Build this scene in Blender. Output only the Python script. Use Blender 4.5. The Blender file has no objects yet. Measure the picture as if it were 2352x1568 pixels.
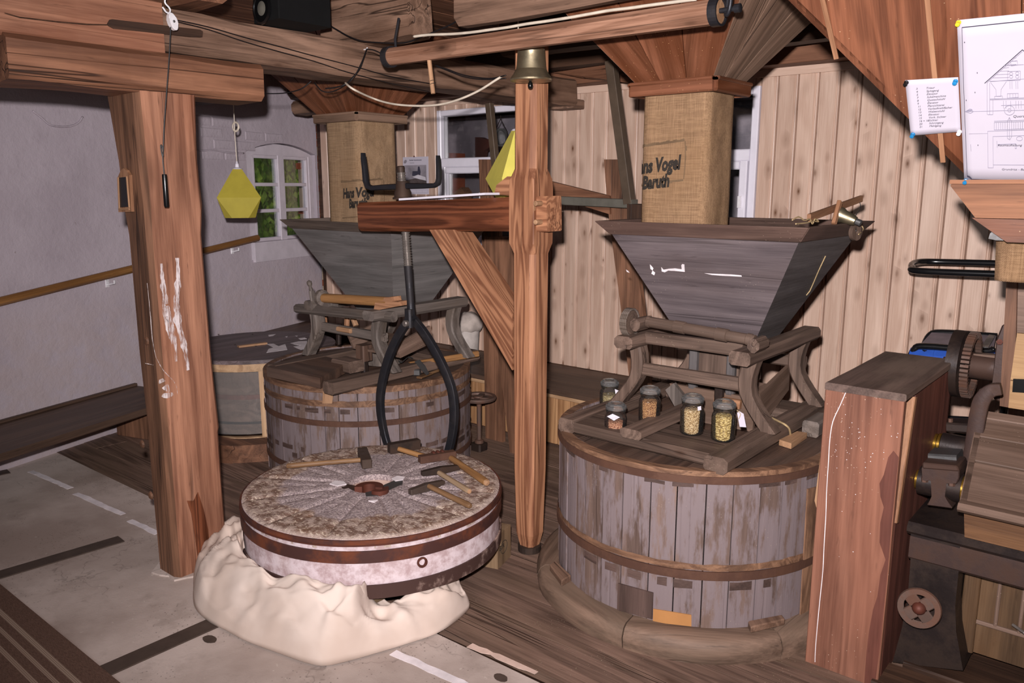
import bpy, bmesh, math, random
from mathutils import Vector as Vec, Matrix, noise
random.seed(7)
PI = math.pi
SC = bpy.context.scene
COL = SC.collection

# ------------------------------------------------------------------ camera, light, exposure
# World axes are the axes of the mill: X along the board wall, Y towards it, Z up.
EYE = Vec((0, 0, 1.7)); FPX = 1850.0; PITCH = math.radians(10.9); YAW = math.radians(40)
cam = bpy.data.cameras.new('camera'); co = bpy.data.objects.new('camera', cam); COL.objects.link(co)
cam.sensor_width = 36; cam.lens = FPX / 2352 * 36; cam.clip_start = .05
co.location = EYE; co.rotation_euler = (PI/2 - PITCH, 0, YAW)
SC.camera = co

w = bpy.data.worlds.new('world'); SC.world = w; w.use_nodes = True
sky = w.node_tree.nodes.new('ShaderNodeTexSky'); sky.sky_type = 'HOSEK_WILKIE'; sky.turbidity = 5
sky.sun_direction = Vec((-.3, -.5, .8)).normalized()
bgn = w.node_tree.nodes['Background']; w.node_tree.links.new(sky.outputs[0], bgn.inputs[0]); bgn.inputs[1].default_value = 2.2

def lamp(name, kind, loc, target, power, color, **kw):
    l = bpy.data.lights.new(name, kind); l.energy = power; l.color = color
    for k, v in kw.items(): setattr(l, k, v)
    o = bpy.data.objects.new(name, l); COL.objects.link(o); o.location = loc
    o.rotation_euler = (Vec(target) - Vec(loc)).to_track_quat('-Z', 'Y').to_euler()
    return o
# the photographer's flash, just above and left of the lens
flash = lamp('camera_flash', 'SPOT', EYE + Vec((-.045, -.02, .15)), (-2.2, 3.6, 1.75), 900, (1, .93, .93),
     spot_size=math.radians(128), spot_blend=1.0, shadow_soft_size=.028)
flash.data.use_nodes = True; ft = flash.data.node_tree      # a bounced, zoomed flash: falls off more gently than a bare bulb
fo = ft.nodes.new('ShaderNodeLightFalloff'); fo.inputs['Strength'].default_value = .24; ft.links.new(fo.outputs['Linear'], ft.nodes['Emission'].inputs['Strength'])
# unseen soft fill light added behind the photographer to lift the shadows
lamp('rear_fill_light', 'AREA', (-.6, -1.6, 1.9), (-2.2, 3.0, .9), 26, (.9, .95, 1), shape='RECTANGLE', size=1.6, size_y=1.2)
SC.view_settings.view_transform = 'Standard'; SC.view_settings.look = 'None'
SC.view_settings.exposure = 0.0; SC.view_settings.gamma = 1.0; SC.view_settings.use_curve_mapping = False
SC.cycles.max_bounces = 6; SC.cycles.diffuse_bounces = 3; SC.cycles.transparent_max_bounces = 12
SC.cycles.use_denoising = True; SC.cycles.caustics_reflective = False; SC.cycles.caustics_refractive = False

# ------------------------------------------------------------------ measuring helpers: a photo pixel (2352 x 1568) on a known plane
def ray(px, py):
    a = (px - 1176) / FPX; v = -(py - 784) / FPX
    b = math.cos(PITCH) + v*math.sin(PITCH); c = -math.sin(PITCH) + v*math.cos(PITCH)
    return Vec((a*math.cos(YAW) - b*math.sin(YAW), a*math.sin(YAW) + b*math.cos(YAW), c))
def at_z(px, py, z=0): d = ray(px, py); return EYE + d*((z - EYE.z)/d.z)
def at_y(px, py, y): d = ray(px, py); return EYE + d*(y/d.y)
def at_x(px, py, x): d = ray(px, py); return EYE + d*(x/d.x)
def at_pl(px, py, p, n): d = ray(px, py); p = Vec(p); n = Vec(n); return EYE + d*((p - EYE).dot(n)/d.dot(n))

# ------------------------------------------------------------------ object helpers
XF = Matrix.Identity(4)
def scale_about_eye(k):
    global XF
    XF = Matrix.Translation(EYE) @ Matrix.Scale(k, 4) @ Matrix.Translation(-EYE)
WM = {}
def props(o, label=None, cat=None, group=None, kind=None):
    if label: o['label'] = label
    if cat: o['category'] = cat
    if group: o['group'] = group
    if kind: o['kind'] = kind
    return o
def put(o, M, parent=None):
    COL.objects.link(o); WM[o.name] = M
    if parent is not None:
        o.parent = parent; o.matrix_basis = WM[parent.name].inverted() @ M
    else: o.matrix_basis = M
    return o
def thing(name, loc, label, cat, group=None):
    o = bpy.data.objects.new(name, None); o.empty_display_size = .1
    put(o, Matrix.Translation(XF @ Vec(loc)))
    return props(o, label, cat, group)
def frame(x, c):
    x = Vec(x).normalized(); z = Vec((0, 0, 1))
    if abs(x.z) > .95: z = Vec((0, 1, 0))
    y = z.cross(x).normalized(); z = x.cross(y)
    R = Matrix((x, y, z)).transposed().to_4x4(); R.translation = c
    return R
def mk(name, bm, mat, parent=None, grain=(1, 0, 0), smooth=False, label=None, cat=None, group=None, kind=None):
    """bm in world coordinates -> one mesh object whose local X runs along the grain"""
    bm.transform(XF)
    bmesh.ops.recalc_face_normals(bm, faces=bm.faces)
    lo = Vec([min(v.co[i] for v in bm.verts) for i in range(3)]); hi = Vec([max(v.co[i] for v in bm.verts) for i in range(3)])
    M = frame(grain, (lo + hi)/2)
    bm.transform(M.inverted())
    me = bpy.data.meshes.new(name); bm.to_mesh(me); bm.free()
    for m in (mat if isinstance(mat, (list, tuple)) else [mat]): me.materials.append(m)
    if smooth:
        for p in me.polygons: p.use_smooth = True
        if smooth != 1: me.set_sharp_from_angle(angle=math.radians(smooth))
    o = bpy.data.objects.new(name, me); put(o, M, parent)
    return props(o, label, cat, group, kind)
def dup(o, M, parent=None, **kw):
    c = o.copy()
    for k in ('label', 'category', 'group', 'kind'):
        if k in c and k not in kw: pass
    c.parent = None
    put(c, M, parent); return props(c, **kw)
def NB(): return bmesh.new()
def loft(bm, rings, closed=True, caps=True, loop=False):
    R = [[bm.verts.new(p) for p in r] for r in rings]; n = len(R[0])
    pairs = list(zip(R, R[1:])) + ([(R[-1], R[0])] if loop else [])
    for a, b in pairs:
        for i in range(n if closed else n - 1):
            j = (i + 1) % n
            try: bm.faces.new((a[i], a[j], b[j], b[i]))
            except ValueError: pass
    if caps and closed and not loop:
        bm.faces.new(list(reversed(R[0]))); bm.faces.new(R[-1])
    return bm
def nz(p, s=1.0, seed=0.0): return noise.noise(Vec(p)*s + Vec((seed*3.1, seed*1.7, seed*5.3)))
def beam(bm, a, b, w, h, ch=.006, n=1, rough=0, up=None, seed=0, taper=1.0, w1=None, h1=None):
    """chamfered timber from a to b; w across, h up"""
    a = Vec(a); b = Vec(b); x = (b - a).normalized(); z = Vec(up) if up is not None else Vec((0, 0, 1))
    if abs(x.dot(z)) > .95: z = Vec((0, 1, 0))
    y = z.cross(x).normalized(); z = x.cross(y)
    rings = []
    for k in range(n + 1):
        t = k/n; p = a.lerp(b, t); ww = (w + ((w1 or w*taper) - w)*t)/2; hh = (h + ((h1 or h*taper) - h)*t)/2; c = min(ch, ww*.9, hh*.9)
        pts = [(-ww + c, -hh), (ww - c, -hh), (ww, -hh + c), (ww, hh - c), (ww - c, hh), (-ww + c, hh), (-ww, hh - c), (-ww, -hh + c)]
        r = []
        for i, (u, v) in enumerate(pts):
            q = p + y*u + z*v
            if rough: q = q + (y*(1 if u > 0 else -1)*nz(q, 3.0, seed + i//2) + z*(1 if v > 0 else -1)*nz(q, 3.0, seed + 9 + i//2))*rough
            r.append(q)
        rings.append(r)
    return loft(bm, rings)
def tb(name, a, b, w, h, mat, parent=None, ch=.006, n=1, rough=0, up=None, seed=0, **kw):
    ta = {k: kw.pop(k) for k in ('taper', 'w1', 'h1') if k in kw}
    return mk(name, beam(NB(), a, b, w, h, ch, n, rough, up, seed, **ta), mat, parent, grain=Vec(b) - Vec(a), **kw)
def bx(name, lo, hi, mat, parent=None, g='x', ch=.004, n=1, rough=0, seed=0, **kw):
    lo = Vec(lo); hi = Vec(hi); c = (lo + hi)/2; s = hi - lo; i = 'xyz'.index(g)
    a = c.copy(); b = c.copy(); a[i] = lo[i]; b[i] = hi[i]
    if g == 'x': w_, h_ = s.y, s.z
    elif g == 'y': w_, h_ = s.x, s.z
    else: w_, h_ = s.x, s.y
    return tb(name, a, b, w_, h_, mat, parent, ch, n, rough, seed=seed, **kw)
def slab(bm, q, t):
    """solid from a quad (4 points) thickened by vector t"""
    q = [Vec(p) for p in q]; t = Vec(t)
    return loft(bm, [q, [p + t for p in q]])
def poly(bm, pts, t):
    return slab(bm, pts, t)
def tube(bm, pts, r, seg=8, closed=False):
    pts = [Vec(p) for p in pts]; n = len(pts); rings = []
    prev = None
    for i, p in enumerate(pts):
        d = (pts[(i + 1) % n] - pts[i - 1]) if closed else (pts[min(i + 1, n - 1)] - pts[max(i - 1, 0)])
        d.normalize()
        if prev is None:
            u = Vec((0, 0, 1)).cross(d)
            if u.length < .1: u = Vec((0, 1, 0)).cross(d)
        else: u = prev - d*prev.dot(d)
        u.normalize(); prev = u; v = d.cross(u); rr = r[i] if isinstance(r, (list, tuple)) else r
        rings.append([p + (u*math.cos(2*PI*k/seg) + v*math.sin(2*PI*k/seg))*rr for k in range(seg)])
    return loft(bm, rings, loop=closed)
def smooth_path(pts, n=6):
    pts = [Vec(p) for p in pts]; out = []
    for i in range(len(pts) - 1):
        p0 = pts[max(i - 1, 0)]; p1 = pts[i]; p2 = pts[i + 1]; p3 = pts[min(i + 2, len(pts) - 1)]
        for k in range(n):
            t = k/n
            out.append(.5*((2*p1) + (p2 - p0)*t + (2*p0 - 5*p1 + 4*p2 - p3)*t*t + (3*p1 - p0 - 3*p2 + p3)*t**3))
    return out + [pts[-1]]
def lathe(bm, prof, c, axis=(0, 0, 1), seg=24, caps=True):
    M = frame(axis, Vec(c)); rings = []
    for r, h in prof:
        rings.append([M @ Vec((h, r*math.cos(2*PI*k/seg), r*math.sin(2*PI*k/seg))) for k in range(seg)])
    return loft(bm, rings, caps=caps)
def band(bm, c, r0, r1, z0, z1, seg=72, a0=0, a1=2*PI, wob=0):
    full = abs(a1 - a0 - 2*PI) < 1e-6; rings = []
    n = seg if full else seg + 1
    for k in range(n):
        a = a0 + (a1 - a0)*k/seg; ca, sa = math.cos(a), math.sin(a)
        d = wob*nz((ca*2, sa*2, z0*9)) if wob else 0
        rings.append([Vec((c[0] + (r + d)*ca, c[1] + (r + d)*sa, z)) for r, z in ((r0, z0), (r1, z0), (r1, z1), (r0, z1))])
    return loft(bm, rings, loop=full)
def circ_strip(bm, c, R, s0, s1, z0, z1, ax='y', n=7):
    """plank of a round lid, running along ax, between s0 and s1 across (relative to centre)"""
    s0 = max(s0, -R*.995); s1 = min(s1, R*.995); top = []; bot = []
    for k in range(n + 1):
        s = s0 + (s1 - s0)*k/n; t = math.sqrt(max(R*R - s*s, 0)); top.append((s, t)); bot.append((s, -t))
    pts = top + bot[::-1]
    f = (lambda s, t: (c[0] + s, c[1] + t)) if ax == 'y' else (lambda s, t: (c[0] + t, c[1] + s))
    return loft(bm, [[Vec((*f(s, t), z)) for s, t in pts] for z in (z0, z1)])
def ball(bm, c, r, seg=10, sq=(1, 1, 1)):
    n = seg//2; prof = [(max(r*math.sin(PI*k/n), r*.02), -r*math.cos(PI*k/n)) for k in range(n + 1)]
    s = bmesh.new(); lathe(s, prof, (0, 0, 0), seg=seg)
    for v in s.verts: v.co = Vec(c) + Vec((v.co.x*sq[0], v.co.y*sq[1], v.co.z*sq[2]))
    me = bpy.data.meshes.new('t'); s.to_mesh(me); s.free(); bm.from_mesh(me); bpy.data.meshes.remove(me)
    return bm
def text_bm(body, size, shear=0, offset=0, align='LEFT', spacing=1.0):
    c = bpy.data.curves.new('t', 'FONT'); c.body = body; c.size = size; c.shear = shear; c.offset = offset
    c.align_x = align; c.space_character = spacing; c.resolution_u = 2
    o = bpy.data.objects.new('t', c); COL.objects.link(o)
    dg = bpy.context.evaluated_depsgraph_get(); me = bpy.data.meshes.new_from_object(o.evaluated_get(dg))
    bm = bmesh.new(); bm.from_mesh(me); bpy.data.meshes.remove(me); bpy.data.objects.remove(o); bpy.data.curves.remove(c)
    return bm
def text_on(bm, body, size, org, ex, ey, en=None, lift=.0012, **kw):
    """add text to bm: org lower-left, ex reading direction, ey up"""
    t = text_bm(body, size, **kw); ex = Vec(ex).normalized(); ey = Vec(ey).normalized(); nn = ex.cross(ey)
    for v in t.verts: v.co = Vec(org) + ex*v.co.x + ey*v.co.y + nn*lift
    me = bpy.data.meshes.new('t'); t.to_mesh(me); t.free(); bm.from_mesh(me); bpy.data.meshes.remove(me)
    return bm
def line_on(bm, P, pts, wd=.0012):
    """thin flat line; P maps (x, y) on a sheet to space"""
    for (x0, y0), (x1, y1) in zip(pts, pts[1:]):
        d = Vec((x1 - x0, y1 - y0)); l = d.length or 1; n = Vec((-d.y, d.x))/l*wd/2
        bm.faces.new([bm.verts.new(P(x, y)) for x, y in ((x0 + n.x, y0 + n.y), (x1 + n.x, y1 + n.y), (x1 - n.x, y1 - n.y), (x0 - n.x, y0 - n.y))])
    return bm
def grid(bm, f, nu, nv):
    V = [[bm.verts.new(f(i/nu, j/nv)) for j in range(nv + 1)] for i in range(nu + 1)]
    for i in range(nu):
        for j in range(nv): bm.faces.new((V[i][j], V[i + 1][j], V[i + 1][j + 1], V[i][j + 1]))
    return bm
def solidify(o, t, off=-1):
    m = o.modifiers.new('s', 'SOLIDIFY'); m.thickness = t; m.offset = off; return o

# ------------------------------------------------------------------ materials
def lin(h):
    h = h.lstrip('#'); v = [int(h[i:i+2], 16)/255 for i in (0, 2, 4)]
    return tuple(x/12.92 if x <= .04045 else ((x + .055)/1.055)**2.4 for x in v) + (1,)
class NT:
    def __init__(s, name):
        s.m = bpy.data.materials.new(name); s.m.use_nodes = True; s.t = s.m.node_tree; s.p = s.t.nodes['Principled BSDF']
    def n(s, ty, **kw):
        q = s.t.nodes.new('ShaderNode' + ty)
        for k, v in kw.items():
            if hasattr(q, k) and not isinstance(getattr(type(q), k, None), property): setattr(q, k, v)
            else: setattr(q, k, v)
        return q
    def l(s, a, b): s.t.links.new(a, b)
    def val(s, sock, v):
        if hasattr(v, 'is_output'): s.l(v, sock)
        else: sock.default_value = v
    def math(s, op, a, b=0.0, c=None, clamp=False):
        q = s.n('Math', operation=op); q.use_clamp = clamp; s.val(q.inputs[0], a); s.val(q.inputs[1], b)
        if c is not None: s.val(q.inputs[2], c)
        return q.outputs[0]
    def vmath(s, op, a, b):
        q = s.n('VectorMath', operation=op); s.val(q.inputs[0], a); s.val(q.inputs[1], b); return q.outputs[0]
    def mix(s, f, a, b, blend='MIX'):
        q = s.n('Mix', data_type='RGBA', blend_type=blend); s.val(q.inputs[0], f); s.val(q.inputs[6], a); s.val(q.inputs[7], b); return q.outputs[2]
    def noise(s, vec, scale=1, detail=3, rough=.5, dist=0):
        q = s.n('TexNoise'); s.l(vec, q.inputs['Vector']); q.inputs['Scale'].default_value = scale; q.inputs['Detail'].default_value = detail
        q.inputs['Roughness'].default_value = rough; q.inputs['Distortion'].default_value = dist; return q.outputs[0]
    def ramp(s, f, lo, hi):
        q = s.n('MapRange'); q.interpolation_type = 'SMOOTHSTEP'; s.val(q.inputs[0], f); q.inputs[1].default_value = lo; q.inputs[2].default_value = hi; return q.outputs[0]
    def coords(s, rnd=True):
        c = s.n('TexCoord').outputs['Object']
        if rnd:
            r = s.n('ObjectInfo').outputs['Random']; cb = s.n('CombineXYZ')
            s.l(s.math('MULTIPLY', r, 31.7), cb.inputs[0]); s.l(s.math('MULTIPLY', r, 17.3), cb.inputs[1]); s.l(s.math('MULTIPLY', r, 53.9), cb.inputs[2])
            s.rand = r; return c, s.vmath('ADD', c, cb.outputs[0])
        return c, c
    def bump(s, h, strength=.3, dist=.01):
        q = s.n('Bump'); s.l(h, q.inputs['Height']); q.inputs['Strength'].default_value = strength; q.inputs['Distance'].default_value = dist
        s.l(q.outputs[0], s.p.inputs['Normal'])
    def set(s, color=None, rough=None, metal=None, spec=None):
        if color is not None: s.val(s.p.inputs['Base Color'], color)
        if rough is not None: s.val(s.p.inputs['Roughness'], rough)
        if metal is not None: s.p.inputs['Metallic'].default_value = metal
        if spec is not None: s.p.inputs['Specular IOR Level'].default_value = spec
        return s
WS, WV = .88, .86
def lw(h):
    c = lin(h); g = .3*c[0] + .55*c[1] + .15*c[2]
    return tuple((g + (x - g)*WS)*WV for x in c[:3]) + (1,)
def wood(name, dark, light, ring=10.0, sc=1.0, knots=0.0, kcol='#3a2418', rough=.62, bump=.35, var=.25, stain=None, stain_amt=.5, stain_sc=1.6,
         paint=None, paint_thr=.5, speck=None, crack=.0, spec=.3, contrast=.55, kscale=(3.2, 9, 9), flecks=.45, medw=.35, low=.74):
    N = NT(name); c, v = N.coords()
    rv = N.vmath('MULTIPLY', v, (.45*sc, 5.5*sc, 5.5*sc)); rn = N.noise(rv, 1, 2, .5, .4)
    rings = N.math('SINE', N.math('MULTIPLY', rn, ring*6.28)); rings = N.ramp(rings, -.8, 1.0)
    fv = N.vmath('MULTIPLY', v, (5*sc, 150*sc, 150*sc)); fib = N.noise(fv, 1, 3, .6)
    mv = N.vmath('MULTIPLY', v, (1.2, 16, 16)); med = N.noise(mv, 1, 4, .6)
    f = N.math('ADD', N.math('MULTIPLY', rings, contrast*.6), N.math('MULTIPLY', N.ramp(fib, .3, .7), .25))
    f = N.math('ADD', f, N.math('MULTIPLY', N.ramp(med, .3, .7), medw), clamp=True)
    dk, lt = lw(dark), lw(light); dk = tuple(x*low for x in dk[:3]) + (1,); lt = tuple(x*1.10 for x in lt[:3]) + (1,)
    colr = N.mix(f, dk, lt)
    fl = N.ramp(N.noise(N.vmath('MULTIPLY', v, (7, 55, 55)), 1, 3, .6), .64, .74); colr = N.mix(N.math('MULTIPLY', fl, flecks), colr, tuple(x*.35 for x in dk[:3]) + (1,))
    tone = N.noise(N.vmath('MULTIPLY', v, (.9, 3, 3)), 1, 2)
    tv = N.math('ADD', N.math('MULTIPLY', N.math('SUBTRACT', tone, .5), var*1.6), N.math('ADD', N.math('MULTIPLY', N.math('SUBTRACT', N.rand, .5), var), 1.0))
    hs = N.n('HueSaturation'); N.l(colr, hs.inputs['Color']); N.l(tv, hs.inputs['Value']); colr = hs.outputs[0]
    height = N.math('ADD', N.math('MULTIPLY', fib, .5), N.math('MULTIPLY', rings, .3))
    if knots:
        kv = N.n('TexVoronoi'); N.l(N.vmath('MULTIPLY', v, kscale), kv.inputs['Vector']); kv.inputs['Scale'].default_value = 1
        sep = N.n('SeparateColor'); N.l(kv.outputs['Color'], sep.inputs[0])
        size = N.math('MULTIPLY', N.math('ADD', sep.outputs[0], .25), .16*knots)
        kd = N.math('DIVIDE', kv.outputs['Distance'], size); kin = N.math('SUBTRACT', 1.0, N.ramp(kd, .6, 1.5))
        kin = N.math('MULTIPLY', kin, N.ramp(sep.outputs[1], .25, .35))
        kc = N.math('SUBTRACT', 1.0, N.ramp(kd, .2, .7))
        halo = N.math('MULTIPLY', N.math('SUBTRACT', 1.0, N.ramp(kd, 1.0, 4.0)), .28)
        colr = N.mix(N.math('MULTIPLY', halo, N.ramp(sep.outputs[1], .25, .35)), colr, lin(kcol))
        colr = N.mix(N.math('MULTIPLY', kin, N.math('ADD', .55, N.math('MULTIPLY', kc, .4))), colr, lin(kcol))
    if crack:
        cv = N.noise(N.vmath('MULTIPLY', v, (.22, 8, 8)), 1, 3, .5, .1)
        ck = N.math('SUBTRACT', 1.0, N.ramp(N.math('ABSOLUTE', N.math('SUBTRACT', cv, .5)), .0, .012))
        ck = N.math('MULTIPLY', ck, N.ramp(N.noise(N.vmath('MULTIPLY', v, (1.3, 4, 4)), 1, 1), .45, .6))
        colr = N.mix(N.math('MULTIPLY', ck, crack), colr, (.008, .004, .003, 1)); height = N.math('SUBTRACT', height, N.math('MULTIPLY', ck, 2.0))
    if stain:
        s = N.noise(N.vmath('MULTIPLY', v, (stain_sc*.7, stain_sc*2.2, stain_sc*2.2)), 1, 5, .62)
        colr = N.mix(N.math('MULTIPLY', N.ramp(s, .42, .68), stain_amt), colr, lin(stain))
    if paint:
        s = N.noise(N.vmath('MULTIPLY', v, (6, 26, 26)), 1, 5, .68); s2 = N.noise(N.vmath('MULTIPLY', v, (2, 4, 4)), 1, 3)
        pm = N.ramp(N.math('ADD', N.math('MULTIPLY', s, .6), N.math('MULTIPLY', s2, .4)), paint_thr - .05, paint_thr + .06)
        colr = N.mix(N.math('MULTIPLY', pm, .9), colr, lin(paint))
    if speck:
        q = N.n('TexVoronoi'); N.l(v, q.inputs['Vector']); q.inputs['Scale'].default_value = 70
        sp = N.math('SUBTRACT', 1.0, N.ramp(q.outputs['Distance'], .06, .13))
        sp = N.math('MULTIPLY', sp, N.ramp(N.noise(v, 4, 2), .5, .62)); colr = N.mix(N.math('MULTIPLY', sp, .7), colr, lin(speck))
    N.set(colr, N.math('ADD', rough - .08, N.math('MULTIPLY', med, .16)), 0, spec); N.bump(height, bump, .004)
    N.color_out = colr
    return N.m
def plain(name, color, rough=.6, metal=0, spec=.4, mott=.15, msc=12, bump=.1, bsc=60):
    N = NT(name); c, v = N.coords()
    n = N.noise(v, msc, 4, .6); base = lin(color)
    a = tuple(x*(1 - mott) for x in base[:3]) + (1,); b = tuple(min(1, x*(1 + mott)) for x in base[:3]) + (1,)
    N.set(N.mix(N.ramp(n, .3, .7), a, b), rough, metal, spec)
    if bump: N.bump(N.noise(v, bsc, 3, .6), bump, .003)
    return N.m
def iron(name, color, rust='#4a2a1c', rust_amt=.5, rough=.5, metal=.6, rsc=9, bump=.25, thr=.5):
    N = NT(name); c, v = N.coords()
    n = N.noise(v, rsc, 5, .65); f = N.ramp(n, thr - .1, thr + .12)
    N.set(N.mix(N.math('MULTIPLY', f, rust_amt), lin(color), lin(rust)), N.math('ADD', rough, N.math('MULTIPLY', f, .2)), metal, .4)
    N.bump(N.noise(v, 70, 3, .6), bump, .002); return N.m
def thin_glass(name, tint=(1, 1, 1, 1), refl=.9, rough=0.0, haze=0.0):
    N = NT(name); N.t.nodes.remove(N.p); out = N.t.nodes['Material Output']
    tr = N.n('BsdfTransparent'); tr.inputs[0].default_value = tint; gl = N.n('BsdfGlossy'); gl.inputs['Roughness'].default_value = rough
    fr = N.n('Fresnel'); fr.inputs[0].default_value = 1.5; ms = N.n('MixShader')
    N.l(N.math('MULTIPLY', fr.outputs[0], refl), ms.inputs[0]); N.l(tr.outputs[0], ms.inputs[1]); N.l(gl.outputs[0], ms.inputs[2])
    last = ms.outputs[0]
    if haze:
        df = N.n('BsdfDiffuse'); df.inputs[0].default_value = (.8, .8, .8, 1); m2 = N.n('MixShader'); m2.inputs[0].default_value = haze
        N.l(last, m2.inputs[1]); N.l(df.outputs[0], m2.inputs[2]); last = m2.outputs[0]
    N.l(last, out.inputs[0]); return N.m

M = {}
M['post'] = wood('post_wood', '#845139', '#bd8362', ring=9, knots=.9, kscale=(2.2, 6, 6), crack=.5, stain='#7d4c36', stain_amt=.45, kcol='#4b2c1e')
M['post_wane'] = wood('post_wane_wood', '#5f402e', '#9a6a4c', ring=9, knots=.7, crack=.7, stain='#4a3022', stain_amt=.5)
M['beam'] = wood('beam_wood', '#6e4630', '#a06c4c', ring=6, knots=.7, crack=.9, stain='#5c3a29', stain_amt=.55, bump=.5)
M['beam_grey'] = wood('beam_grey_wood', '#654a3a', '#9b7760', ring=7, knots=.7, crack=.9, stain='#5a4030', stain_amt=.5, bump=.5)
M['dark_wood'] = wood('dark_old_wood', '#38251b', '#5d402e', ring=6, crack=.5, stain='#2a1a12', stain_amt=.5)
M['larch'] = wood('larch_wood', '#82492b', '#b47b54', ring=13, sc=1.3, knots=.6, crack=.3, contrast=.95, kcol='#4c2916')
M['larch_dark'] = wood('larch_stained', '#54260f', '#8c4c2a', ring=12, sc=1.5, knots=.35, contrast=.85, kcol='#351a0c', rough=.45, spec=.45)
M['roller'] = wood('roller_wood', '#805238', '#b5866a', ring=8, sc=1.4, knots=.8, crack=.4)
M['pine'] = wood('pine_boards', '#c9a28a', '#dfc1ac', ring=5, sc=1.2, knots=.85, kcol='#5e3a20', rough=.4, bump=.08, var=.12, spec=.5, contrast=.35, kscale=(7, 15, 15), flecks=.10, medw=.3, low=.90)
M['pine_orange'] = wood('pine_orange', '#9c6a40', '#c0905e', ring=8, sc=1.2, knots=.6, kcol='#6e4220', rough=.5, bump=.1, var=.18, flecks=.15)
M['pine_frame'] = wood('pine_frame', '#b98a5e', '#dcb488', ring=6, sc=1.4, knots=.3, rough=.55, bump=.1)
M['floor_board'] = wood('floor_boards', '#5a4439', '#947463', ring=9, knots=.5, crack=.6, stain='#6e5a4a', stain_amt=.5, bump=.5, speck='#b8a68c', var=.25)
M['stave'] = wood('stave_wood', '#69534a', '#8a7064', ring=7, paint='#7f7274', paint_thr=.47, stain='#5c4c46', stain_amt=.4, crack=.3, speck='#a89888', var=.16)
M['stave_rim'] = wood('stave_rim_wood', '#6d4a36', '#a37858', ring=10, sc=1.5, stain='#4a352a', stain_amt=.7, stain_sc=7)
M['patch'] = wood('bare_brown_patch', '#4c3a34', '#6a524a', ring=6)
M['kerb'] = wood('kerb_wood', '#5e483a', '#927460', ring=7, knots=.4, crack=.6, stain='#6e5c4e', stain_amt=.6, stain_sc=2.4)
M['lid'] = wood('lid_wood', '#4b352b', '#745645', ring=6, stain='#5f5048', stain_amt=.5, crack=.4, speck='#a8957e')
M['lid_grey'] = wood('lid_grey_wood', '#5d4e4a', '#86767a', ring=6, stain='#5c4c48', stain_amt=.5, crack=.5, rough=.5)
M['stool'] = wood('stool_wood', '#59453a', '#876d5e', ring=7, knots=.4, crack=.5, stain='#4b3d34', stain_amt=.5, speck='#a59680')
M['stool_grey'] = wood('stool_grey_wood', '#5a504a', '#857870', ring=6, knots=.3, crack=.5, stain='#5c4a3a', stain_amt=.45)
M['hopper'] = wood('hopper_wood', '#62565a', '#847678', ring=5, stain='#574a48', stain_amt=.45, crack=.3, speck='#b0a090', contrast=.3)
M['hopper_shaded'] = wood('hopper_shaded_wood', '#56504f', '#777070', ring=5, stain='#3a3635', stain_amt=.4, speck='#9a8c80', contrast=.3)  # hopper wood coloured darker for the side turned away from the light
M['hopper_L'] = wood('hopper_grey_wood', '#6c6866', '#8c8684', ring=5, stain='#5e5654', stain_amt=.5, contrast=.3)
M['rim'] = wood('hopper_rim_wood', '#513e36', '#7c6054', ring=7, stain='#463430', stain_amt=.5, speck='#b09a88', crack=.5)
M['rim_L'] = wood('hopper_rim_grey', '#5c4e46', '#867468', ring=7, stain='#4c4038', stain_amt=.5, crack=.5)
M['funnel'] = wood('funnel_wood', '#62361c', '#91583a', ring=7, stain='#5c3018', stain_amt=.6, stain_sc=2.5, speck='#d0a070', rough=.5)
M['funnel_grey'] = wood('funnel_side_wood', '#6a4f3c', '#977660', ring=8, stain='#7d6656', stain_amt=.5, crack=.3)
M['bigfunnel'] = wood('big_funnel_wood', '#643620', '#935838', ring=9, sc=1.2, knots=.3, stain='#6a3a20', stain_amt=.5, speck='#d8b894', rough=.5)
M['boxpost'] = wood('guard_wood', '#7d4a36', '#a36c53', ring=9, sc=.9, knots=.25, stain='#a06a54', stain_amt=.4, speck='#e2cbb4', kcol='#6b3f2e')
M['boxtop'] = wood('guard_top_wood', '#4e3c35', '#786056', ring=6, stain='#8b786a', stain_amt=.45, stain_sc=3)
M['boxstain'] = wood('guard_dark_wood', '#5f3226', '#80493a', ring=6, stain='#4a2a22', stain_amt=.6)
M['bench'] = wood('bench_wood', '#4a372c', '#6d5343', ring=6, stain='#56453a', stain_amt=.4, rough=.5)
M['handrail'] = wood('handrail_wood', '#7a4c1c', '#9a6a30', ring=4, rough=.4, bump=.1, spec=.5)
M['handle'] = wood('tool_handle_wood', '#6f4d30', '#a37a50', ring=5, rough=.5, stain='#4f3622', stain_amt=.5, stain_sc=6)
M['handle_light'] = wood('pale_handle_wood', '#97795a', '#c0a07c', ring=5, rough=.55)
M['handle_orange'] = wood('orange_handle_wood', '#86582c', '#b98448', ring=5, rough=.5)
M['new_wood'] = wood('new_wood', '#9a6743', '#c08a62', ring=6, sc=1.4, rough=.55)
M['pallet'] = wood('pallet_wood', '#7a5f44', '#a98a66', ring=7, stain='#5f4a38', stain_amt=.4)
M['mach_rail'] = wood('machine_rail_wood', '#5c3a20', '#7e5632', ring=5, stain='#3a2414', stain_amt=.5, stain_sc=4)
M['mach_wood'] = wood('machine_wood', '#664e40', '#8c7060', ring=6, stain='#5f4a3c', stain_amt=.5, speck='#b09a86')
M['mach_door'] = wood('machine_door_wood', '#543b24', '#785a3c', ring=4, stain='#5c4028', stain_amt=.55, stain_sc=3, speck='#4a321e')
M['ledge'] = wood('ledge_wood', '#7a4a2c', '#a66e48', ring=7, knots=.5)
M['ply'] = wood('plywood', '#b88a58', '#cfa56c', ring=5, sc=.8, rough=.5, bump=.08)
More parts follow.
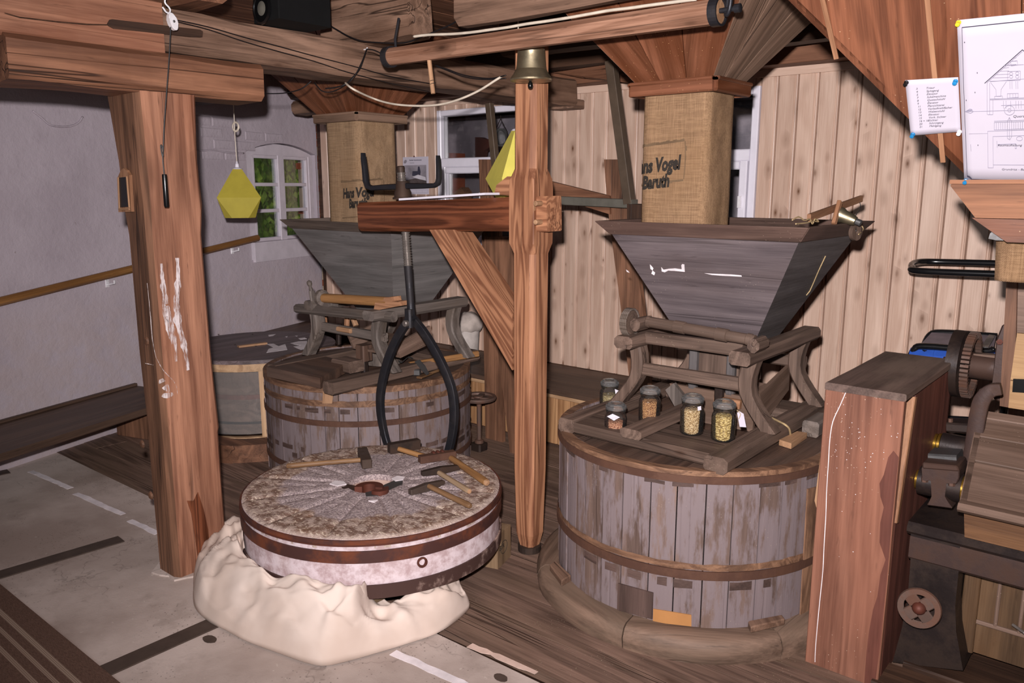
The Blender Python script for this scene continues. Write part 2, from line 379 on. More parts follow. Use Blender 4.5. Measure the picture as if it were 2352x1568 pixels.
M['cut_wood'] = wood('cut_end_wood', '#a3744e', '#c99a70', ring=5, sc=2)

M['hoop'] = iron('hoop_iron', '#5f4234', '#4a3128', .6, .65, .25)
M['stone_hoop'] = iron('stone_hoop_iron', '#4b2f2b', '#7c4226', .75, .6, .25, rsc=6, thr=.52)
M['stone_hoop_flaked'] = iron('flaked_hoop_iron', '#46302b', '#b89c90', .9, .7, .15, rsc=9, thr=.60)
M['black_iron'] = iron('black_iron', '#2b2b30', '#37302e', .4, .42, .45, bump=.35)
M['screw'] = iron('screw_steel', '#8a827c', '#4a403c', .5, .3, .55, rsc=20)
M['nut'] = iron('nut_iron', '#3d332e', '#4d382c', .6, .5, .5)
M['mach_iron'] = iron('machine_iron', '#43332f', '#4d3426', .5, .5, .3)
M['mach_dark'] = iron('machine_dark_iron', '#2a2221', '#3c2c22', .5, .42, .4)
M['wheel_iron'] = iron('wheel_iron', '#5c4a42', '#6b4634', .6, .55, .3)
M['rust'] = iron('rusty_iron', '#5e3226', '#4a2a22', .5, .6, .25)
M['dull_steel'] = iron('dull_steel', '#6f6f70', '#4c443e', .3, .4, .8)
M['grey_steel'] = plain('grey_painted_steel', '#5d5a52', .55, .1, .4)
M['brown_steel'] = plain('brown_painted_steel', '#4d4034', .55, .1, .4)
M['brass'] = iron('bell_bronze', '#a3987e', '#6e604a', .5, .34, .9, rsc=14, bump=.1)
M['brass_ring'] = plain('brass', '#b08a3c', .25, .9, .5)
M['black'] = plain('black_paint', '#0d0d0e', .25, 0, .5, bump=0)
M['black_tube'] = plain('black_tube', '#141416', .22, .1, .6, bump=0)
M['black_matte'] = plain('black_fabric', '#0b0b0c', .9, 0, .2)
M['cable_black'] = plain('black_cable', '#161315', .5, 0, .4, bump=0)
M['cable_white'] = plain('white_cable', '#cbbfae', .5, 0, .4, bump=0)
M['white_plastic'] = plain('white_plastic', '#dcd8e2', .35, 0, .5, mott=.03, bump=0)
M['white_paint'] = plain('white_window_paint', '#c9c0c8', .5, 0, .4, mott=.06)
M['white_metal'] = plain('white_metal', '#e8e6ea', .3, .2, .6, bump=0)
M['paper'] = plain('paper', '#c2bcc8', .8, 0, .2, mott=.03, msc=3, bump=0)
M['paper_edge'] = plain('yellowed_paper_edge', '#c8c46a', .8, 0, .2, bump=0)
M['ink'] = plain('ink', '#3e3c4a', .9, 0, .1, bump=0)
M['ink_grey'] = plain('grey_ink', '#8a8698', .9, 0, .1, bump=0)
M['stamp'] = plain('stamp_ink', '#35302c', .9, 0, .1, bump=0)
M['soot'] = plain('soot_stain', '#6c5844', .95, 0, .1, bump=0)
M['pin_blue'] = plain('blue_pin', '#1f7fb8', .3, 0, .5, bump=0)
M['pin_yellow'] = plain('yellow_pin', '#d9c630', .3, 0, .5, bump=0)
M['pin_black'] = plain('black_pin', '#101012', .3, 0, .5, bump=0)
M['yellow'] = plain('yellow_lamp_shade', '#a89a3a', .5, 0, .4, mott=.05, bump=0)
M['yellow_lit'] = plain('lit_yellow_lamp_shade', '#d8cc62', .5, 0, .4, mott=.05, bump=0)  # same lamp shade, colour lightened to look lit
M['blue'] = plain('blue_fabric', '#2850a8', .8, 0, .3)
M['grey_cloth'] = plain('grey_fabric', '#7a6e74', .8, 0, .3)
M['cardboard'] = plain('cardboard', '#ae7c4c', .8, 0, .2, mott=.06)
M['string'] = plain('string', '#b8a078', .8, 0, .2)
M['chalk'] = plain('white_paint_mark', '#e6dde0', .8, 0, .2)
M['chalk_pink'] = plain('pinkish_paint_mark', '#d8bcae', .8, 0, .2)
M['rubber'] = plain('dark_strip', '#4c3f38', .7, 0, .3)
M['bucket'] = plain('bucket_white', '#b9b0aa', .5, 0, .4)
M['rag'] = plain('rag_cloth', '#b8aca4', .9, 0, .2)
M['photo_grey'] = plain('calendar_photo', '#8a848c', .5, 0, .3, mott=.25, msc=9)
M['photo_dark'] = plain('calendar_photo_dark', '#4e4444', .5, 0, .3, mott=.35, msc=26)
M['photo_light'] = plain('calendar_photo_light', '#c9c4cc', .5, 0, .3, mott=.1)
M['dress_iron'] = iron('tool_head_iron', '#5a4e48', '#4a382c', .6, .5, .5)
def mat_smear():
    N = NT('smeared_white_paint'); c, v = N.coords(False); out = N.t.nodes['Material Output']
    n = N.noise(N.vmath('MULTIPLY', v, (14, 120, 120)), 1, 5, .7); n2 = N.noise(v, 9, 3)
    al = N.math('MULTIPLY', N.ramp(N.math('ADD', N.math('MULTIPLY', n, .6), N.math('MULTIPLY', n2, .4)), .42, .56), .9)
    N.set(lin('#ddd2d2'), .8, 0, .2); tr = N.n('BsdfTransparent'); ms = N.n('MixShader'); N.l(al, ms.inputs[0]); N.l(tr.outputs[0], ms.inputs[1]); N.l(N.p.outputs[0], ms.inputs[2]); N.l(ms.outputs[0], out.inputs[0]); return N.m
M['smear'] = mat_smear()
M['window_glass'] = thin_glass('window_glass', refl=.5)
M['jar_glass'] = thin_glass('jar_glass', (.985, .99, .985, 1), refl=1.0, haze=.015)
M['old_glass'] = thin_glass('dusty_glass', (.93, .93, .93, 1), refl=.6, haze=.07)
M['jar_lid'] = thin_glass('jar_lid_glass', (.95, .965, .96, 1), refl=1.2, haze=.08)
# ------------------------------------------------------------------ special surfaces
def mat_plaster(name, base, dirty, low=None):
    N = NT(name); c, v = N.coords(False)
    n1 = N.noise(v, 1.3, 5, .6); n2 = N.noise(v, 9, 5, .65); n3 = N.noise(v, 40, 4, .6)
    colr = N.mix(N.math('MULTIPLY', N.ramp(n1, .45, .7), .45), lin(base), lin(dirty))
    colr = N.mix(N.math('MULTIPLY', N.ramp(n2, .56, .74), .28), colr, lin(dirty))
    geo = N.n('NewGeometry'); sx = N.n('SeparateXYZ'); N.l(geo.outputs['Position'], sx.inputs[0])
    damp = N.math('MULTIPLY', N.math('SUBTRACT', 1.0, N.ramp(N.math('ADD', sx.outputs[2], N.math('MULTIPLY', n1, .5)), .9, 1.5)), .5)
    colr = N.mix(N.math('MULTIPLY', damp, N.ramp(n2, .3, .6)), colr, lin(low or dirty))
    sp = N.ramp(N.noise(v, 26, 2), .74, .78); colr = N.mix(N.math('MULTIPLY', sp, .35), colr, lin('#6a5a52'))
    N.set(colr, .85, 0, .2); N.bump(N.math('ADD', N.math('MULTIPLY', n2, .8), N.math('ADD', N.math('MULTIPLY', n3, .25), n1)), .45, .02)
    return N.m
def mat_concrete():
    N = NT('concrete'); c, v = N.coords(False)
    n1 = N.noise(v, .9, 5, .6); n2 = N.noise(v, 6, 5, .65); n3 = N.noise(v, 70, 3, .7)
    colr = N.mix(N.ramp(n1, .35, .65), lin('#a08f86'), lin('#cbbcb4'))
    colr = N.mix(N.math('MULTIPLY', N.ramp(n2, .5, .72), .5), colr, lin('#94857c'))
    q = N.n('TexVoronoi'); N.l(v, q.inputs['Vector']); q.inputs['Scale'].default_value = 55
    sp = N.math('SUBTRACT', 1.0, N.ramp(q.outputs['Distance'], .1, .22)); sp = N.math('MULTIPLY', sp, N.ramp(N.noise(v, 3, 2), .45, .6))
    colr = N.mix(N.math('MULTIPLY', sp, .55), colr, lin('#4c443e'))
    w_ = N.ramp(N.noise(v, 33, 2), .7, .76); colr = N.mix(N.math('MULTIPLY', w_, .5), colr, lin('#cfc4ba'))
    cv = N.noise(N.vmath('ADD', v, (0, 0, 4)), 1.4, 5, .55); ck = N.math('SUBTRACT', 1.0, N.ramp(N.math('ABSOLUTE', N.math('SUBTRACT', cv, .5)), 0, .004))
    ck = N.math('MULTIPLY', ck, N.ramp(N.noise(v, 1.7, 1), .56, .62)); colr = N.mix(N.math('MULTIPLY', ck, .28), colr, lin('#3e3630'))
    N.set(colr, .75, 0, .25); N.bump(N.math('ADD', n2, N.math('MULTIPLY', n3, .5)), .3, .006); return N.m
def mat_stone_top():
    N = NT('millstone_face'); c, v = N.coords(False); sx = N.n('SeparateXYZ'); N.l(c, sx.inputs[0])
    r = N.math('SQRT', N.math('ADD', N.math('POWER', sx.outputs[0], 2.0), N.math('POWER', sx.outputs[1], 2.0)))
    n1 = N.noise(v, 5, 4, .6); n2 = N.noise(v, 28, 5, .7); n3 = N.noise(v, 120, 3, .7)
    inner = N.math('SUBTRACT', 1.0, N.ramp(N.math('ADD', r, N.math('MULTIPLY', N.math('SUBTRACT', n1, .5), .22)), .375, .41))
    brown = N.mix(N.ramp(n2, .42, .6), lin('#7c6256'), lin('#b8a397')); brown = N.mix(N.math('MULTIPLY', N.ramp(n1, .5, .65),   .26), brown, lin('#8a6038'))
    brown = N.mix(N.math('MULTIPLY', N.ramp(N.noise(N.vmath('MULTIPLY', v, (1, 1.6, 1)), 46, 3, .6), .56, .64), .85), brown, lin('#dccab6'))
    grey = N.mix(N.ramp(n3, .4, .62), lin('#8d7e80'), lin('#c4b3b1')); grey = N.mix(N.math('MULTIPLY', N.ramp(n2, .5, .7), .35), grey, lin('#7c6a68'))
    colr = N.mix(inner, brown, grey)
    edge = N.ramp(r, .535, .558); colr = N.mix(N.math('MULTIPLY', edge, .7), colr, lin('#c3b0a6'))
    N.set(colr, .9, 0, .2); N.bump(N.math('ADD', N.math('MULTIPLY', n2, 1.0), N.math('MULTIPLY', n3, .5)), .8, .012); return N.m
def mat_stone_side():
    N = NT('millstone_plaster'); c, v = N.coords(False); n2 = N.noise(v, 22, 5, .65); n1 = N.noise(v, 4, 3)
    colr = N.mix(N.ramp(n2, .35, .65), lin('#b39b9c'), lin('#dacace')); colr = N.mix(N.math('MULTIPLY', N.ramp(n1, .5, .7), .4), colr, lin('#a88c82'))
    N.set(colr, .85, 0, .2); N.bump(n2, .35, .006); return N.m
def mat_burlap(name, a, b):
    N = NT(name); c, v = N.coords(False)
    sx = N.n('SeparateXYZ'); N.l(c, sx.inputs[0])
    def wv(sock, k): return N.math('SINE', N.math('MULTIPLY', N.math('ADD', sock, N.math('MULTIPLY', N.noise(v, 9, 2), .004)), k))
    w1 = wv(sx.outputs[0], 1300.0); w2 = wv(N.math('ADD', sx.outputs[1], sx.outputs[2]), 1300.0)
    weave = N.math('MULTIPLY', w1, w2)
    thr = N.noise(N.vmath('MULTIPLY', v, (260, 9, 9)), 1, 3, .7); thr2 = N.noise(N.vmath('MULTIPLY', v, (4, 190, 190)), 1, 3, .7)
    f = N.math('ADD', N.math('MULTIPLY', thr, .5), N.math('ADD', N.math('MULTIPLY', thr2, .5), N.math('MULTIPLY', weave, .12)))
    colr = N.mix(N.ramp(f, .32, .68), lin(a), lin(b)); colr = N.mix(N.math('MULTIPLY', N.ramp(N.noise(v, 3, 4), .45, .7), .3), colr, lin('#8a6a4a'))
    N.set(colr, .95, 0, .1); N.bump(f, .8, .004); return N.m
def mat_cloth(name, a, b):
    N = NT(name); c, v = N.coords(False); n = N.noise(v, 3, 4, .6)
    N.set(N.mix(N.ramp(n, .35, .7), lin(a), lin(b)), .9, 0, .15)
    N.bump(N.noise(N.vmath('MULTIPLY', v, (1, 1.3, 1)), 600, 2), .1, .001); return N.m
def mat_grain(name, cols, sc=150):
    N = NT(name); c, v = N.coords(); q = N.n('TexVoronoi'); N.l(N.vmath('MULTIPLY', v, (1, 1, 1.5)), q.inputs['Vector']); q.inputs['Scale'].default_value = sc
    sep = N.n('SeparateColor'); N.l(q.outputs['Color'], sep.inputs[0])
    colr = N.mix(sep.outputs[0], lin(cols[0]), lin(cols[1])); colr = N.mix(N.ramp(q.outputs['Distance'], .3, .75), colr, lin(cols[2]))
    N.set(colr, .6, 0, .4); N.bump(N.math('SUBTRACT', 1.0, q.outputs['Distance']), .9, .004); return N.m
def mat_rug():
    N = NT('woven_runner'); c, v = N.coords(False); sx = N.n('SeparateXYZ'); N.l(c, sx.inputs[0]); y = sx.outputs[1]
    n = N.noise(N.vmath('MULTIPLY', v, (60, 700, 60)), 1, 3, .7)
    colr = N.mix(N.ramp(n, .3, .7), lin('#4e3b33'), lin('#735a4e'))
    tw = N.math('MULTIPLY', N.math('SINE', N.math('MULTIPLY', N.math('ADD', sx.outputs[0], y), 520.0)), N.math('SINE', N.math('MULTIPLY', N.math('SUBTRACT', sx.outputs[0], y), 520.0)))
    for a, b, cl in ((.195, .216, '#b09c8c'), (.150, .166, '#a58f80'), (.100, .118, '#a58f80')):
        m = N.math('MULTIPLY', N.math('GREATER_THAN', y, a), N.math('LESS_THAN', y, b))
        cc = N.mix(N.ramp(tw, -.2, .5), lin('#7c685a'), lin(cl)); colr = N.mix(m, colr, cc)
    N.set(colr, .95, 0, .1); N.bump(n, .4, .003); return N.m
def mat_leaf():
    N = NT('leaf_green'); c, v = N.coords(False); n = N.noise(v, 7, 3); n2 = N.noise(v, 1.5, 2)
    colr = N.mix(N.ramp(n, .35, .65), lin('#4f7a1c'), lin('#b4cc52')); colr = N.mix(N.ramp(n2, .4, .65), colr, lin('#3a6a14'))
    N.set(colr, .9, 0, .05); return N.m
def mat_dustwall():
    N = NT('workshop_wall_plaster'); c, v = N.coords(False); n1 = N.noise(v, 2.2, 5, .6); n2 = N.noise(v, 8, 4, .6)
    colr = N.mix(N.ramp(n1, .35, .65), lin('#7d7880'), lin('#a49ca4')); colr = N.mix(N.math('MULTIPLY', N.ramp(n2, .6, .66), .5), colr, lin('#c4bcc0'))
    N.set(colr, .9, 0, .1); N.bump(n2, .6, .02); return N.m
M['plaster'] = mat_plaster('white_plaster', '#b5aab2', '#9c9098', '#b4a4a2')
M['concrete'] = mat_concrete(); M['stone_top'] = mat_stone_top(); M['stone_side'] = mat_stone_side()
M['burlap'] = mat_burlap('burlap', '#745a44', '#a58566'); M['burlap_L'] = mat_burlap('burlap_faded', '#78604a', '#a3876a')
M['cloth'] = mat_cloth('linen_sheet', '#cfbbae', '#e0cfc4')
M['rug'] = mat_rug(); M['leaf'] = mat_leaf(); M['dustwall'] = mat_dustwall()
M['brick'] = plain('brick', '#a8593c', .85, 0, .2, mott=.25, msc=8); M['mortar'] = plain('mortar', '#b8a48c', .9, 0, .1)
M['bark'] = plain('bark', '#6a5a44', .9, 0, .1); M['ground'] = plain('garden_ground', '#5a6a34', .95, 0, .1, mott=.4)

# ------------------------------------------------------------------ setting
Y_EDGE = 1.95                # where the concrete meets the boards
Y_WALL = 4.72                # board wall
CEIL = 2.64
WA = at_z(0, 970, .30); WA.z = 0; WC = at_y(727, 450, Y_WALL); WD = (Vec((WC.x, WC.y, 0)) - WA).normalized(); WN = Vec((WD.y, -WD.x, 0))   # left wall: point, direction, inward normal
def wl(s, z, off=0): p = WA + WD*s + WN*off; return Vec((p.x, p.y, z))
S_C = (Y_WALL + .03 - WA.y)/WD.y   # corner with the board wall

def sbox(name, lo, hi, mat, **kw):
    return bx(name, lo, hi, mat, kind='structure', ch=.001, **kw)
floor = mk('floor', slab(NB(), [(-8, -2.6, 0), (2.2, -2.6, 0), (2.2, Y_EDGE + .12, 0), (-8, Y_EDGE - .06, 0)], (0, 0, -.2)), M['concrete'], kind='structure')
# floor boards, one object each, running along the board wall
def edge_y(x): return Y_EDGE - .02 + .03*(x + 5.5)
yb = 0; k = 0
for k in range(15):
    wdt = .185 + .03*random.random(); y0 = yb + .003; y1 = yb + wdt
    if Y_EDGE + y0 > 4.8: break
    xs = sorted([-7.4, 2.2] + [random.uniform(-5.8, .2) for _ in range(1 if k else 0)])
    for x0, x1 in zip(xs, xs[1:]):
        bm = NB(); d = random.uniform(-.002, .002)
        p = [(x0 + .002, edge_y(x0) + y0, -.03), (x1 - .002, edge_y(x1) + y0, -.03), (x1 - .002, edge_y(x1) + y1, -.03), (x0 + .002, edge_y(x0) + y1, -.03)]
        slab(bm, p, (0, 0, .034 + d)); mk('floor_board', bm, M['floor_board'], floor)
    yb = y1
mk('floor_base', slab(NB(), [(-8, Y_EDGE - .06, -.035), (2.2, Y_EDGE + .12, -.035), (2.2, 7.2, -.035), (-8, 7.2, -.035)], (0, 0, -.2)), M['dark_wood'], floor)
# white painted dashes on the concrete
def dash(p0, p1, wd=.034, seed=0):
    a = at_z(*p0, .0); b = at_z(*p1, .0); d = (b - a).normalized(); n = Vec((-d.y, d.x, 0)); bm = NB(); L = []; R = []
    m = max(4, int((b - a).length/.025))
    for i in range(m + 1):
        p = a.lerp(b, i/m); L.append(p + n*(wd/2 + .007*nz(p, 22, seed))); R.append(p - n*(wd/2 + .007*nz(p, 22, seed + 4)))
    slab(bm, L + R[::-1], (0, 0, .0015)); mk('paint_stripe', bm, M['chalk'], floor, grain=d)
for i, (p, q) in enumerate([((70, 1082), (162, 1121)), ((174, 1133), (282, 1181)), ((297, 1195), (362, 1225)), ((492, 1214), (580, 1254)), ((903, 1498), (1085, 1580))]): dash(p, q, seed=i)
a = at_z(1085, 1478); b = at_z(1240, 1540)      # pale broken mortar where slab meets boards
mk('mortar_edge', slab(NB(), [a + Vec((.12*math.cos(0)*t/9*0, 0, 0)) + (b - a)*(t/9) + Vec((0, .012*nz((t, 1, 1), .9), 0)) for t in range(10)] + [b + (a - b)*(t/9) + Vec((0, -.03 - .012*nz((t, 5, 1), .9), 0)) for t in range(10)], (0, 0, .002)), M['chalk_pink'], floor)
# dark strips let into the concrete
for (p, q) in (((-3.92, .6), (-3.845, 1.60)), ((-2.785, .9), (-2.785, 1.62)), ((-5.42, .7), (-5.33, 1.60))):
    a = Vec((*p, .001)); b = Vec((*q, .001)); tb('floor_strip', a, b, .085, .008, M['rubber'], floor, ch=.001)
for q in ((482, 1468, .035, .022), (322, 1508, .016, .01), (432, 1452, .014, .008), (1150, 1556, .03, .02)):
    c_ = at_z(q[0], q[1]); bm = NB(); slab(bm, [c_ + Vec((q[2]*math.cos(t)*(1 + .3*nz((math.cos(t), math.sin(t), q[0]))), q[3]*math.sin(t), 0)) for t in [i*PI/6 for i in range(12)]], (0, 0, .0012)); mk('stain', bm, M['rubber'], floor)
# woven runner in the lower left corner
mk('carpet_runner', slab(NB(), [(-4.15, .45, .001), (-1.9, .45, .001), (-1.9, 1.065, .001), (-4.15, 1.045, .001)], (0, 0, .007)), M['rug'],
   label='brown woven carpet runner with pale stripes on the concrete floor', cat='carpet')

# left plaster wall with its window opening
def pix_wall(px, py, off=0): return at_pl(px, py, WA + WN*off, WN)
def s_of(p): return (Vec((p.x, p.y, 0)) - WA).dot(WD)
S0, S1 = s_of(pix_wall(570, 450)), s_of(pix_wall(728, 450)); Z0, Z1 = 1.085, 1.985
SA = (S0 + S1)/2; RISE = .085
def arch_z(s): t = (s - SA)/((S1 - S0)/2); return Z1 + RISE*(1 - t*t)
def wall_mesh():
    bm = NB(); H = 2.75
    ss = [-4.6 + .4*i for i in range(12)]; ss = [s for s in ss if s < S0 - .2] + [S0 + (S1 - S0)*i/10 for i in range(11)] + [S_C]
    zs = [-.02, .5, Z0, None, 2.4, H]
    def f(s, z):
        off = .012*nz((s*1.3, z*1.3, 0)); return wl(s, z, off)
    for s0, s1 in zip(ss, ss[1:]):
        inw = s0 >= S0 - 1e-6 and s1 <= S1 + 1e-6
        cols = []
        if inw: cols = [[(s0, -.02), (s1, -.02), (s1, .5), (s0, .5)], [(s0, .5), (s1, .5), (s1, Z0), (s0, Z0)], [(s0, arch_z(s0)), (s1, arch_z(s1)), (s1, 2.4), (s0, 2.4)], [(s0, 2.4), (s1, 2.4), (s1, H), (s0, H)]]
        else:
            n = 10
            for i in range(n): cols.append([(s0, -.02 + (H + .02)*i/n), (s1, -.02 + (H + .02)*i/n), (s1, -.02 + (H + .02)*(i + 1)/n), (s0, -.02 + (H + .02)*(i + 1)/n)])
        for c in cols: bm.faces.new([bm.verts.new(f(*p)) for p in c])
    # reveal
    rim = [(S0, Z0), (S1, Z0)] + [(S0 + (S1 - S0)*i/10, arch_z(S0 + (S1 - S0)*i/10)) for i in range(10, -1, -1)]
    for (a, b) in zip(rim, rim[1:] + rim[:1]):
        bm.faces.new([bm.verts.new(p) for p in (wl(*a, .0), wl(*b, .0), wl(*b, -.10), wl(*a, -.10))])
    bmesh.ops.remove_doubles(bm, verts=bm.verts, dist=.0005)
    return bm
wall_left = mk('wall_left', wall_mesh(), M['plaster'], grain=WD, kind='structure')
mk('outer_leaf', slab(NB(), [wl(-4.6, -.1, -.105), wl(S0, -.1, -.105), wl(S0, 2.75, -.105), wl(-4.6, 2.75, -.105)], -WN*.05), M['plaster'], wall_left, grain=WD)
mk('outer_leaf', slab(NB(), [wl(S1, -.1, -.105), wl(S_C + .1, -.1, -.105), wl(S_C + .1, 2.75, -.105), wl(S1, 2.75, -.105)], -WN*.05), M['plaster'], wall_left, grain=WD)
mk('outer_leaf', slab(NB(), [wl(S0, -.1, -.105), wl(S1, -.1, -.105), wl(S1, Z0, -.105), wl(S0, Z0, -.105)], -WN*.05), M['plaster'], wall_left, grain=WD)
mk('outer_leaf', slab(NB(), [wl(S0, 2.02, -.105), wl(S1, 2.02, -.105), wl(S1, 2.75, -.105), wl(S0, 2.75, -.105)], -WN*.05), M['plaster'], wall_left, grain=WD)
# raised edges of old plaster patches and whitewashed bricks showing through
for pts in ([(75, 255), (95, 270), (112, 285), (132, 290), (160, 290), (180, 282), (190, 268)], [(425, 335), (440, 343), (468, 346), (492, 344), (512, 349), (535, 352), (560, 352)], [(420, 262), (425, 300), (424, 335)]):
    P = smooth_path([pix_wall(*q, .012) for q in pts], 4); mk('plaster_edge', tube(NB(), P, .006, 5), M['plaster'], wall_left, grain=WD, smooth=True)
for i in range(4):
    for j in range(4):
        if (i*4 + j) % 3 == 2 or (i, j) in ((3, 3), (0, 3)): continue
        s = s_of(pix_wall(455, 300)) + j*.25 + (i % 2)*.12 - .1; z = 2.16 - i*.085
        bm = NB(); loft(bm, [[wl(s + a, z + b, .004), wl(s + a + c, z + b, .004), wl(s + a + c, z + b + d, .004), wl(s + a, z + b + d, .004)] for a, b, c, d in [(0, 0, .235, .072)]] + [[wl(s + .008, z + .008, .009), wl(s + .227, z + .008, .009), wl(s + .227, z + .064, .009), wl(s + .008, z + .064, .009)]])
        mk('brick', bm, M['plaster'], wall_left, grain=WD)

# window_1: old six-pane casement in the plaster wall, set flush in the reveal
win1 = props(put(bpy.data.objects.new('window_1', None), Matrix.Translation(wl(SA, Z0))), kind='structure')
OFF = -.045
def wbar(name, s0, z0, s1, z1, wd, dp, mat=None, off=OFF, par=win1):
    a = wl(s0, z0, off); b = wl(s1, z1, off)
    return mk(name, beam(NB(), a, b, dp if abs(z1 - z0) < 1e-6 else dp, wd, .004, up=(Vec((0, 0, 1)) if abs(z1 - z0) < 1e-6 else WD)), mat or M['white_paint'], par, grain=b - a)
fs0, fs1 = S0 + .02, S1 - .02; g0, g1 = s_of(pix_wall(584, 450, OFF)), s_of(pix_wall(702, 450, OFF)); gz0, gz1 = 1.262, 1.935
bm = NB(); arc = [(fs0 + (fs1 - fs0)*i/10, arch_z(fs0 + (fs1 - fs0)*i/10) - .012) for i in range(11)]
slab(bm, [wl(s, z, OFF + .02) for s, z in [(fs0, gz1 + .03), ] + arc + [(fs1, gz1 + .03)]], -WN*.05); mk('window_frame', bm, M['white_paint'], win1, grain=WD)
wbar('window_frame', (fs0 + g0 - .03)/2, Z0 + .005, (fs0 + g0 - .03)/2, gz1 + .03, g0 - .03 - fs0, .05)
wbar('window_frame', (fs1 + g1 + .03)/2, Z0 + .005, (fs1 + g1 + .03)/2, gz1 + .03, fs1 - g1 - .03, .05)
mk('window_sill', slab(NB(), [wl(fs0, Z0 - .02, -.06), wl(S1 + .04, Z0 - .02, -.06), wl(S1 + .04, Z0 + .02, .035), wl(S1 + .04, gz0 - .03, .01), wl(fs0, gz0 - .03, .01), wl(fs0, Z0 + .02, .035)][:2] + [wl(S1 + .04, gz0 - .03, -.06), wl(fs0, gz0 - .03, -.06)], WN*.085), M['white_paint'], win1, grain=WD)
gm = (g0 + g1)/2 - .01
wbar('casement_rail', g0 - .03, gz1 + .015, g1 + .03, gz1 + .015, .03, .04); wbar('casement_rail', g0 - .03, gz0 - .015, g1 + .03, gz0 - .015, .03, .04)
wbar('casement_stile', g0 - .015, gz0 - .03, g0 - .015, gz1 + .03, .03, .04); wbar('casement_stile', g1 + .015, gz0 - .03, g1 + .015, gz1 + .03, .03, .04)
wbar('casement_stile', gm, gz0 - .03, gm, gz1 + .03, .085, .05)
for zz in (gz0 + (gz1 - gz0)/3 + .005, gz0 + 2*(gz1 - gz0)/3 + .005):
    wbar('glazing_bar', g0, zz, gm - .03, zz, .03, .03); wbar('glazing_bar', gm + .03, zz, g1, zz, .03, .03)
dz = (gz1 - gz0)/3
for i in range(3):
    for a, b in ((g0, gm - .035), (gm + .035, g1)):
        mk('pane', slab(NB(), [wl(a, gz0 + i*dz, OFF - .008), wl(b, gz0 + i*dz, OFF - .008), wl(b, gz0 + (i + 1)*dz, OFF - .008), wl(a, gz0 + (i + 1)*dz, OFF - .008)], -WN*.003), M['window_glass'], win1, grain=WD)

# what stands outside: a tree, a brick pier, garden ground
gx = wl(SA, 0, -3)
mk('garden_ground', slab(NB(), [(-16, 2, -.3), (-6.9, 2, -.3), (-7.3, 12, -.3), (-16, 12, -.3)], (0, 0, -.2)), M['ground'], kind='structure')
t = thing('garden_tree', wl(SA + 4, -.3, -3.4), 'leafy green tree with drooping twigs outside the six-pane window', 'tree')
mk('trunk', tube(NB(), [wl(SA + 7.2, -.3, -3.8), wl(SA + 7.3, 1.2, -3.8), wl(SA + 7.1, 3.2, -3.9)], [.12, .1, .06], 8), M['bark'], t)
bm = NB(); rnd = random.Random(3)
for i in range(11000):
    off = -1.7 - rnd.random()*2.6; s = SA - off*1.78 + rnd.uniform(-1.9, 2.2); z = rnd.uniform(.1, 3.6)
    if nz((s*1.1, z*.8, off), 1.2) < -.38: continue
    p = wl(s, z, off); l = rnd.uniform(.06, .13); wd = l*.35; a = rnd.uniform(-.7, .7); tl = rnd.uniform(-.6, .6)
    d = Vec((math.sin(a)*.5, rnd.uniform(-.4, .4), -1)).normalized(); e = d.cross(Vec((rnd.uniform(-1, 1), rnd.uniform(-1, 1), .1))).normalized()
    bm.faces.new([bm.verts.new(q) for q in (p, p + d*l*.5 + e*wd, p + d*l, p + d*l*.5 - e*wd)])
mk('foliage', bm, M['leaf'], t, kind='stuff')
hg = thing('garden_hedge', wl(SA + 8, -.3, -4.9), 'dense green hedge farther off outside the six-pane window', 'hedge')
mk('hedge_foliage', grid(NB(), lambda u, v: wl(SA + 4 + u*9, -.3 + v*4.2, -4.8 + .35*nz((u*14, v*7, 2))), 60, 30), M['leaf'], hg, kind='stuff')
t = thing('brick_pier', wl(S1 + .1, 0, -1.4), 'weathered brick pier outside the window at its right', 'pier')
pc = s_of(pix_wall(690, 450)) ; q0 = pix_wall(683, 450); dd = (q0 - EYE).normalized(); pp = EYE + dd*((q0 - EYE).length + 1.0); PE = Vec((-dd.y, dd.x, 0)).normalized()*-1; PN = Vec((-dd.x, -dd.y, 0)).normalized()
mk('mortar_core', slab(NB(), [pp + PE*.02 + Vec((0, 0, -2)), pp + PE*.5 + Vec((0, 0, -2)), pp + PE*.5 + Vec((0, 0, 1.4)), pp + PE*.02 + Vec((0, 0, 1.4))], -PN*.3), M['mortar'], t, grain=PE)
bm0 = NB(); beam(bm0, (0, 0, 0), (.235, 0, 0), .02, .062, .004); br = None
for i in range(34):
    for j in range(2):
        z = pp.z - 1.2 + i*.075; o = pp + PE*(.0 + j*.245 + (i % 2)*.12); a = Vec((o.x, o.y, z)) + PN*(.004 + .004*random.random())
        if br is None:
            br = tb('brick', a, a + PE*.235, .02, .062, M['brick'], t, ch=.004); BM0 = br.matrix_basis.copy(); base = a.copy()
        elif random.random() > .12: dup(br, Matrix.Translation(a - base) @ WM[br.name], t)
bm0.free()

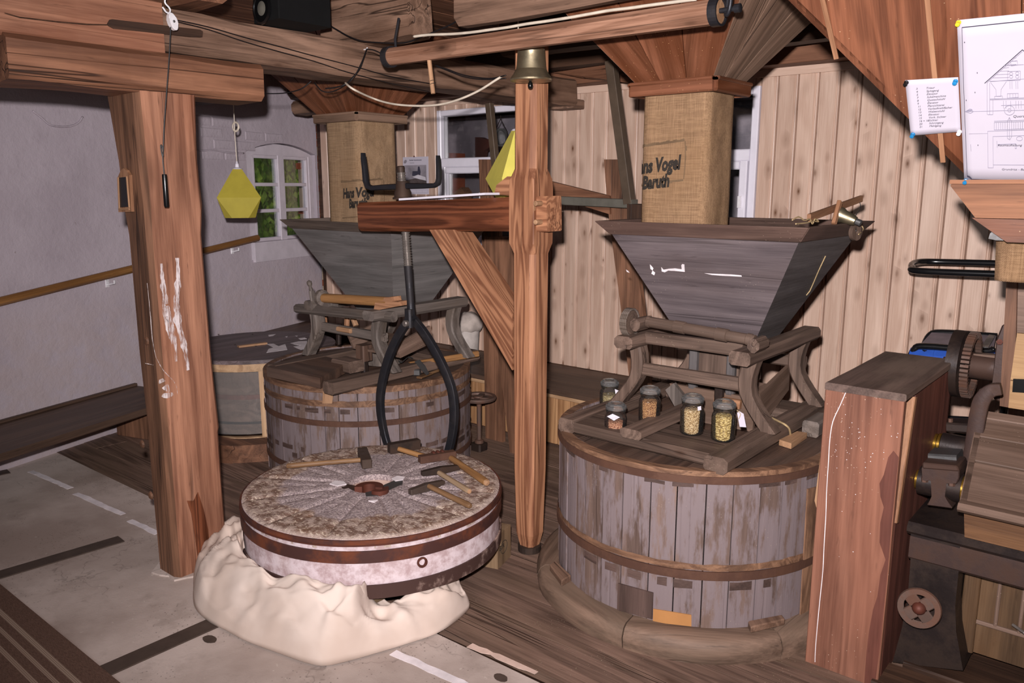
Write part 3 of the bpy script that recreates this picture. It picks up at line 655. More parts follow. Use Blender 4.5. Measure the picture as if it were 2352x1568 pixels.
# board wall (wall_back): tongue-and-groove pine boards, each its own piece, with two inner windows
wall_back = sbox('wall_back', (-6.36, Y_WALL + .03, -.02), (-4.74, Y_WALL + .10, 2.75), M['dark_wood'], g='x')
for lo, hi in (((-3.66, -.02), (-2.72, 2.75)), ((-2.05, -.02), (2.2, 2.75)), ((-4.74, -.02), (-3.66, 1.22)), ((-2.72, -.02), (-2.05, 1.2)), ((-4.74, 2.29), (-3.66, 2.75)), ((-2.72, 2.28), (-2.05, 2.75))):
    bx('wall_core', (lo[0], Y_WALL + .03, lo[1]), (hi[0], Y_WALL + .10, hi[1]), M['dark_wood'], wall_back, ch=.001)
BW = .117; cache = {}
WIN2 = (-4.74, -3.66, 1.22, 2.29); WIN3 = (-2.72, -2.05, 1.2, 2.28)
def pboard(x0, x1, z0, z1):
    key = (round(x1 - x0, 3), round(z1 - z0, 3)); c = Vec(((x0 + x1)/2, Y_WALL + .015, (z0 + z1)/2))
    if key in cache:
        o, c0 = cache[key]; dup(o, Matrix.Translation(c - c0) @ WM[o.name], wall_back); return
    bm = NB(); prof = [(x0 + .001, Y_WALL + .03), (x0 + .001, Y_WALL + .012), (x0 + .008, Y_WALL + .0), (x1 - .022, Y_WALL), (x1 - .017, Y_WALL + .006), (x1 - .012, Y_WALL + .006), (x1 - .008, Y_WALL), (x1 - .004, Y_WALL + .002), (x1 - .001, Y_WALL + .012), (x1 - .001, Y_WALL + .03)]
    loft(bm, [[Vec((x, y, z)) for x, y in prof] for z in (z0, z1)]); o = mk('wall_board', bm, M['pine'], wall_back, grain=(0, 0, 1)); cache[key] = (o, c)
x = -6.275
while x < -.1:
    segs = [(.40, 2.325)]; x1 = x + BW
    for a, b, c, d in (WIN2, WIN3):
        if x1 > a + .002 and x < b - .002:
            if x < a: pboard(x, a, .40, 2.325); segs = None if x1 <= b else segs; x_ = a
            if x1 > b: pboard(b, x1, .40, 2.325)
            xa, xb = max(x, a), min(x1, b); pboard(xa, xb, .40, c); pboard(xa, xb, d, 2.325); segs = None
    if segs: pboard(x, x1, .40, 2.325)
    x = x1
sbox('trim_1', (-6.27, Y_WALL - .015, 2.325), (2.2, Y_WALL + .03, 2.37), M['pine'])
# wall plate timber over the boards
tb('wall_plate', (-6.2, Y_WALL - .02, 2.52), (2.2, Y_WALL - .02, 2.52), .24, .30, M['beam'], n=20, rough=.012, label='dark hewn wall plate beam lying above the pale board wall', cat='beam')

def pvc_window(name, x0, x1, z0, z1, zt, casements):
    r = props(put(bpy.data.objects.new(name, None), Matrix.Translation(((x0 + x1)/2, Y_WALL, z0))), kind='structure')
    y0, y1 = Y_WALL - .012, Y_WALL + .07; fw = .045; P = M['white_plastic']
    for lo, hi, g in (((x0, z0), (x0 + fw, z1), 'z'), ((x1 - fw, z0), (x1, z1), 'z'), ((x0 + fw, z1 - fw), (x1 - fw, z1), 'x'), ((x0 + fw, z0), (x1 - fw, z0 + fw), 'x'), ((x0 + fw, zt - .035), (x1 - fw, zt + .035), 'x')):
        bx('window_frame', (lo[0], y0, lo[1]), (hi[0], y1, hi[1]), P, r, g, ch=.006)
    bx('pane', (x0 + fw, y0 + .04, zt + .035), (x1 - fw, y0 + .045, z1 - fw), M['window_glass'], r)
    for a, b in casements:
        c = .05
        for lo, hi, g in (((a, z0 + fw), (a + c, zt - .035), 'z'), ((b - c, z0 + fw), (b, zt - .035), 'z'), ((a + c, zt - .035 - c), (b - c, zt - .035), 'x'), ((a + c, z0 + fw), (b - c, z0 + fw + c), 'x')):
            s = bx('casement', (lo[0], y0 - .012, lo[1]), (hi[0], y1 - .02, hi[1]), P, r, g, ch=.007)
        bx('pane', (a + c, y0 + .03, z0 + fw + c), (b - c, y0 + .035, zt - .035 - c), M['window_glass'], r)
        bx('window_handle', (b - c*.75, y0 - .045, (z0 + zt)/2 + .03), (b - c*.4, y0 - .012, (z0 + zt)/2 + .10), M['white_metal'], r, 'z', ch=.004)
    return r
pvc_window('window_2', WIN2[0], WIN2[1], WIN2[2], WIN2[3], 1.885, [(-4.69, -4.21), (-4.19, -3.71)])
pvc_window('window_3', WIN3[0], WIN3[1], WIN3[2], WIN3[3], 1.885, [(-2.67, -2.10)])
# the workshop seen through the inner windows
RY = 6.6
sbox('wall_workshop_back', (-6.24, RY, 0), (2.2, RY + .1, 2.75), M['dustwall']); sbox('wall_workshop_left', (-6.27, Y_WALL + .1, 0), (-6.23, RY, 2.75), M['dustwall']); sbox('wall_workshop_right', (.6, Y_WALL + .1, 0), (.7, RY, 2.75), M['dustwall'])
sbox('ceiling_workshop', (-6.27, Y_WALL + .1, 2.66), (2.2, RY + .1, 2.75), M['dark_wood'])
tb('workshop_beam', (-6.2, RY - .2, 2.52), (.5, RY - .2, 2.52), .25, .26, M['dark_wood'], label='dark beam seen through the inner windows of the board wall', cat='beam')
t = thing('oil_lantern', (-4.35, 5.5, 1.9), 'glass storm lantern hanging behind the inner window', 'lantern')
lc = at_y(1150, 320, 5.4)
mk('lantern_globe', lathe(NB(), [(.03, -.06), (.06, -.02), (.06, .04), (.03, .09)], lc), M['jar_lid'], t, smooth=True); mk('lantern_base', lathe(NB(), [(.07, -.11), (.075, -.10), (.05, -.07), (.03, -.06)], lc), M['mach_dark'], t); mk('lantern_chain', tube(NB(), [lc + Vec((0, 0, .17)), Vec((lc.x, lc.y, 2.66))], .003, 5), M['mach_dark'], t); mk('lantern_bail', tube(NB(), [lc + Vec((-.07, 0, -.05)), lc + Vec((-.075, 0, .06)), lc + Vec((0, 0, .17)), lc + Vec((.075, 0, .06)), lc + Vec((.07, 0, -.05))], .004, 6), M['mach_dark'], t)
c_ = at_y(1104, 338, 5.9)
bm = NB(); poly(bm, [at_y(x, y, 5.9) for x, y in ((1091, 315), (1103, 315), (1112, 319), (1123, 320), (1124, 338), (1112, 346), (1108, 362), (1091, 362))], (0, .06, 0)); mk('axe_block', bm, M['rust'], label='rusty brown shaped board behind the upper pane of the inner window', cat='board'); zz_ = at_y(1100, 362, 5.9).z; sh_ = bx('wall_shelf', (-5.0, 5.85, zz_ - .03), (-3.6, RY, zz_), M['dark_wood'], label='dark shelf on the workshop wall behind the inner window', cat='shelf')
bm = NB(); poly(bm, [at_y(x, y, 5.3) for x, y in ((1035, 448), (1058, 430), (1066, 440), (1066, 452))] + [Vec((at_y(1066, 452, 5.3).x, 5.3, 0)), Vec((at_y(1045, 452, 5.3).x, 5.3, 0))], (0, .1, 0)); mk('workshop_log', bm, M['new_wood'], label='pale wood offcut behind the lower casement of the inner window', cat='wood')
bm = NB(); beam(bm, at_y(1038, 352, 6.3), at_y(1038, 470, 6.3), .2, .2, .004); mk('brick_column', bm, M['brick'], label='reddish brick column deep behind the inner window', cat='column')

# remaining shell
sbox('wall_right', (2.2, -2.7, -.1), (2.3, 7, 2.75), M['plaster']); 
tb('wall_rear', (2.3, -2.65, 1.3), (-4.0, -2.65, 1.3), .1, 2.9, M['plaster'], ch=.001, kind='structure')
ceiling = sbox('ceiling', (-6.5, -2.7, CEIL + .03), (2.3, Y_WALL + .15, CEIL + .12), M['dark_wood'])
bw = None
for i in range(37):
    x0 = -6.45 + i*.24
    if bw is None: bw = bx('ceiling_board', (x0, -2.6, CEIL), (x0 + .236, Y_WALL, CEIL + .03), M['beam'], ceiling, 'y', ch=.003); c0 = x0
    else: dup(bw, Matrix.Translation((x0 - c0, 0, 0)) @ WM[bw.name], ceiling)
# bench along the board wall: dark boarded top, pine front
bench = thing('wall_bench', (-2.6, 4.11, 0), 'low boxed bench with pine front boards and dark top along the board wall', 'bench')
yy = 4.08
for i in range(3): bx('seat_board', (-5.0, yy + i*.213, .365), (.6, yy + (i + 1)*.213 - .004, .395), M['bench'], bench, ch=.003)
bx('edge_strip', (-5.0, 4.10, .335), (.6, 4.118, .365), M['pine_frame'], bench, ch=.002)
bw = None
for i in range(54):
    x0 = -5.0 + i*.102
    if bw is None: bw = bx('front_board', (x0, 4.115, .02), (x0 + .0985, 4.135, .335), M['pine_orange'], bench, 'z', ch=.004); c0 = x0
    else: dup(bw, Matrix.Translation((x0 - c0, 0, 0)) @ WM[bw.name], bench)
bx('inner_box', (-4.98, 4.136, .0), (.58, Y_WALL - .005, .364), M['dark_wood'], bench, ch=.002)
# ------------------------------------------------------------------ posts and ceiling timbers
# left post: hewn, flaring, with a waney left side
post = thing('wooden_post', (-3.35, 1.66, 0), 'thick hewn timber post nearest the left wall, smeared with white paint', 'post')
PX, PY = -3.231, 1.565
bm = NB(); rings = []
prof = [(0, .25, .0), (.35, .245, .0), (.62, .25, -.004), (.64, .255, .004), (1.0, .24, .0), (1.5, .235, .01), (1.62, .25, .0), (1.8, .24, .0), (2.06, .25, -.02), (2.1, .26, -.03)]
for z, wd, o in prof:
    w2 = .2 - o + .02*min(1, z/1.4) + max(0, (z - 1.45))*.085 + (.012 if 1.55 < z < 1.7 else 0); c = .03 + .01*nz((z*3, 0, 0)); r = []
    for x, y in ((PX - w2, PY + .04), (PX - w2 + .05, PY), (PX - c, PY), (PX, PY + c*.6), (PX, PY + wd*.5), (PX, PY + wd - .012), (PX - .012, PY + wd), (PX - w2, PY + wd)):
        r.append(Vec((x + .006*nz((z*4, x*9, 3)), y + .006*nz((z*4, y*9, 7)), z)))
    rings.append(r)
loft(bm, rings); tr_ = mk('trunk', bm, [M['post'], M['post_wane']], post, grain=(0, 0, 1))
for p in tr_.data.polygons:
    n = WM[tr_.name].to_3x3() @ p.normal
    if n.y < -.55 and n.x < .6: p.material_index = 1
def on_x(px, py, x): return at_x(px, py, x)
def smear(name, pts, wd, x, mat, par, seed=0, n=10):
    """ragged paint smear lying on the plane x = const"""
    P = smooth_path([at_x(px, py, x) for px, py in pts], n); L = []; R = []
    for i, p in enumerate(P):
        d = (P[min(i + 1, len(P) - 1)] - P[max(i - 1, 0)]).normalized(); s = Vec((0, -d.z, d.y)); t = i/(len(P) - 1)
        k = wd*(.35 + .65*math.sin(PI*min(max(t, .04), .96)))*(.6 + .55*abs(nz(p, 30, seed))); L.append(p + s*k); R.append(p - s*k*(.5 + abs(nz(p, 24, seed + 5))))
    bm = NB()
    for i in range(len(P) - 1):
        if abs(nz(P[i], 45, seed + 2)) > .62: continue
        bm.faces.new([bm.verts.new(q) for q in (L[i], L[i + 1], R[i + 1], R[i])])
    bmesh.ops.remove_doubles(bm, verts=bm.verts, dist=1e-5)
    return mk(name, bm, mat, par, grain=(0, 0, 1))
XS = PX + .007
for i, (pts, wd) in enumerate([([(370, 605), (372, 640), (379, 690), (388, 730), (400, 775), (404, 830)], 0.019), ([(407, 592), (408, 640), (404, 700), (412, 760), (424, 800), (432, 850)], 0.023), ([(375, 690), (380, 730), (396, 790)], 0.017), ([(370, 870), (376, 885), (388, 900)], 0.023), ([(372, 908), (384, 910), (398, 905)], 0.023)]):
    smear('paint_smear', pts, wd, XS, M['smear'], post, i)
for i, pts in enumerate([[(338, 650), (345, 720), (350, 780), (358, 820)], [(358, 820), (375, 850), (402, 880), (408, 905)], [(333, 834), (352, 838)]]):
    smear('paint_smear', pts, .0022, XS if i else XS - .0, M['smear'], post, 20 + i, 14)
bm = NB(); poly(bm, [at_x(x, y, PX + .0075) for x, y in ((455, 1130), (468, 1170), (478, 1215), (482, 1262), (470, 1285), (455, 1280), (448, 1230), (440, 1180), (430, 1150), (445, 1150))], (-.003, 0, 0)); mk('rust_stain', bm, M['larch_dark'], post, grain=(0, 0, 1))
for q in ((325, 1020), (345, 1138), (335, 783)):
    c_ = at_y(q[0], q[1], PY - .004); mk('knot', lathe(NB(), [(.02, -.004), (.014, .003), (.005, .004)], c_, (0, -1, 0), 10), M['post_wane'], post)
tt = mk('base_mortar', band(NB(), (PX - .1, PY + .12), .1, .150, 0, .008, 20, wob=.03), M['concrete'], post)
# bolster and the long main beam lying on it
tb('bolster', (-3.335, 1.115, 2.145), (-3.335, 2.13, 2.145), .25, .165, M['beam'], ch=.025, n=12, rough=.014, seed=3, label='short bolster beam with rounded end on top of the left post', cat='beam')
mb = thing('main_beam', (-3.36, 2.4, 2.2), 'long hewn main beam running from the left post towards the board wall', 'beam')
tb('beam_near', (-3.37, -.6, 2.318), (-3.37, 1.70, 2.318), .275, .20, M['post'], mb, ch=.012, n=14, rough=.012, seed=8)
tb('beam_far', (-3.375, 1.702, 2.315), (-3.375, 4.54, 2.315), .255, .17, M['beam_grey'], mb, ch=.02, n=16, rough=.016, seed=5)
bm = NB(); poly(bm, [at_x(x, y, -3.231) for x, y in ((246, 56), (252, 45), (258, 44), (460, 68), (466, 72), (465, 85), (440, 84), (262, 66), (250, 60))], (-.03, 0, 0)); mk('mortise', bm, M['dark_wood'], mb, grain=(0, 1, 0))
for i, (pts) in enumerate([[(10, 30), (45, 40), (130, 50), (200, 56), (246, 57)]]):
    P = [at_x(x, y, -3.2295) for x, y in pts]; mk('crack', tube(NB(), P, .0025, 4), M['dark_wood'], mb)
tb('beam_tenon', (-3.37, 4.54, 2.245), (-3.37, 4.66, 2.245), .2, .06, M['beam_grey'], mb)
# joists across the main beam
def joist(y, z0, z1, x0, x1, mat, lab, wdt=.17, seed=0, rough=.02):
    tb('joist', (x0, y + wdt/2, (z0 + z1)/2), (x1, y + wdt/2, (z0 + z1)/2), wdt, z1 - z0, M[mat], ch=.03, n=18, rough=rough, seed=seed, label=lab, cat='joist', group=None)
joist(2.70, 2.395, CEIL - .002, -3.54, -2.90, 'beam_grey', 'short rough joist end resting on the main beam above the black iron wing nut', seed=1)
joist(2.55, 2.352, CEIL - .002, at_y(1042, 58, 2.55).x, -1.12, 'beam_grey', 'heavy rough joist over the winding beam, with a white cable below it', .11, seed=2, rough=.012)
joist(1.02, 2.425, CEIL - .002, -4.7, .6, 'beam', 'ceiling joist nearest the camera, crossing above the left post', seed=3)
joist(1.75, 2.42, CEIL - .002, -5.0, -3.1, 'beam', 'ceiling joist directly behind the pulley hook', seed=4)
joist(3.70, 2.43, CEIL - .002, -3.2, 2.0, 'dark_wood', 'dark ceiling joist above the two hoppers', seed=5)
joist(4.2, 2.43, CEIL - .002, -6.0, 2.0, 'dark_wood', 'dark ceiling joist next to the board wall', seed=6)
bm = NB(); beam(bm, (-4.95, 1.6, 2.27), (-4.3, 2.6, 2.30), .1, .1, .01, 8, .01); mk('tie_beam', bm, M['beam'], grain=(2.15, 1.9, 0), label='slanting tie beam in the dark behind the left post top', cat='beam')
tb('corner_beam', (-5.55, 3.0, 2.36), (-4.75, 3.0, 2.36), .22, .2, M['dark_wood'], n=10, rough=.012, label='dark beam above the six-pane window and yellow lamp', cat='beam')
bm = NB(); beam(bm, at_y(690, 250, 4.0), at_y(745, 240, 4.0), .16, .11, .02, 4, .02); mk('bracket_block', bm, M['beam_grey'], label='grey timber stub beside the left funnel collar', cat='timber')
bm = NB(); beam(bm, at_y(1258, 135, 4.55), at_y(1472, 165, 4.45), .12, .16, .01, 10, .015); mk('hewn_beam', bm, M['beam'], grain=(1, -.1, 0), label='ragged dark beam behind the bell, above the boards', cat='beam')

# roller beam with iron ring ends, hanging under the joist
RL = -2.80; RRt = -1.245; ry = 2.5; rz = 2.25
rol = thing('winding_beam', (-2.0, ry, rz), 'chamfered wooden winding beam with black iron rings at both ends', 'beam')
ra, rb = Vec((RL, ry, rz + .008)), Vec((RRt, ry, rz - .005))
mk('shaft', loft(NB(), [[p + Vec((0, .036*math.cos(PI/8 + PI/4*i)*k, .038*math.sin(PI/8 + PI/4*i)*k)) for i in range(8)] for p, k in ((ra, 1), (ra.lerp(rb, .5), 1.01), (rb, 1.06))]), M['roller'], rol)
def ring_x(c, r, wd, t=.007): return [(r - t, -wd/2), (r, -wd/2), (r, wd/2), (r - t, wd/2)]
for p in (ra, rb):
    M2 = frame((1, 0, 0), p); bm = NB(); loft(bm, [[M2 @ Vec((h, r*math.cos(2*PI*k/24), r*math.sin(2*PI*k/24))) for r, h in ring_x(p, .045, .03)] for k in range(24)], loop=True); mk('iron_ring', bm, M['black_iron'], rol)
mk('end_disc', lathe(NB(), [(.038, 0), (.038, .008), (.01, .009)], rb, (1, 0, 0), 20), M['cut_wood'], rol)
mk('axle_pin', lathe(NB(), [(.008, 0), (.008, .05), (.014, .052), (.014, .07), (.006, .072)], rb + Vec((.008, 0, .002)), (1, 0, 0), 12), M['black_iron'], rol)
mk('hanger', tube(NB(), smooth_path([rb + Vec((.03, .012, .25)), rb + Vec((.03, .012, .06)), rb + Vec((.03, .0, -.012)), rb + Vec((.05, -.012, .02)), rb + Vec((.05, -.012, .2))], 5), .007, 8), M['black_iron'], rol, smooth=True)
mk('hanger', tube(NB(), [ra + Vec((.004, .035, .0)), ra + Vec((.0, .035, .08)), ra + Vec((.0, .06, .17))], .006, 8), M['black_iron'], rol)
pg = at_y(985, 140, ry); pe = at_y(995, 215, ry)
mk('peg', tube(NB(), [pg + Vec((0, 0, .02)), pe], .0095, 10), M['cut_wood'], rol, grain=(0, 0, 1)); mk('peg_wire', tube(NB(), [pe + Vec((.0115*math.cos(a), .0115*math.sin(a), .030 + .002*a)) for a in [i*.5 for i in range(25)]], .0012, 5), M['cable_black'], rol)

# ------------------------------------------------------------------ crane
CX0, CX1, CY0, CY1 = -2.292, -2.170, 2.728, 2.848      # lower square section
crane = thing('millstone_crane', (-2.23, 2.79, 0), 'wooden jib crane post with arm and diagonal brace, holding the iron screw', 'crane')
CC = Vec(((CX0 + CX1)/2, (CY0 + CY1)/2, 0))
def csec(z, hw, c):
    return [CC + Vec((x, y, z)) for x, y in ((-hw + c, -hw), (hw - c, -hw), (hw, -hw + c), (hw, hw - c), (hw - c, hw), (-hw + c, hw), (-hw, hw - c), (-hw, -hw + c))]
bm = NB(); loft(bm, [csec(z, h, c) for z, h, c in ((.035, .040, .017), (.10, .052, .016), (.42, .060, .018), (.9, .062, .02), (1.41, .064, .022), (1.455, .070, .005), (1.47, .070, .004), (1.69, .070, .004), (1.73, .068, .006), (1.775, .060, .022), (2.0, .060, .022), (2.31, .060, .022))])
mk('post', bm, M['larch'], crane, grain=(0, 0, 1))
mk('foot_collar', lathe(NB(), [(.052, 0), (.055, .003), (.055, .035), (.045, .038)], (CC.x, CC.y, .0), (0, 0, 1), 20), M['nut'], crane)
aL = Vec((-3.335, 2.79, 1.543)); aR = Vec((-2.10, 2.79, 1.585)); ae = Vec((CX0 - .0, 2.79, 1.58))
tb('arm', aL, ae + Vec((.02, 0, 0)), .125, .148, M['larch_dark'], crane, ch=.016, n=6, rough=.003)
tb('arm_tenon', ae + Vec((.02, .0, -.0)), Vec((-2.105, 2.79, 1.585)), .105, .150, M['larch'], crane, ch=.006)
mk('cut_wedge', slab(NB(), [at_y(x, y, CY0 - .008) for x, y in ((1217, 447), (1222, 452), (1228, 470), (1224, 500), (1219, 520), (1216, 500))], (0, .01, 0)), M['cut_wood'], crane, grain=(0, 0, 1))
for q in ((1233, 467), (1234, 510)):
    p = at_x(q[0], q[1], -2.135); mk('peg', lathe(NB(), [(.011, 0), (.011, .05), (.008, .052)], Vec((p.x, 2.735 + .012, p.z)), (0, -1, 0), 12), M['cut_wood'], crane)
# brace from arm down to post
bq = [at_y(x, y, CY0 + .008) for x, y in ((983, 522), (1042, 522), (1176, 722), (1176, 850))]
mk('brace', slab(NB(), bq, (0, .105, 0)), M['larch'], crane, grain=bq[3] - bq[0])
bm = NB(); L_ = [(1138, 752), (1150, 756), (1146, 768), (1138, 775)]; poly(bm, [at_y(x, y, 2.738) for x, y in L_], (0, .004, 0)); mk('chip', bm, M['cut_wood'], crane)
mk('block', slab(NB(), [at_y(x, y, 2.80) for x, y in ((1135, 446), (1140, 425), (1165, 405), (1180, 405), (1180, 450))], (0, .10, 0)), M['larch'], crane)
# white sheet of board lying on the arm
bm = NB(); p0 = at_y(937, 459, 2.76); p1 = at_y(1134, 448, 2.76); pm = at_y(1005, 457.5, 2.76)
beam(bm, p0 + Vec((0, 0, .003)), p1 + Vec((0, 0, .006)), .12, .010, .0005); mk('white_board', bm, M['white_plastic'], grain=(1, 0, 0), label='thin white sheet lying on top of the crane arm', cat='board')
# screw with wing nut
SX, SY = -3.105, 2.79
scr = thing('crane_screw', (SX, SY, 1.0), 'iron lifting screw through the crane arm, ending in a pivot for the tongs', 'screw')
s_top = at_y(921, 382, SY); s_low = at_y(946, 735, SY); s_top = Vec((s_top.x, SY, s_top.z)); s_low = Vec((s_low.x, SY, s_low.z))
def thread(bm, a, b, r0, r1, pitch, seg=20):
    a = Vec(a); b = Vec(b); L = (b - a).length; n = int(L/pitch*8); prof = []
    for i in range(n + 1):
        ph = (i % 8)/8; prof.append((r0 + (r1 - r0)*(.5 + .5*math.cos(2*PI*ph)), L*i/n))
    return lathe(bm, prof, a, (b - a), seg)
mid = s_low.lerp(s_top, .36)
mk('threaded_rod', thread(NB(), mid, s_top - Vec((0, 0, .03)), .0175, .0225, .0128), M['screw'], scr, grain=(0, 0, 1), smooth=60)
mk('rod_tip', lathe(NB(), [(.0195, 0), (.020, .026), (.017, .032)], s_top - Vec((0, 0, .03)), s_top - s_low, 18), M['nut'], scr)
mk('shank', lathe(NB(), [(.021, 0), (.021, .06), (.019, .1), (.0215, (mid - s_low).length)], s_low, mid - s_low, 16), M['black_iron'], scr, grain=(0, 0, 1), smooth=40)
hd = s_low; bm = NB(); beam(bm, hd + Vec((0, -.02, -.035)), hd + Vec((0, -.02, .06)), .046, .03, .008); mk('pivot_eye', bm, M['black_iron'], scr)
mk('pivot_bolt', lathe(NB(), [(.017, 0), (.017, .016), (.012, .02)], hd + Vec((0, -.035, -.012)), (0, -1, 0), 10), M['screw'], scr)
nut = thing('wing_nut', (SX, SY, 1.65), 'black iron wing nut with two upright handles above the crane arm', 'nut')
nz0 = at_y(930, 455, SY).z; n1 = at_y(930, 405, SY).z; nc = Vec((at_y(925, 430, SY).x, SY, nz0))
mk('nut_body', lathe(NB(), [(.052, 0), (.052, .01), (.044, .012), (.043, .035), (.036, .05), (.034, .085), (.03, .09)], nc - Vec((0, 0, .006)), (0, 0, 1), 20), M['nut'], nut, smooth=40)
def at(px, py): return at_y(px, py, SY - .0)
def bar(bm, pts, ws, t): # flat forged bar in the x-z plane
    P = [at(*q) for q in pts]; rings = []
    for i, p in enumerate(P):
        d = (P[min(i + 1, len(P) - 1)] - P[max(i - 1, 0)]).normalized(); s = Vec((-d.z, 0, d.x))*ws[i]; e = Vec((0, t/2, 0))
        rings.append([p - s*.7 - e, p - s - e*.5, p - s + e*.5, p - s*.7 + e, p + s*.7 + e, p + s + e*.5, p + s - e*.5, p + s*.7 - e])
    return loft(bm, rings)
mk('handle', bar(NB(), [(930, 428), (880, 430), (855, 432), (845, 428), (840, 415), (838, 390), (835, 365), (834, 351)], [.016, .014, .013, .014, .013, .011, .009, .003], .028), M['black_iron'], nut, smooth=50)
mk('handle', bar(NB(), [(925, 427), (970, 427), (998, 426), (1006, 421), (1008, 410), (1008, 390), (1007, 368), (1006, 357)], [.016, .013, .011, .012, .011, .010, .008, .003], .026), M['black_iron'], nut, smooth=50)
# tongs
tg = thing('millstone_tongs', tuple(s_low - Vec((0, 0, .7))), 'large curved black iron tongs hanging from the screw behind the millstone', 'tongs')
TY = SY
def arm_t(pts, ws, y): 
    P = [at_y(px, py, y) for px, py in pts]; Q = smooth_path(P, 5); rings = []; n = len(Q)
    for i, p in enumerate(Q):
        d = (Q[min(i + 1, n - 1)] - Q[max(i - 1, 0)]).normalized(); k = i/(n - 1)*(len(ws) - 1); j = min(int(k), len(ws) - 2); wv = ws[j] + (ws[j + 1] - ws[j])*(k - j)
        s = Vec((-d.z, 0, d.x)).normalized()*wv; e = Vec((0, .014, 0)); rings.append([p - s - e*.8, p - s*.85 - e, p + s*.85 - e, p + s - e*.8, p + s + e*.8, p + s*.85 + e, p - s*.85 + e, p - s + e*.8])
    return loft(NB(), rings)
mk('tong_arm', arm_t([(948, 724), (915, 772), (890, 830), (875, 895), (874, 945), (884, 1000), (898, 1040), (915, 1075)], [.020, .022, .023, .023, .023, .021, .019, .014], TY - .012), M['black_iron'], tg, grain=(0, 0, 1), smooth=40)
mk('tong_arm', arm_t([(942, 724), (975, 765), (1010, 825), (1035, 885), (1043, 940), (1040, 990), (1030, 1035), (1015, 1075)], [.020, .022, .023, .023, .023, .021, .019, .014], TY + .016), M['black_iron'], tg, grain=(0, 0, 1), smooth=40)
# bell on the post
bl = thing('bronze_bell', (-2.13, CY0 - .08, 2.2), 'old bronze bell hanging on the crane post below the winding beam', 'bell')
bc = Vec((at_y(1220, 150, CY0 - .075).x, CY0 - .075, 0)); zt = at_y(1220, 106, CY0 - .075).z; zb = at_y(1220, 186, CY0 - .075).z; H = zt - zb
mk('bell_body', lathe(NB(), [(.084, 0), (.0855, .006), (.080, .016), (.071, .028), (.064, .042), (.0615, .044), (.059, .06), (.0565, .09), (.055, .118), (.0555, .12), (.0535, .124), (.053, .136), (.045, H - .004), (.03, H), (.028, H), (.04, H - .012), (.048, .12), (.053, .07), (.062, .03), (.078, .004)], Vec((bc.x, bc.y, zb)), (0, 0, 1), 40), M['brass'], bl, smooth=35)
mk('clapper', lathe(NB(), [(.004, .09), (.004, .0), (.009, -.008), (.011, -.018), (.009, -.027), (.003, -.031)], Vec((bc.x - .004, bc.y, zb)), (0, 0, 1), 14), M['black'], bl, smooth=True)
mk('bell_hanger', tube(NB(), [Vec((bc.x, bc.y, zt - .005)), Vec((bc.x, bc.y, zt + .02)), Vec((bc.x, CY0 + .02, zt + .025))], .008, 8), M['black_iron'], bl)
# ------------------------------------------------------------------ millstone casings (tubs)
def arc_solid(bm, c, r0, r1, z0, z1, a0, a1, n=4):
    return band(bm, c, r0, r1, z0, z1, n, a0, a1)
def tub(label, c, R, z0, z1, hoops, patches, mats, nst=36, seed=0, bands=(), lid_ax='y', rim=.034):
    rnd = random.Random(seed); t = thing('millstone_casing', (c[0], c[1], z0), label, 'tub')
    a = 0; cuts = [0]
    while a < 2*PI - .12: a += rnd.uniform(.125, .21); cuts.append(a)
    cuts[-1] = 2*PI
    for a0, a1 in zip(cuts, cuts[1:]):
        d = rnd.uniform(-.0022, .0022); am = (a0 + a1)/2; g = .0022/R
        bm = NB(); arc_solid(bm, c, R - rim, R + d, z0, z1 + rnd.uniform(-.002, .002), a0 + g, a1 - g, 3)
        mk('stave', bm, mats[0], t, grain=(0, 0, 1))
    mk('rim_ring', band(NB(), c, R - rim + .003, R + .0035, z1 - .03, z1 + .0035, 96, wob=.002), M['stave_rim'], t, grain=(1, 0, 0))
    for z, h in hoops:
        mk('hoop', band(NB(), c, R + .001, R + .0075, z - h/2, z + h/2, 96), M['hoop'], t)
    # bare strips where an old hoop or scuffed paint has gone
    for z, h, mat, dens, col in bands:
        k = 0; bm = NB()
        while k < 2*PI:
            ln = rnd.uniform(.03, .16) if dens < 1 else 2*PI/40
            if rnd.random() < dens:
                n = max(2, int(ln/.03)); 
                for i in range(n):
                    b0 = k + ln*i/n; b1 = k + ln*(i + 1)/n; ri = R + .0032
                    zz = [z - h/2 + .004*nz((b0*9, z, 1)), z - h/2 + .004*nz((b1*9, z, 1)), z + h/2 + .006*nz((b1*11, z, 2)), z + h/2 + .006*nz((b0*11, z, 2))]
                    bm.faces.new([bm.verts.new((c[0] + ri*math.cos(b), c[1] + ri*math.sin(b), q)) for b, q in zip((b0, b1, b1, b0), zz)])
            k += ln + (rnd.uniform(.01, .12) if dens < 1 else 0)
        bmesh.ops.remove_doubles(bm, verts=bm.verts, dist=1e-5); mk('worn_band', bm, M[mat], t, kind='stuff')
    s = -R
    while s < R - .02:
        wd = rnd.uniform(.11, .15); bm = NB(); circ_strip(bm, c, R - rim, s + .0012, min(s + wd, R) - .0012, z1 - .03, z1 - .009 + rnd.uniform(-.0015, .0015), lid_ax)
        mk('lid_board', bm, mats[1], t, grain=(0, 1, 0) if lid_ax == 'y' else (1, 0, 0)); s += wd
    return t

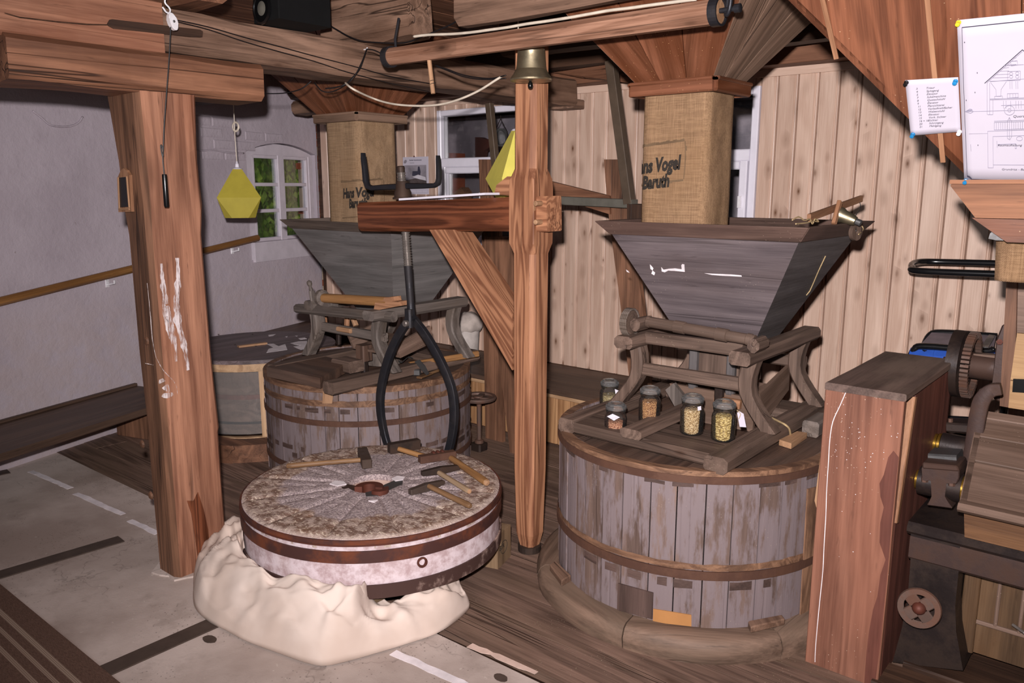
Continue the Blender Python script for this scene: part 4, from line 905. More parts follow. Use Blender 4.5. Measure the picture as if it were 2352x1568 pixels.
def sleg(name, top, foot, w, mat, par, flare=(0, 0), d=None):
    """S-shaped bracket leg"""
    T = Vec(top); F = Vec(foot); rings = []; n = 8; d = d or w
    for i in range(n + 1):
        t = i/n; p = T.lerp(F, t); s = -math.sin(t*PI*1.15)*.9 + max(0, t - .5)*.7
        p = Vec((p.x + flare[0]*s, p.y + flare[1]*s, p.z)); ww = w/2*(1 + .25*abs(t - .45)); dd = d/2; c = .008
        rings.append([p + Vec((x, y, 0)) for x, y in ((-ww + c, -dd), (ww - c, -dd), (ww, -dd + c), (ww, dd - c), (ww - c, dd), (-ww + c, dd), (-ww, dd - c), (-ww, -dd + c))])
    return mk(name, loft(NB(), rings), mat, par, grain=(0, 0, 1), smooth=35)

def hopper(label, c, zt, hu, hv, ku, kv, zb, rim_h, rim_o, mats, th=.018):
    t = thing('grain_hopper', (c[0], c[1], zb), label, 'hopper')
    def P(sx, sy, z, o=0): d = zt - z; return Vec((c[0] + sx*(hu - ku*d + o), c[1] + sy*(hv - kv*d + o), z))
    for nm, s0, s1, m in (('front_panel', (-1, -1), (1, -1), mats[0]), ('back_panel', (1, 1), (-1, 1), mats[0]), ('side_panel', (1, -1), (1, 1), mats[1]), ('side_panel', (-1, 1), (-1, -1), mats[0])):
        o = [P(*s0, zb), P(*s1, zb), P(*s1, zt), P(*s0, zt)]; i_ = [P(*s0, zb, -th), P(*s1, zb, -th), P(*s1, zt, -th), P(*s0, zt, -th)]
        bm = NB(); loft(bm, [o, i_]); mk(nm, bm, m, t, grain=o[1] - o[0])
        ro = [P(*s0, zt - .004, .008), P(*s1, zt - .004, .008), Vec(P(*s1, zt, rim_o)) + Vec((0, 0, rim_h)), Vec(P(*s0, zt, rim_o)) + Vec((0, 0, rim_h))]
        ri = [P(*s0, zt - .004, -.02), P(*s1, zt - .004, -.02), Vec(P(*s1, zt, rim_o - .032)) + Vec((0, 0, rim_h)), Vec(P(*s0, zt, rim_o - .032)) + Vec((0, 0, rim_h))]
        bm = NB(); loft(bm, [ro, ri]); bmesh.ops.bevel(bm, geom=bm.edges[:], offset=.003, segments=1, affect='EDGES'); mk('rim_board', bm, mats[2], t, grain=ro[1] - ro[0])
    return t, P

# ---------------- right mill
scale_about_eye(1.046)
cR = (-1.458, 2.888); RR = .545
tubR = tub('large grey staved millstone casing on a round kerb, glass jars on its lid', cR, RR, .165, .744, [(.716, .026), (.366, .032)], None, (M['stave'], M['lid']), seed=11,
           bands=[(.327, .03, 'patch', .62, 0), (.694, .014, 'patch', .7, 0), (.396, .024, 'stave_rim', 1, 0)])
def on_cyl(px, py, c, r):
    d = ray(px, py); dx, dy = d.x, d.y; a = dx*dx + dy*dy; b = -2*(dx*c[0] + dy*c[1]); q = c[0]**2 + c[1]**2 - r*r
    s = (-b - math.sqrt(max(b*b - 4*a*q, 0)))/(2*a); return EYE + d*s
def cyl_patch(name, pts, c, r, t, mat, par, n=8, grain=(0, 0, 1)):
    (x0, y0), (x1, y1), (x2, y2), (x3, y3) = pts
    def P(u, v, rr):
        px = (x0*(1 - u) + x1*u)*(1 - v) + (x3*(1 - u) + x2*u)*v; py = (y0*(1 - u) + y1*u)*(1 - v) + (y3*(1 - u) + y2*u)*v; p = on_cyl(px, py, c, r)
        k = rr/r; return Vec((c[0] + (p.x - c[0])*k, c[1] + (p.y - c[1])*k, p.z))
    bm = NB(); loft(bm, [[P(i/n, 0, r), P(i/n, 1, r), P(i/n, 1, r + t), P(i/n, 0, r + t)] for i in range(n + 1)]); return mk(name, bm, mat, par, grain=grain)
cyl_patch('hatch_plate', [(1421, 1338), (1501, 1360), (1499, 1420), (1419, 1399)], cR, RR, .006, M['patch'], tubR)
cyl_patch('cardboard_patch', [(1501, 1397), (1588, 1411), (1588, 1437), (1500, 1427)], cR, RR, .004, M['cardboard'], tubR)
cyl_patch('brown_stave', [(1853, 1122), (1878, 1116), (1862, 1405), (1836, 1412)], cR, RR + .001, .006, M['stave_rim'], tubR)
# kerb ring of the casing, sawn segments
kerb = thing('casing_kerb', (*cR, 0), 'round kerb of heavy curved timbers under the right casing', 'kerb'); F0 = (EYE.z - (EYE.z)/1.046)
for i in range(7):
    a0 = i*2*PI/7 + .35; a1 = a0 + 2*PI/7 - .008; rings = []; n = 14
    for k in range(n + 1):
        a = a0 + (a1 - a0)*k/n; ca, sa = math.cos(a), math.sin(a); wob = .006*nz((ca*3, sa*3, 0))
        rings.append([Vec((cR[0] + (r + wob)*ca, cR[1] + (r + wob)*sa, z)) for r, z in ((RR - .05, F0), (RR + .085, F0), (RR + .092, F0 + .05), (RR + .078, .155), (RR + .06, .166), (RR - .05, .168))])
    bm = NB(); loft(bm, rings); mk('kerb_segment', bm, M['kerb'], kerb, grain=(-math.sin((a0 + a1)/2), math.cos((a0 + a1)/2), 0), smooth=40)
for i, (pts, h) in enumerate((([(1262, 1310), (1276, 1300), (1312, 1335), (1290, 1348)], .028), ([(1717, 1440), (1795, 1425), (1803, 1436), (1724, 1455)], .026))):
    P = [at_z(x, y, .168) for x, y in pts]; bm = NB(); slab(bm, P, (0, 0, h)); bmesh.ops.bevel(bm, geom=bm.edges[:], offset=.004, segments=1, affect='EDGES')
    mk('kerb_block', bm, M['beam_grey'], grain=P[2] - P[1], label=('small wood block lying on the left side of the kerb ring', 'small wood block on the front of the kerb ring near the red box')[i], cat='block')
# stool frame carrying the hopper
stR = thing('hopper_stool', (-1.43, 3.05, .744), 'weathered wooden hopper stool with curved legs on the right casing', 'stool'); S_ = M['stool']; L0 = .742
bx('sled_runner', (-1.19, 2.44, L0), (-1.105, 3.40, .802), S_, stR, 'y', ch=.012, n=6, rough=.004)
bx('sled_runner', (-1.84, 2.48, L0), (-1.762, 3.32, .80), S_, stR, 'y', ch=.012, n=6, rough=.004)
bx('sled_board', (-1.762, 2.475, L0 + .006), (-1.19, 2.74, .792), S_, stR, 'x', ch=.008, n=6, rough=.003)
bx('sled_board', (-1.762, 3.20, L0 + .004), (-1.19, 3.36, .79), S_, stR, 'x', ch=.008)
bx('sled_bar', (-1.535, 2.452, .79), (-1.445, 2.93, .828), S_, stR, 'y', ch=.01, n=5, rough=.004)
bx('rail', (-1.25, 2.725, 1.058), (-1.165, 3.445, 1.108), S_, stR, 'y', ch=.012, n=5, rough=.003)
bx('rail', (-1.745, 2.725, 1.058), (-1.66, 3.42, 1.108), S_, stR, 'y', ch=.012, n=5, rough=.003)
bx('cross_rail', (-1.665, 2.83, 1.068), (-1.245, 2.87, 1.115), S_, stR, 'x', ch=.006, n=4, rough=.003)
tb('stretcher', (-1.70, 2.835, .962), (-1.195, 2.835, .962), .035, .05, S_, stR, ch=.008, n=5, rough=.003)
tb('stretcher', (-1.70, 3.38, .962), (-1.2, 3.38, .962), .035, .05, S_, stR, ch=.008)
for sx, fx in ((-1.205, .045), (-1.705, -.045)):
    for y in (2.84, 3.33): sleg('leg', (sx, y, 1.06), (sx + fx*1.2, y, .80), .052, S_, stR, (fx*.9, 0), .07)
# roller with turned collars, end blocks and ratchet
rolR = thing('hopper_roller', (-1.46, 2.785, 1.13), 'turned wooden cord roller with collars and rope wrapped left end on the stool', 'roller')
r0 = at_y(1487, 738, 2.79); r1 = at_y(1735, 782, 2.79); Lr = (r1 - r0).length
pr = [(.021, 0), (.024, .003), (.024, .012), (.021, .014), (.021, .02)]
for f0, f1, r in ((.03, .27, .0215), (.27, .37, .0245), (.37, .66, .0215), (.66, .76, .025), (.76, .93, .0205), (.93, .97, .023), (.97, 1.0, .0205)): pr += [(r, Lr*f0 + .001), (r, Lr*f1 - .001)]
mk('roller', lathe(NB(), pr, r0, r1 - r0, 18), M['stool'], rolR, grain=r1 - r0, smooth=30)
for p, s in ((r0 + Vec((-.03, 0, 0)), 1), (r1 + Vec((.012, 0, 0)), -1)):
    bm = NB(); beam(bm, p + Vec((0, .045, -.012)), p + Vec((0, -.045, -.012)), .045, .052, .016); mk('bearing_block', bm, S_, rolR, grain=(0, 1, 0))
gq = at_y(1465, 742, 2.79); bm = NB(); lathe(bm, [(.048, 0), (.052, .004), (.052, .02), (.048, .024), (.03, .026)], gq + Vec((-.05, 0, 0)), (1, 0, 0), 22); mk('ratchet_wheel', bm, S_, rolR)
mk('rope_wrap', tube(NB(), [gq + Vec((-.052 + .0075*i/16, .055*math.cos(i*2*PI/16), .055*math.sin(i*2*PI/16))) for i in range(64)], .005, 6), M['stool_grey'], rolR, smooth=True)
# shoe: inclined feed trough under the hopper
shoe = thing('feed_shoe', (-1.4, 3.1, .8), 'sloping wooden feed shoe under the right hopper', 'trough'); SH = M['mach_wood']
q = [at_x(1745, 905, -1.25), at_x(1815, 838, -1.25), at_x(1812, 895, -1.25), at_x(1760, 965, -1.25)]
mk('side_board', slab(NB(), q, (-.016, 0, 0)), SH, shoe, grain=q[1] - q[0]); mk('side_board', slab(NB(), [p + Vec((-.33, 0, 0)) for p in q], (.016, 0, 0)), SH, shoe, grain=q[1] - q[0])
mk('bottom_board', slab(NB(), [q[3] + Vec((-.018, 0, 0)), q[2] + Vec((-.018, 0, 0)), q[2] + Vec((-.312, 0, 0)), q[3] + Vec((-.312, 0, 0))], (0, 0, .012)), SH, shoe, grain=(0, 1, 0))
fq = [at_y(x, y, 2.95) for x, y in ((1538, 880), (1735, 915), (1728, 992), (1560, 960))]
mk('front_board', slab(NB(), fq, (0, .018, 0)), SH, shoe, grain=(1, 0, 0))
fq = [at_y(x, y, 2.93) for x, y in ((1528, 895), (1547, 880), (1575, 915), (1556, 945))]; mk('corner_plate', slab(NB(), fq, (0, .02, 0)), M['stool_grey'], shoe, grain=(0, 0, 1))
fq = [at_y(x, y, 2.925) for x, y in ((1640, 910), (1700, 920), (1698, 940), (1638, 930))]; mk('repair_strip', slab(NB(), fq, (0, .02, 0)), M['new_wood'], shoe)
bx('throat', (-1.545, 2.985, .90), (-1.325, 3.22, 1.03), M['stool'], shoe, 'z', ch=.004)
for x in (-1.51, -1.345):
    tb('throat_post', (x, 2.965, .88), (x, 2.965, 1.075), .036, .03, M['hopper_shaded'], shoe)
tb('damsel', (-1.375, 2.93, .79), (-1.375, 2.93, .93), .034, .03, M['mach_dark'], shoe)
hopR, PR = hopper('large grey wooden grain hopper on the right, white paint marks on its front', (-1.425, 3.10), 1.513, .385, .315, .53, .45, 1.0, .05, .052, (M['hopper'], M['hopper_shaded'], M['rim']))
nrm = (PR(1, -1, 1.5) - PR(-1, -1, 1.5)).cross(PR(-1, -1, 1.2) - PR(-1, -1, 1.5)).normalized()
if nrm.y > 0: nrm = -nrm
def hmark(pts, par=hopR, mat='chalk', off=.0015):
    bm = NB(); P = [at_pl(x, y, PR(-1, -1, 1.3) + nrm*off, nrm) for x, y in pts]; slab(bm, P, nrm*.0008); mk('paint_mark', bm, M[mat], par)
for pts in ([(1493, 607), (1497, 611), (1501, 616), (1499, 621), (1505, 626), (1503, 632), (1496, 628), (1499, 621), (1494, 617)], [(1519, 613), (1524, 619), (1535, 617), (1550, 616), (1566, 618), (1565, 609), (1567, 606), (1572, 607), (1573, 624), (1552, 622), (1535, 621), (1527, 625), (1520, 623)],
            [(1618, 627), (1635, 628), (1660, 629), (1680, 630), (1703, 632), (1704, 635), (1685, 634), (1660, 633), (1635, 631)], [(1438, 619), (1443, 622), (1446, 626), (1440, 624)]): hmark(pts)
# seam and string on the right side
sn = (PR(1, 1, 1.5) - PR(1, -1, 1.5)).cross(PR(1, -1, 1.2) - PR(1, -1, 1.5)).normalized(); sn = sn if sn.x > 0 else -sn
P = [at_pl(x, y, PR(1, -1, 1.3) + sn*.004, sn) for x, y in ((1896, 588), (1880, 622), (1866, 655), (1860, 668), (1852, 678))]
mk('string_end', tube(NB(), P, .0022, 5), M['string'], label='short piece of string hanging on the dark side of the right hopper', cat='string')
# grain alarm on the rim: bell, two laths, wooden washer
al = thing('grain_alarm', (-1.02, 3.2, 1.57), 'small alarm bell with crossed wooden laths on the rim of the right hopper', 'alarm')
AY = -1.015
def A(px, py, d=0): return at_x(px, py, AY + d)
la, lb = A(1858, 500, -.02), A(1978, 456, -.02); tb('lath', la, lb, .014, .026, M['new_wood'], al, ch=.002)
la, lb = A(1915, 515), A(1929, 463); tb('lath', la, lb, .014, .024, M['new_wood'], al, ch=.002)
b0 = A(1928, 493, -.0); b1 = at_y(1958, 505, b0.y); ax = (b1 - b0)
mk('bell', lathe(NB(), [(.012, -.002), (.030, .0), (.030, .006), (.024, .018), (.020, .05), (.016, .064), (.006, .066)], b0, ax, 20), M['brass'], al, smooth=40)
mk('bell_crown', lathe(NB(), [(.012, 0), (.012, .018), (.008, .02)], b0 + ax.normalized()*.066, ax, 12), M['dull_steel'], al)
wc = A(1965, 533, .045); mk('wooden_washer', band(NB(), (0, 0), .0085, .031, -.008, .008, 28), M['stool'], al); o = al.children[-1]
Mw = Matrix.Translation(XF @ wc) @ Matrix.Rotation(PI/2, 4, 'Y') @ Matrix.Rotation(.3, 4, 'X'); o.matrix_basis = WM[al.name].inverted() @ Mw; WM[o.name] = Mw
P = [A(1974, 462, -.015), A(1976, 475, -.01), A(1968, 490, 0), A(1962, 505, .0), A(1965, 515, .03), A(1966, 530, .062)]; mk('wire', tube(NB(), smooth_path(P, 4), .0016, 5), M['dull_steel'], al)
P = [A(1968, 506, .01), A(1975, 514, .03), A(1983, 526, .05), A(1972, 538, .062)]; mk('string', tube(NB(), smooth_path(P, 4), .0022, 5), M['string'], al)
P = [A(1820, 505), A(1835, 498), A(1848, 506), A(1860, 503), A(1866, 514), A(1872, 503), A(1880, 509), A(1868, 508), A(1850, 512), A(1828, 514)]; mk('string', tube(NB(), smooth_path(P, 5), .0025, 5), M['string'], al)
# loose pieces on the lid
P = [at_z(x, y, .737) for x, y in ((1789, 1022), (1817, 1031), (1853, 1006), (1830, 1002))]; mk('wood_offcut', slab(NB(), P, (0, 0, .022)), M['cut_wood'], grain=P[2] - P[1], label='flat pale wood offcut lying on the right casing lid', cat='block')
bx('lid_block', (-1.085, 3.07, .737), (-1.02, 3.22, .80), M['stool_grey'], None, 'y', ch=.008, label='grey square wooden block on the lid beside the red box', cat='block')
P = [at_z(x, y, z) for x, y, z in ((1770, 958, .805), (1790, 968, .81), (1803, 975, .81), (1813, 985, .79), (1816, 1003, .745))]; mk('leather_cord', tube(NB(), smooth_path(P, 5), .004, 6), M['string'], label='stiff cord bent over the right sled runner', cat='cord')
# glass jars of grain
grains = {'a': mat_grain('seed_grey_green', ('#8c7c56', '#b8a678', '#5c4c30'), 220), 'b': mat_grain('wheat_brown', ('#a87848', '#c89a68', '#6e4426'), 190), 'c': mat_grain('wheat_red', ('#b0765a', '#d0a07c', '#7a4630'), 190),
          'd': mat_grain('barley', ('#c0a070', '#dcc49a', '#82643c'), 170), 'e': mat_grain('oats', ('#bca05c', '#dcc488', '#7c6230'), 130)}
def jar(px, py, z, top, fill, g, lab, tag=False, cap=None):
    c = at_z(px, py - 7, z); H = 0
    # height from the photograph: the lid's top
    ct = EYE + ray(px, top)*( (c.xy - EYE.xy).length / ray(px, top).xy.length ); H = ct.z - z; r = .0585*H/.20
    t = thing('grain_jar', c, lab, 'jar', 'glass jars of grain on the casing lid'); k = H/.20; o = c
    prof = [(.01, .0), (.050, .0), (.057, .006), (.0585, .02), (.0585, .118), (.056, .130), (.050, .140), (.0475, .146), (.049, .150), (.053, .153), (.0535, .160), (.050, .163), (.044, .163)]
    mk('glass_body', lathe(NB(), [(a*k, b*k) for a, b in prof], o, (0, 0, 1), 36, caps=False), M['jar_glass'], t, smooth=50)
    lp = [(.044, .166), (.054, .166), (.056, .170), (.056, .182), (.054, .186), (.048, .188), (.045, .195), (.040, .199), (.030, .1995), (.028, .196), (.004, .196)]
    mk('lid', lathe(NB(), [(a*k, b*k) for a, b in lp], o, (0, 0, 1), 36), M['jar_lid'], t, smooth=45)
    zt_ = (EYE + ray(px, fill)*((c.xy - EYE.xy).length/ray(px, fill).xy.length)).z - z + .008
    bm = NB(); lathe(bm, [(.045*k, .004*k), (.0545*k, .008*k), (.0576*k, .02*k), (.0576*k, zt_ - .002), (.052*k, zt_ + .002), (.03*k, zt_ + .004), (.004*k, zt_ + .003)], o, (0, 0, 1), 30)
    for v in bm.verts:
        if v.co.z > z + zt_ - .006: v.co.z += .004*nz(v.co, 60)
    mk('grain_fill', bm, grains[g], t, kind='stuff', smooth=True)
    if cap:
        p = [EYE + ray(x, y)*(((c.xy - EYE.xy).length - .052*k)/ray(x, y).xy.length) for x, y in cap]; mk('label_slip', slab(NB(), p, ray(px, py)*.001), M['photo_light'], t)
    if tag:
        p = [EYE + ray(x, y)*(((c.xy - EYE.xy).length - .02)/ray(x, y).xy.length) for x, y in ((1693, 948), (1698, 944), (1708, 950), (1714, 981), (1699, 980))]
        mk('paper_tag', slab(NB(), p, ray(px, py)*.001), M['paper'], t)
        q = [EYE + ray(x, y)*(((c.xy - EYE.xy).length - .024)/ray(x, y).xy.length) for x, y in ((1692, 941), (1697, 946), (1701, 951), (1697, 962))]; mk('tag_string', tube(NB(), smooth_path(q, 4), .0012, 5), M['string'], t)
    return t
jar(1399, 952, .738, 871, 910, 'a', 'rearmost grain jar, grey green seed, beside the left stool leg', cap=[(1412, 893), (1424, 898), (1422, 906), (1414, 906)])
jar(1491, 976, .794, 887, 925, 'b', 'jar of brown grain behind the short sled bar')
jar(1413, 1015, .738, 924, 972, 'c', 'jar of reddish grain standing lowest, on the lid boards', cap=[(1394, 956), (1407, 950), (1424, 958), (1410, 966)])
jar(1588, 1001, .794, 905, 944, 'd', 'jar of pale barley second from the right', cap=[(1602, 934), (1610, 932), (1611, 941), (1603, 943)])
jar(1660, 1016, .794, 918, 958, 'e', 'jar of long yellow oats with a white paper tag', tag=True)

# ---------------- burlap sleeve and wooden funnel over the right hopper
def sleeve(name, label, ring_fn, z0, z1, mat, nz_=26, nr=44, wob=.004, seed=0):
    rings = []
    for i in range(nz_ + 1):
        z = z0 + (z1 - z0)*i/nz_; r = []
        for k in range(nr):
            p = ring_fn(k/nr, z); cx = ring_fn.c; d = Vec((p.x - cx[0], p.y - cx[1], 0)).normalized(); a = k/nr*2*PI
            r.append(p + d*wob*(nz((math.cos(a)*3, math.sin(a)*3, z*1.2), 1.5, seed) + .6*nz((math.cos(a)*9, math.sin(a)*9, z*.6), 1.2, seed)))
        rings.append(r)
    o = mk(name, loft(NB(), rings, caps=False), mat, grain=(1, 0, 0), smooth=True, label=label, cat='sack'); solidify(o, .004); return o
def rr_ring(c, hu, hv, rad, taper=lambda z: 1.0):
    """rounded rectangle outline, parameter 0..1 from the front-left corner along the front"""
    def f(t, z):
        k = taper(z); a, b = hu*k, hv*k; r = min(rad, a*.9, b*.9); segs = [2*(a - r), PI*r/2, 2*(b - r), PI*r/2, 2*(a - r), PI*r/2, 2*(b - r), PI*r/2]; s = t*sum(segs)
        cs = [(-a + r, -b, 1, 0), None, (a, -b + r, 0, 1), None, (a - r, b, -1, 0), None, (-a, b - r, 0, -1), None]; cc = [None, (a - r, -b + r, -PI/2), None, (a - r, b - r, 0), None, (-a + r, b - r, PI/2), None, (-a + r, -b + r, PI)]
        for i, L in enumerate(segs):
            if s <= L or i == 7:
                if i % 2 == 0: x, y, dx, dy = cs[i]; return Vec((c[0] + x + dx*s, c[1] + y + dy*s, z))
                x, y, a0 = cc[i]; an = a0 + s/r; return Vec((c[0] + x + r*math.cos(an), c[1] + y + r*math.sin(an), z))
            s -= L
    f.c = c; f.hu = hu; f.hv = hv; return f
def stamp(lines, ring, off, f=None, par=None, size=.05, mat='stamp', soot=None, z_of=None):
    """print text on a sleeve: lines of (text, start along perimeter (m), z, size, slope)"""
    per = 0; N = 400; pts = [ring(i/N, (lines[0][2])) for i in range(N + 1)]; acc = [0]
    for a, b in zip(pts, pts[1:]): acc.append(acc[-1] + (b - a).length)
    def S(s, z, o):
        s = s % acc[-1]; i = max(0, min(N - 1, next((j for j in range(N) if acc[j + 1] >= s), N - 1))); t = (s - acc[i])/max(acc[i + 1] - acc[i], 1e-9)
        p = pts[i].lerp(pts[i + 1], t); d = (pts[i + 1] - pts[i]).normalized(); n = Vec((d.y, -d.x, 0)); q = ring(((i + t)/N), z); return q + n*o
    bm = NB()
    for tx, s0, z0, sz, slope, sp in lines:
        t = text_bm(tx, sz, shear=.12, offset=.0030, spacing=sp); bmesh.ops.subdivide_edges(t, edges=[e for e in t.edges if e.calc_length() > .012], cuts=1)
        for v in t.verts: x, y = v.co.x*.82, v.co.y*1.25; v.co = S(s0 + x, z0 + y + x*slope, off)
        me = bpy.data.meshes.new('t'); t.to_mesh(me); t.free(); bm.from_mesh(me); bpy.data.meshes.remove(me)
    mk('stamped_lettering', bm, M[mat], par)
    if soot:
        s0, s1, za, zb, slope = soot; bm = NB(); rnd = random.Random(5)
        def strip(P, wd):
            for i in range(len(P) - 1):
                (sa, z0), (sb, z1) = P[i], P[i + 1]; d = Vec((sb - sa, z1 - z0)).normalized(); w0 = wd*(.5 + abs(nz((sa*30, z0*30, 0)))); nx, ny = -d.y*w0, d.x*w0
                bm.faces.new([bm.verts.new(S(s, z, off - .0008)) for s, z in ((sa, z0), (sb, z1), (sb + nx, z1 + ny), (sa + nx, z0 + ny))])
        n = 16; top = [(s0 + (s1 - s0)*i/n, zb + (s0 + (s1 - s0)*i/n - s0)*slope + .002*nz((i, 0, 0), .7)) for i in range(n + 1)]; strip(top, .014)
        right = [(s1 + .004*math.sin(i/8*PI), zb + (s1 - s0)*slope + (za - zb)*i/8) for i in range(9)]; strip([p for p in right], .007)
        bot = [(s1 - (s1 - s0)*i/n, za + (s1 - (s1 - s0)*i/n - s0)*slope) for i in range(n + 1)]; strip(bot, .010)
        mk('soot_outline', bm, M['soot'], par)
cSR = (-1.5785, 2.965); slv = rr_ring(cSR, .1465, .115, .035)
sl = sleeve('burlap_sleeve', 'tall burlap sleeve with stamped black lettering feeding the right hopper', slv, 1.42, 2.075, M['burlap'], seed=2)
per = 2*(.293 + .23)
stamp([('Hans Vogel', -.072, at_y(1478, 400, 2.85).z, .058, .09, 1.0), ('Baruth', -.018, at_y(1478, 436, 2.85).z + .004, .054, .09, 1.0)], slv, .0052, par=sl, soot=(-.09, .162, at_y(1478, 418, 2.85).z - .012, at_y(1478, 338, 2.85).z - .006, .09))
def funnel(label, c, hu, hv, z0, z1, ku, kv, mf, ms, collar_h, mc, nb=3):
    t = thing('grain_funnel', (c[0], c[1], z0), label, 'funnel')
    def P(sx, sy, z): d = z - z0; return Vec((c[0] + sx*(hu + ku*d), c[1] + sy*(hv + kv*d), z))
    for nm, s0, s1, m in (('front_board', (-1, -1), (1, -1), mf), ('side_board', (1, -1), (1, 1), ms), ('back_board', (1, 1), (-1, 1), mf), ('side_board', (-1, 1), (-1, -1), ms)):
        for i in range(nb):
            def Q(f, z): return P(*s0, z).lerp(P(*s1, z), f)
            f0, f1 = i/nb + .004, (i + 1)/nb - .004; q = [Q(f0, z0), Q(f1, z0), Q(f1, z1), Q(f0, z1)]; n = (q[1] - q[0]).cross(q[3] - q[0]).normalized(); cc = Vec((c[0], c[1], z0 + .1)) - q[0]
            n = n if n.dot(cc) > 0 else -n; bm = NB(); slab(bm, q, n*.02); mk(nm, bm, m, t, grain=(q[3] + q[2]) - (q[0] + q[1]))
    e = .016
    for a, b in (((-1, -1), (1, -1)), ((1, -1), (1, 1)), ((1, 1), (-1, 1)), ((-1, 1), (-1, -1))):
        p = Vec((c[0] + a[0]*(hu + e), c[1] + a[1]*(hv + e), z0 - collar_h*.35)); q = Vec((c[0] + b[0]*(hu + e), c[1] + b[1]*(hv + e), z0 - collar_h*.35))
        tb('collar_board', p, q, .03, collar_h, mc, t, ch=.005)
        tb('collar_bead', p + Vec((0, 0, collar_h*.42)), q + Vec((0, 0, collar_h*.42)), .044, .014, mc, t, ch=.004)
    return t
funnel('reddish flared wooden funnel above the right burlap sleeve', cSR, .158, .127, 2.085, 2.47, .78, .78, M['funnel'], M['funnel_grey'], .05, M['funnel'])

# ---------------- left mill
scale_about_eye(1.06)
cL = (-3.64, 3.02); RL2 = .596
tubL = tub('grey staved millstone casing standing at the back behind the loose millstone', cL, RL2, .02, .672, [(.478, .030), (.21, .03)], None, (M['stave'], M['lid']), seed=23,
           bands=[(.585, .032, 'stave_rim', 1, 0), (.545, .024, 'patch', .6, 0), (.318, .026, 'patch', .72, 0), (.275, .03, 'patch', .5, 0)])
cyl_patch('pale_stave', [(743, 893), (768, 895), (763, 926), (741, 926)], cL, RL2 + .001, .004, M['cut_wood'], tubL)
stL = thing('hopper_stool', (-3.5, 3.1, .672), 'grey wooden hopper stool with horned rails on the left casing', 'stool'); G = M['stool_grey']
bx('sled_runner', (-3.83, 2.46, .67), (-3.74, 3.45, .74), M['stool'], stL, 'y', ch=.014, n=6, rough=.006)
bx('sled_runner', (-3.285, 2.42, .67), (-3.19, 3.50, .735), M['stool'], stL, 'y', ch=.014, n=6, rough=.006)
P = [at_z(x, y, .735) for x, y in ((612, 842), (735, 868), (800, 830), (720, 812))]; mk('sled_board', slab(NB(), [p for p in P], (0, 0, -.055)), M['lid'], stL, grain=P[1] - P[0])
bx('sled_board', (-3.74, 3.25, .672), (-3.285, 3.42, .72), M['stool'], stL, 'x', ch=.008)
bx('sled_block', (-3.60, 2.72, .69), (-3.45, 2.83, .755), M['stool'], stL, 'x', ch=.008)
bx('rail', (-3.245, 2.66, 1.02), (-3.15, 3.36, 1.072), G, stL, 'y', ch=.014, n=5, rough=.004)
bx('rail', (-3.83, 2.72, 1.01), (-3.745, 3.36, 1.062), G, stL, 'y', ch=.014, n=5, rough=.004)
tb('horned_rail', at_y(683, 708, 2.75), at_y(905, 728, 2.75), .05, .052, G, stL, ch=.014, n=5, rough=.004)
tb('stretcher', at_y(735, 748, 2.79), at_y(885, 775, 2.79), .035, .048, G, stL, ch=.006, n=4, rough=.003)
for top, foot, fl in (((-3.80, 2.775, 1.02), (-3.85, 2.775, .735), -.045), ((-3.235, 2.775, 1.02), (-3.195, 2.79, .735), .05), ((-3.20, 3.30, 1.02), (-3.155, 3.32, .735), .05), ((-3.78, 3.32, 1.02), (-3.83, 3.32, .735), -.045)): sleg('leg', top, foot, .056, G, stL, (fl, 0), .07)
rolL = thing('hopper_roller', (-3.45, 2.75, 1.08), 'pale wooden cord roller with a turned crank peg on the left stool', 'roller')
r0 = at_y(742, 684, 2.745); r1 = at_y(893, 693, 2.745)
mk('roller', tube(NB(), [r0, r1], .026, 14), M['handle_orange'], rolL, grain=r1 - r0, smooth=30)
mk('end_wheel', lathe(NB(), [(.04, 0), (.045, .006), (.045, .03), (.03, .04)], r0 - Vec((.03, 0, 0)), (1, 0, 0), 18), G, rolL)
k0 = at_y(716, 672, 2.74); k1 = at_y(709, 643, 2.74); mk('crank_peg', lathe(NB(), [(.009, 0), (.012, .02), (.008, .035), (.015, .05), (.014, .065), (.004, .072)], k0, k1 - k0, 12), G, rolL, smooth=True)
bm = NB(); beam(bm, k0 + Vec((0, 0, .01)), at_y(722, 712, 2.74), .02, .034, .006); mk('crank_arm', bm, G, rolL, grain=(0, 0, 1))
P = [at_y(x, y, 2.72) for x, y in ((858, 712), (862, 692), (880, 690), (882, 683), (897, 682), (899, 692), (913, 693), (914, 703), (868, 712))]; mk('bearing_block', slab(NB(), P, (0, .07, 0)), M['new_wood'], rolL)
P = [at_y(x, y, 2.74) for x, y in ((728, 712), (732, 688), (752, 685), (755, 712))]; mk('bearing_block', slab(NB(), P, (0, .07, 0)), G, rolL)
hopL, PL_ = hopper('grey wooden grain hopper at the back left, partly hidden by the crane arm', (-3.62, 3.19), 1.462, .435, .37, .56, .50, .98, .048, .05, (M['hopper_L'], M['hopper_L'], M['rim_L']))
shl = thing('feed_shoe', (-3.3, 3.1, .75), 'sloping wooden feed shoe under the left hopper, seen between the tongs', 'trough')
q = [at_x(x, y, -3.22) for x, y in ((905, 782), (985, 738), (995, 775), (930, 825))]
q = [at_x(x, y, -3.17) for x, y in ((908, 792), (988, 748), (995, 786), (920, 822))]
mk('side_board', slab(NB(), q, (-.016, 0, 0)), M['mach_wood'], shl, grain=q[1] - q[0]); mk('side_board', slab(NB(), [p + Vec((-.4, 0, 0)) for p in q], (.016, 0, 0)), M['mach_wood'], shl, grain=q[1] - q[0])
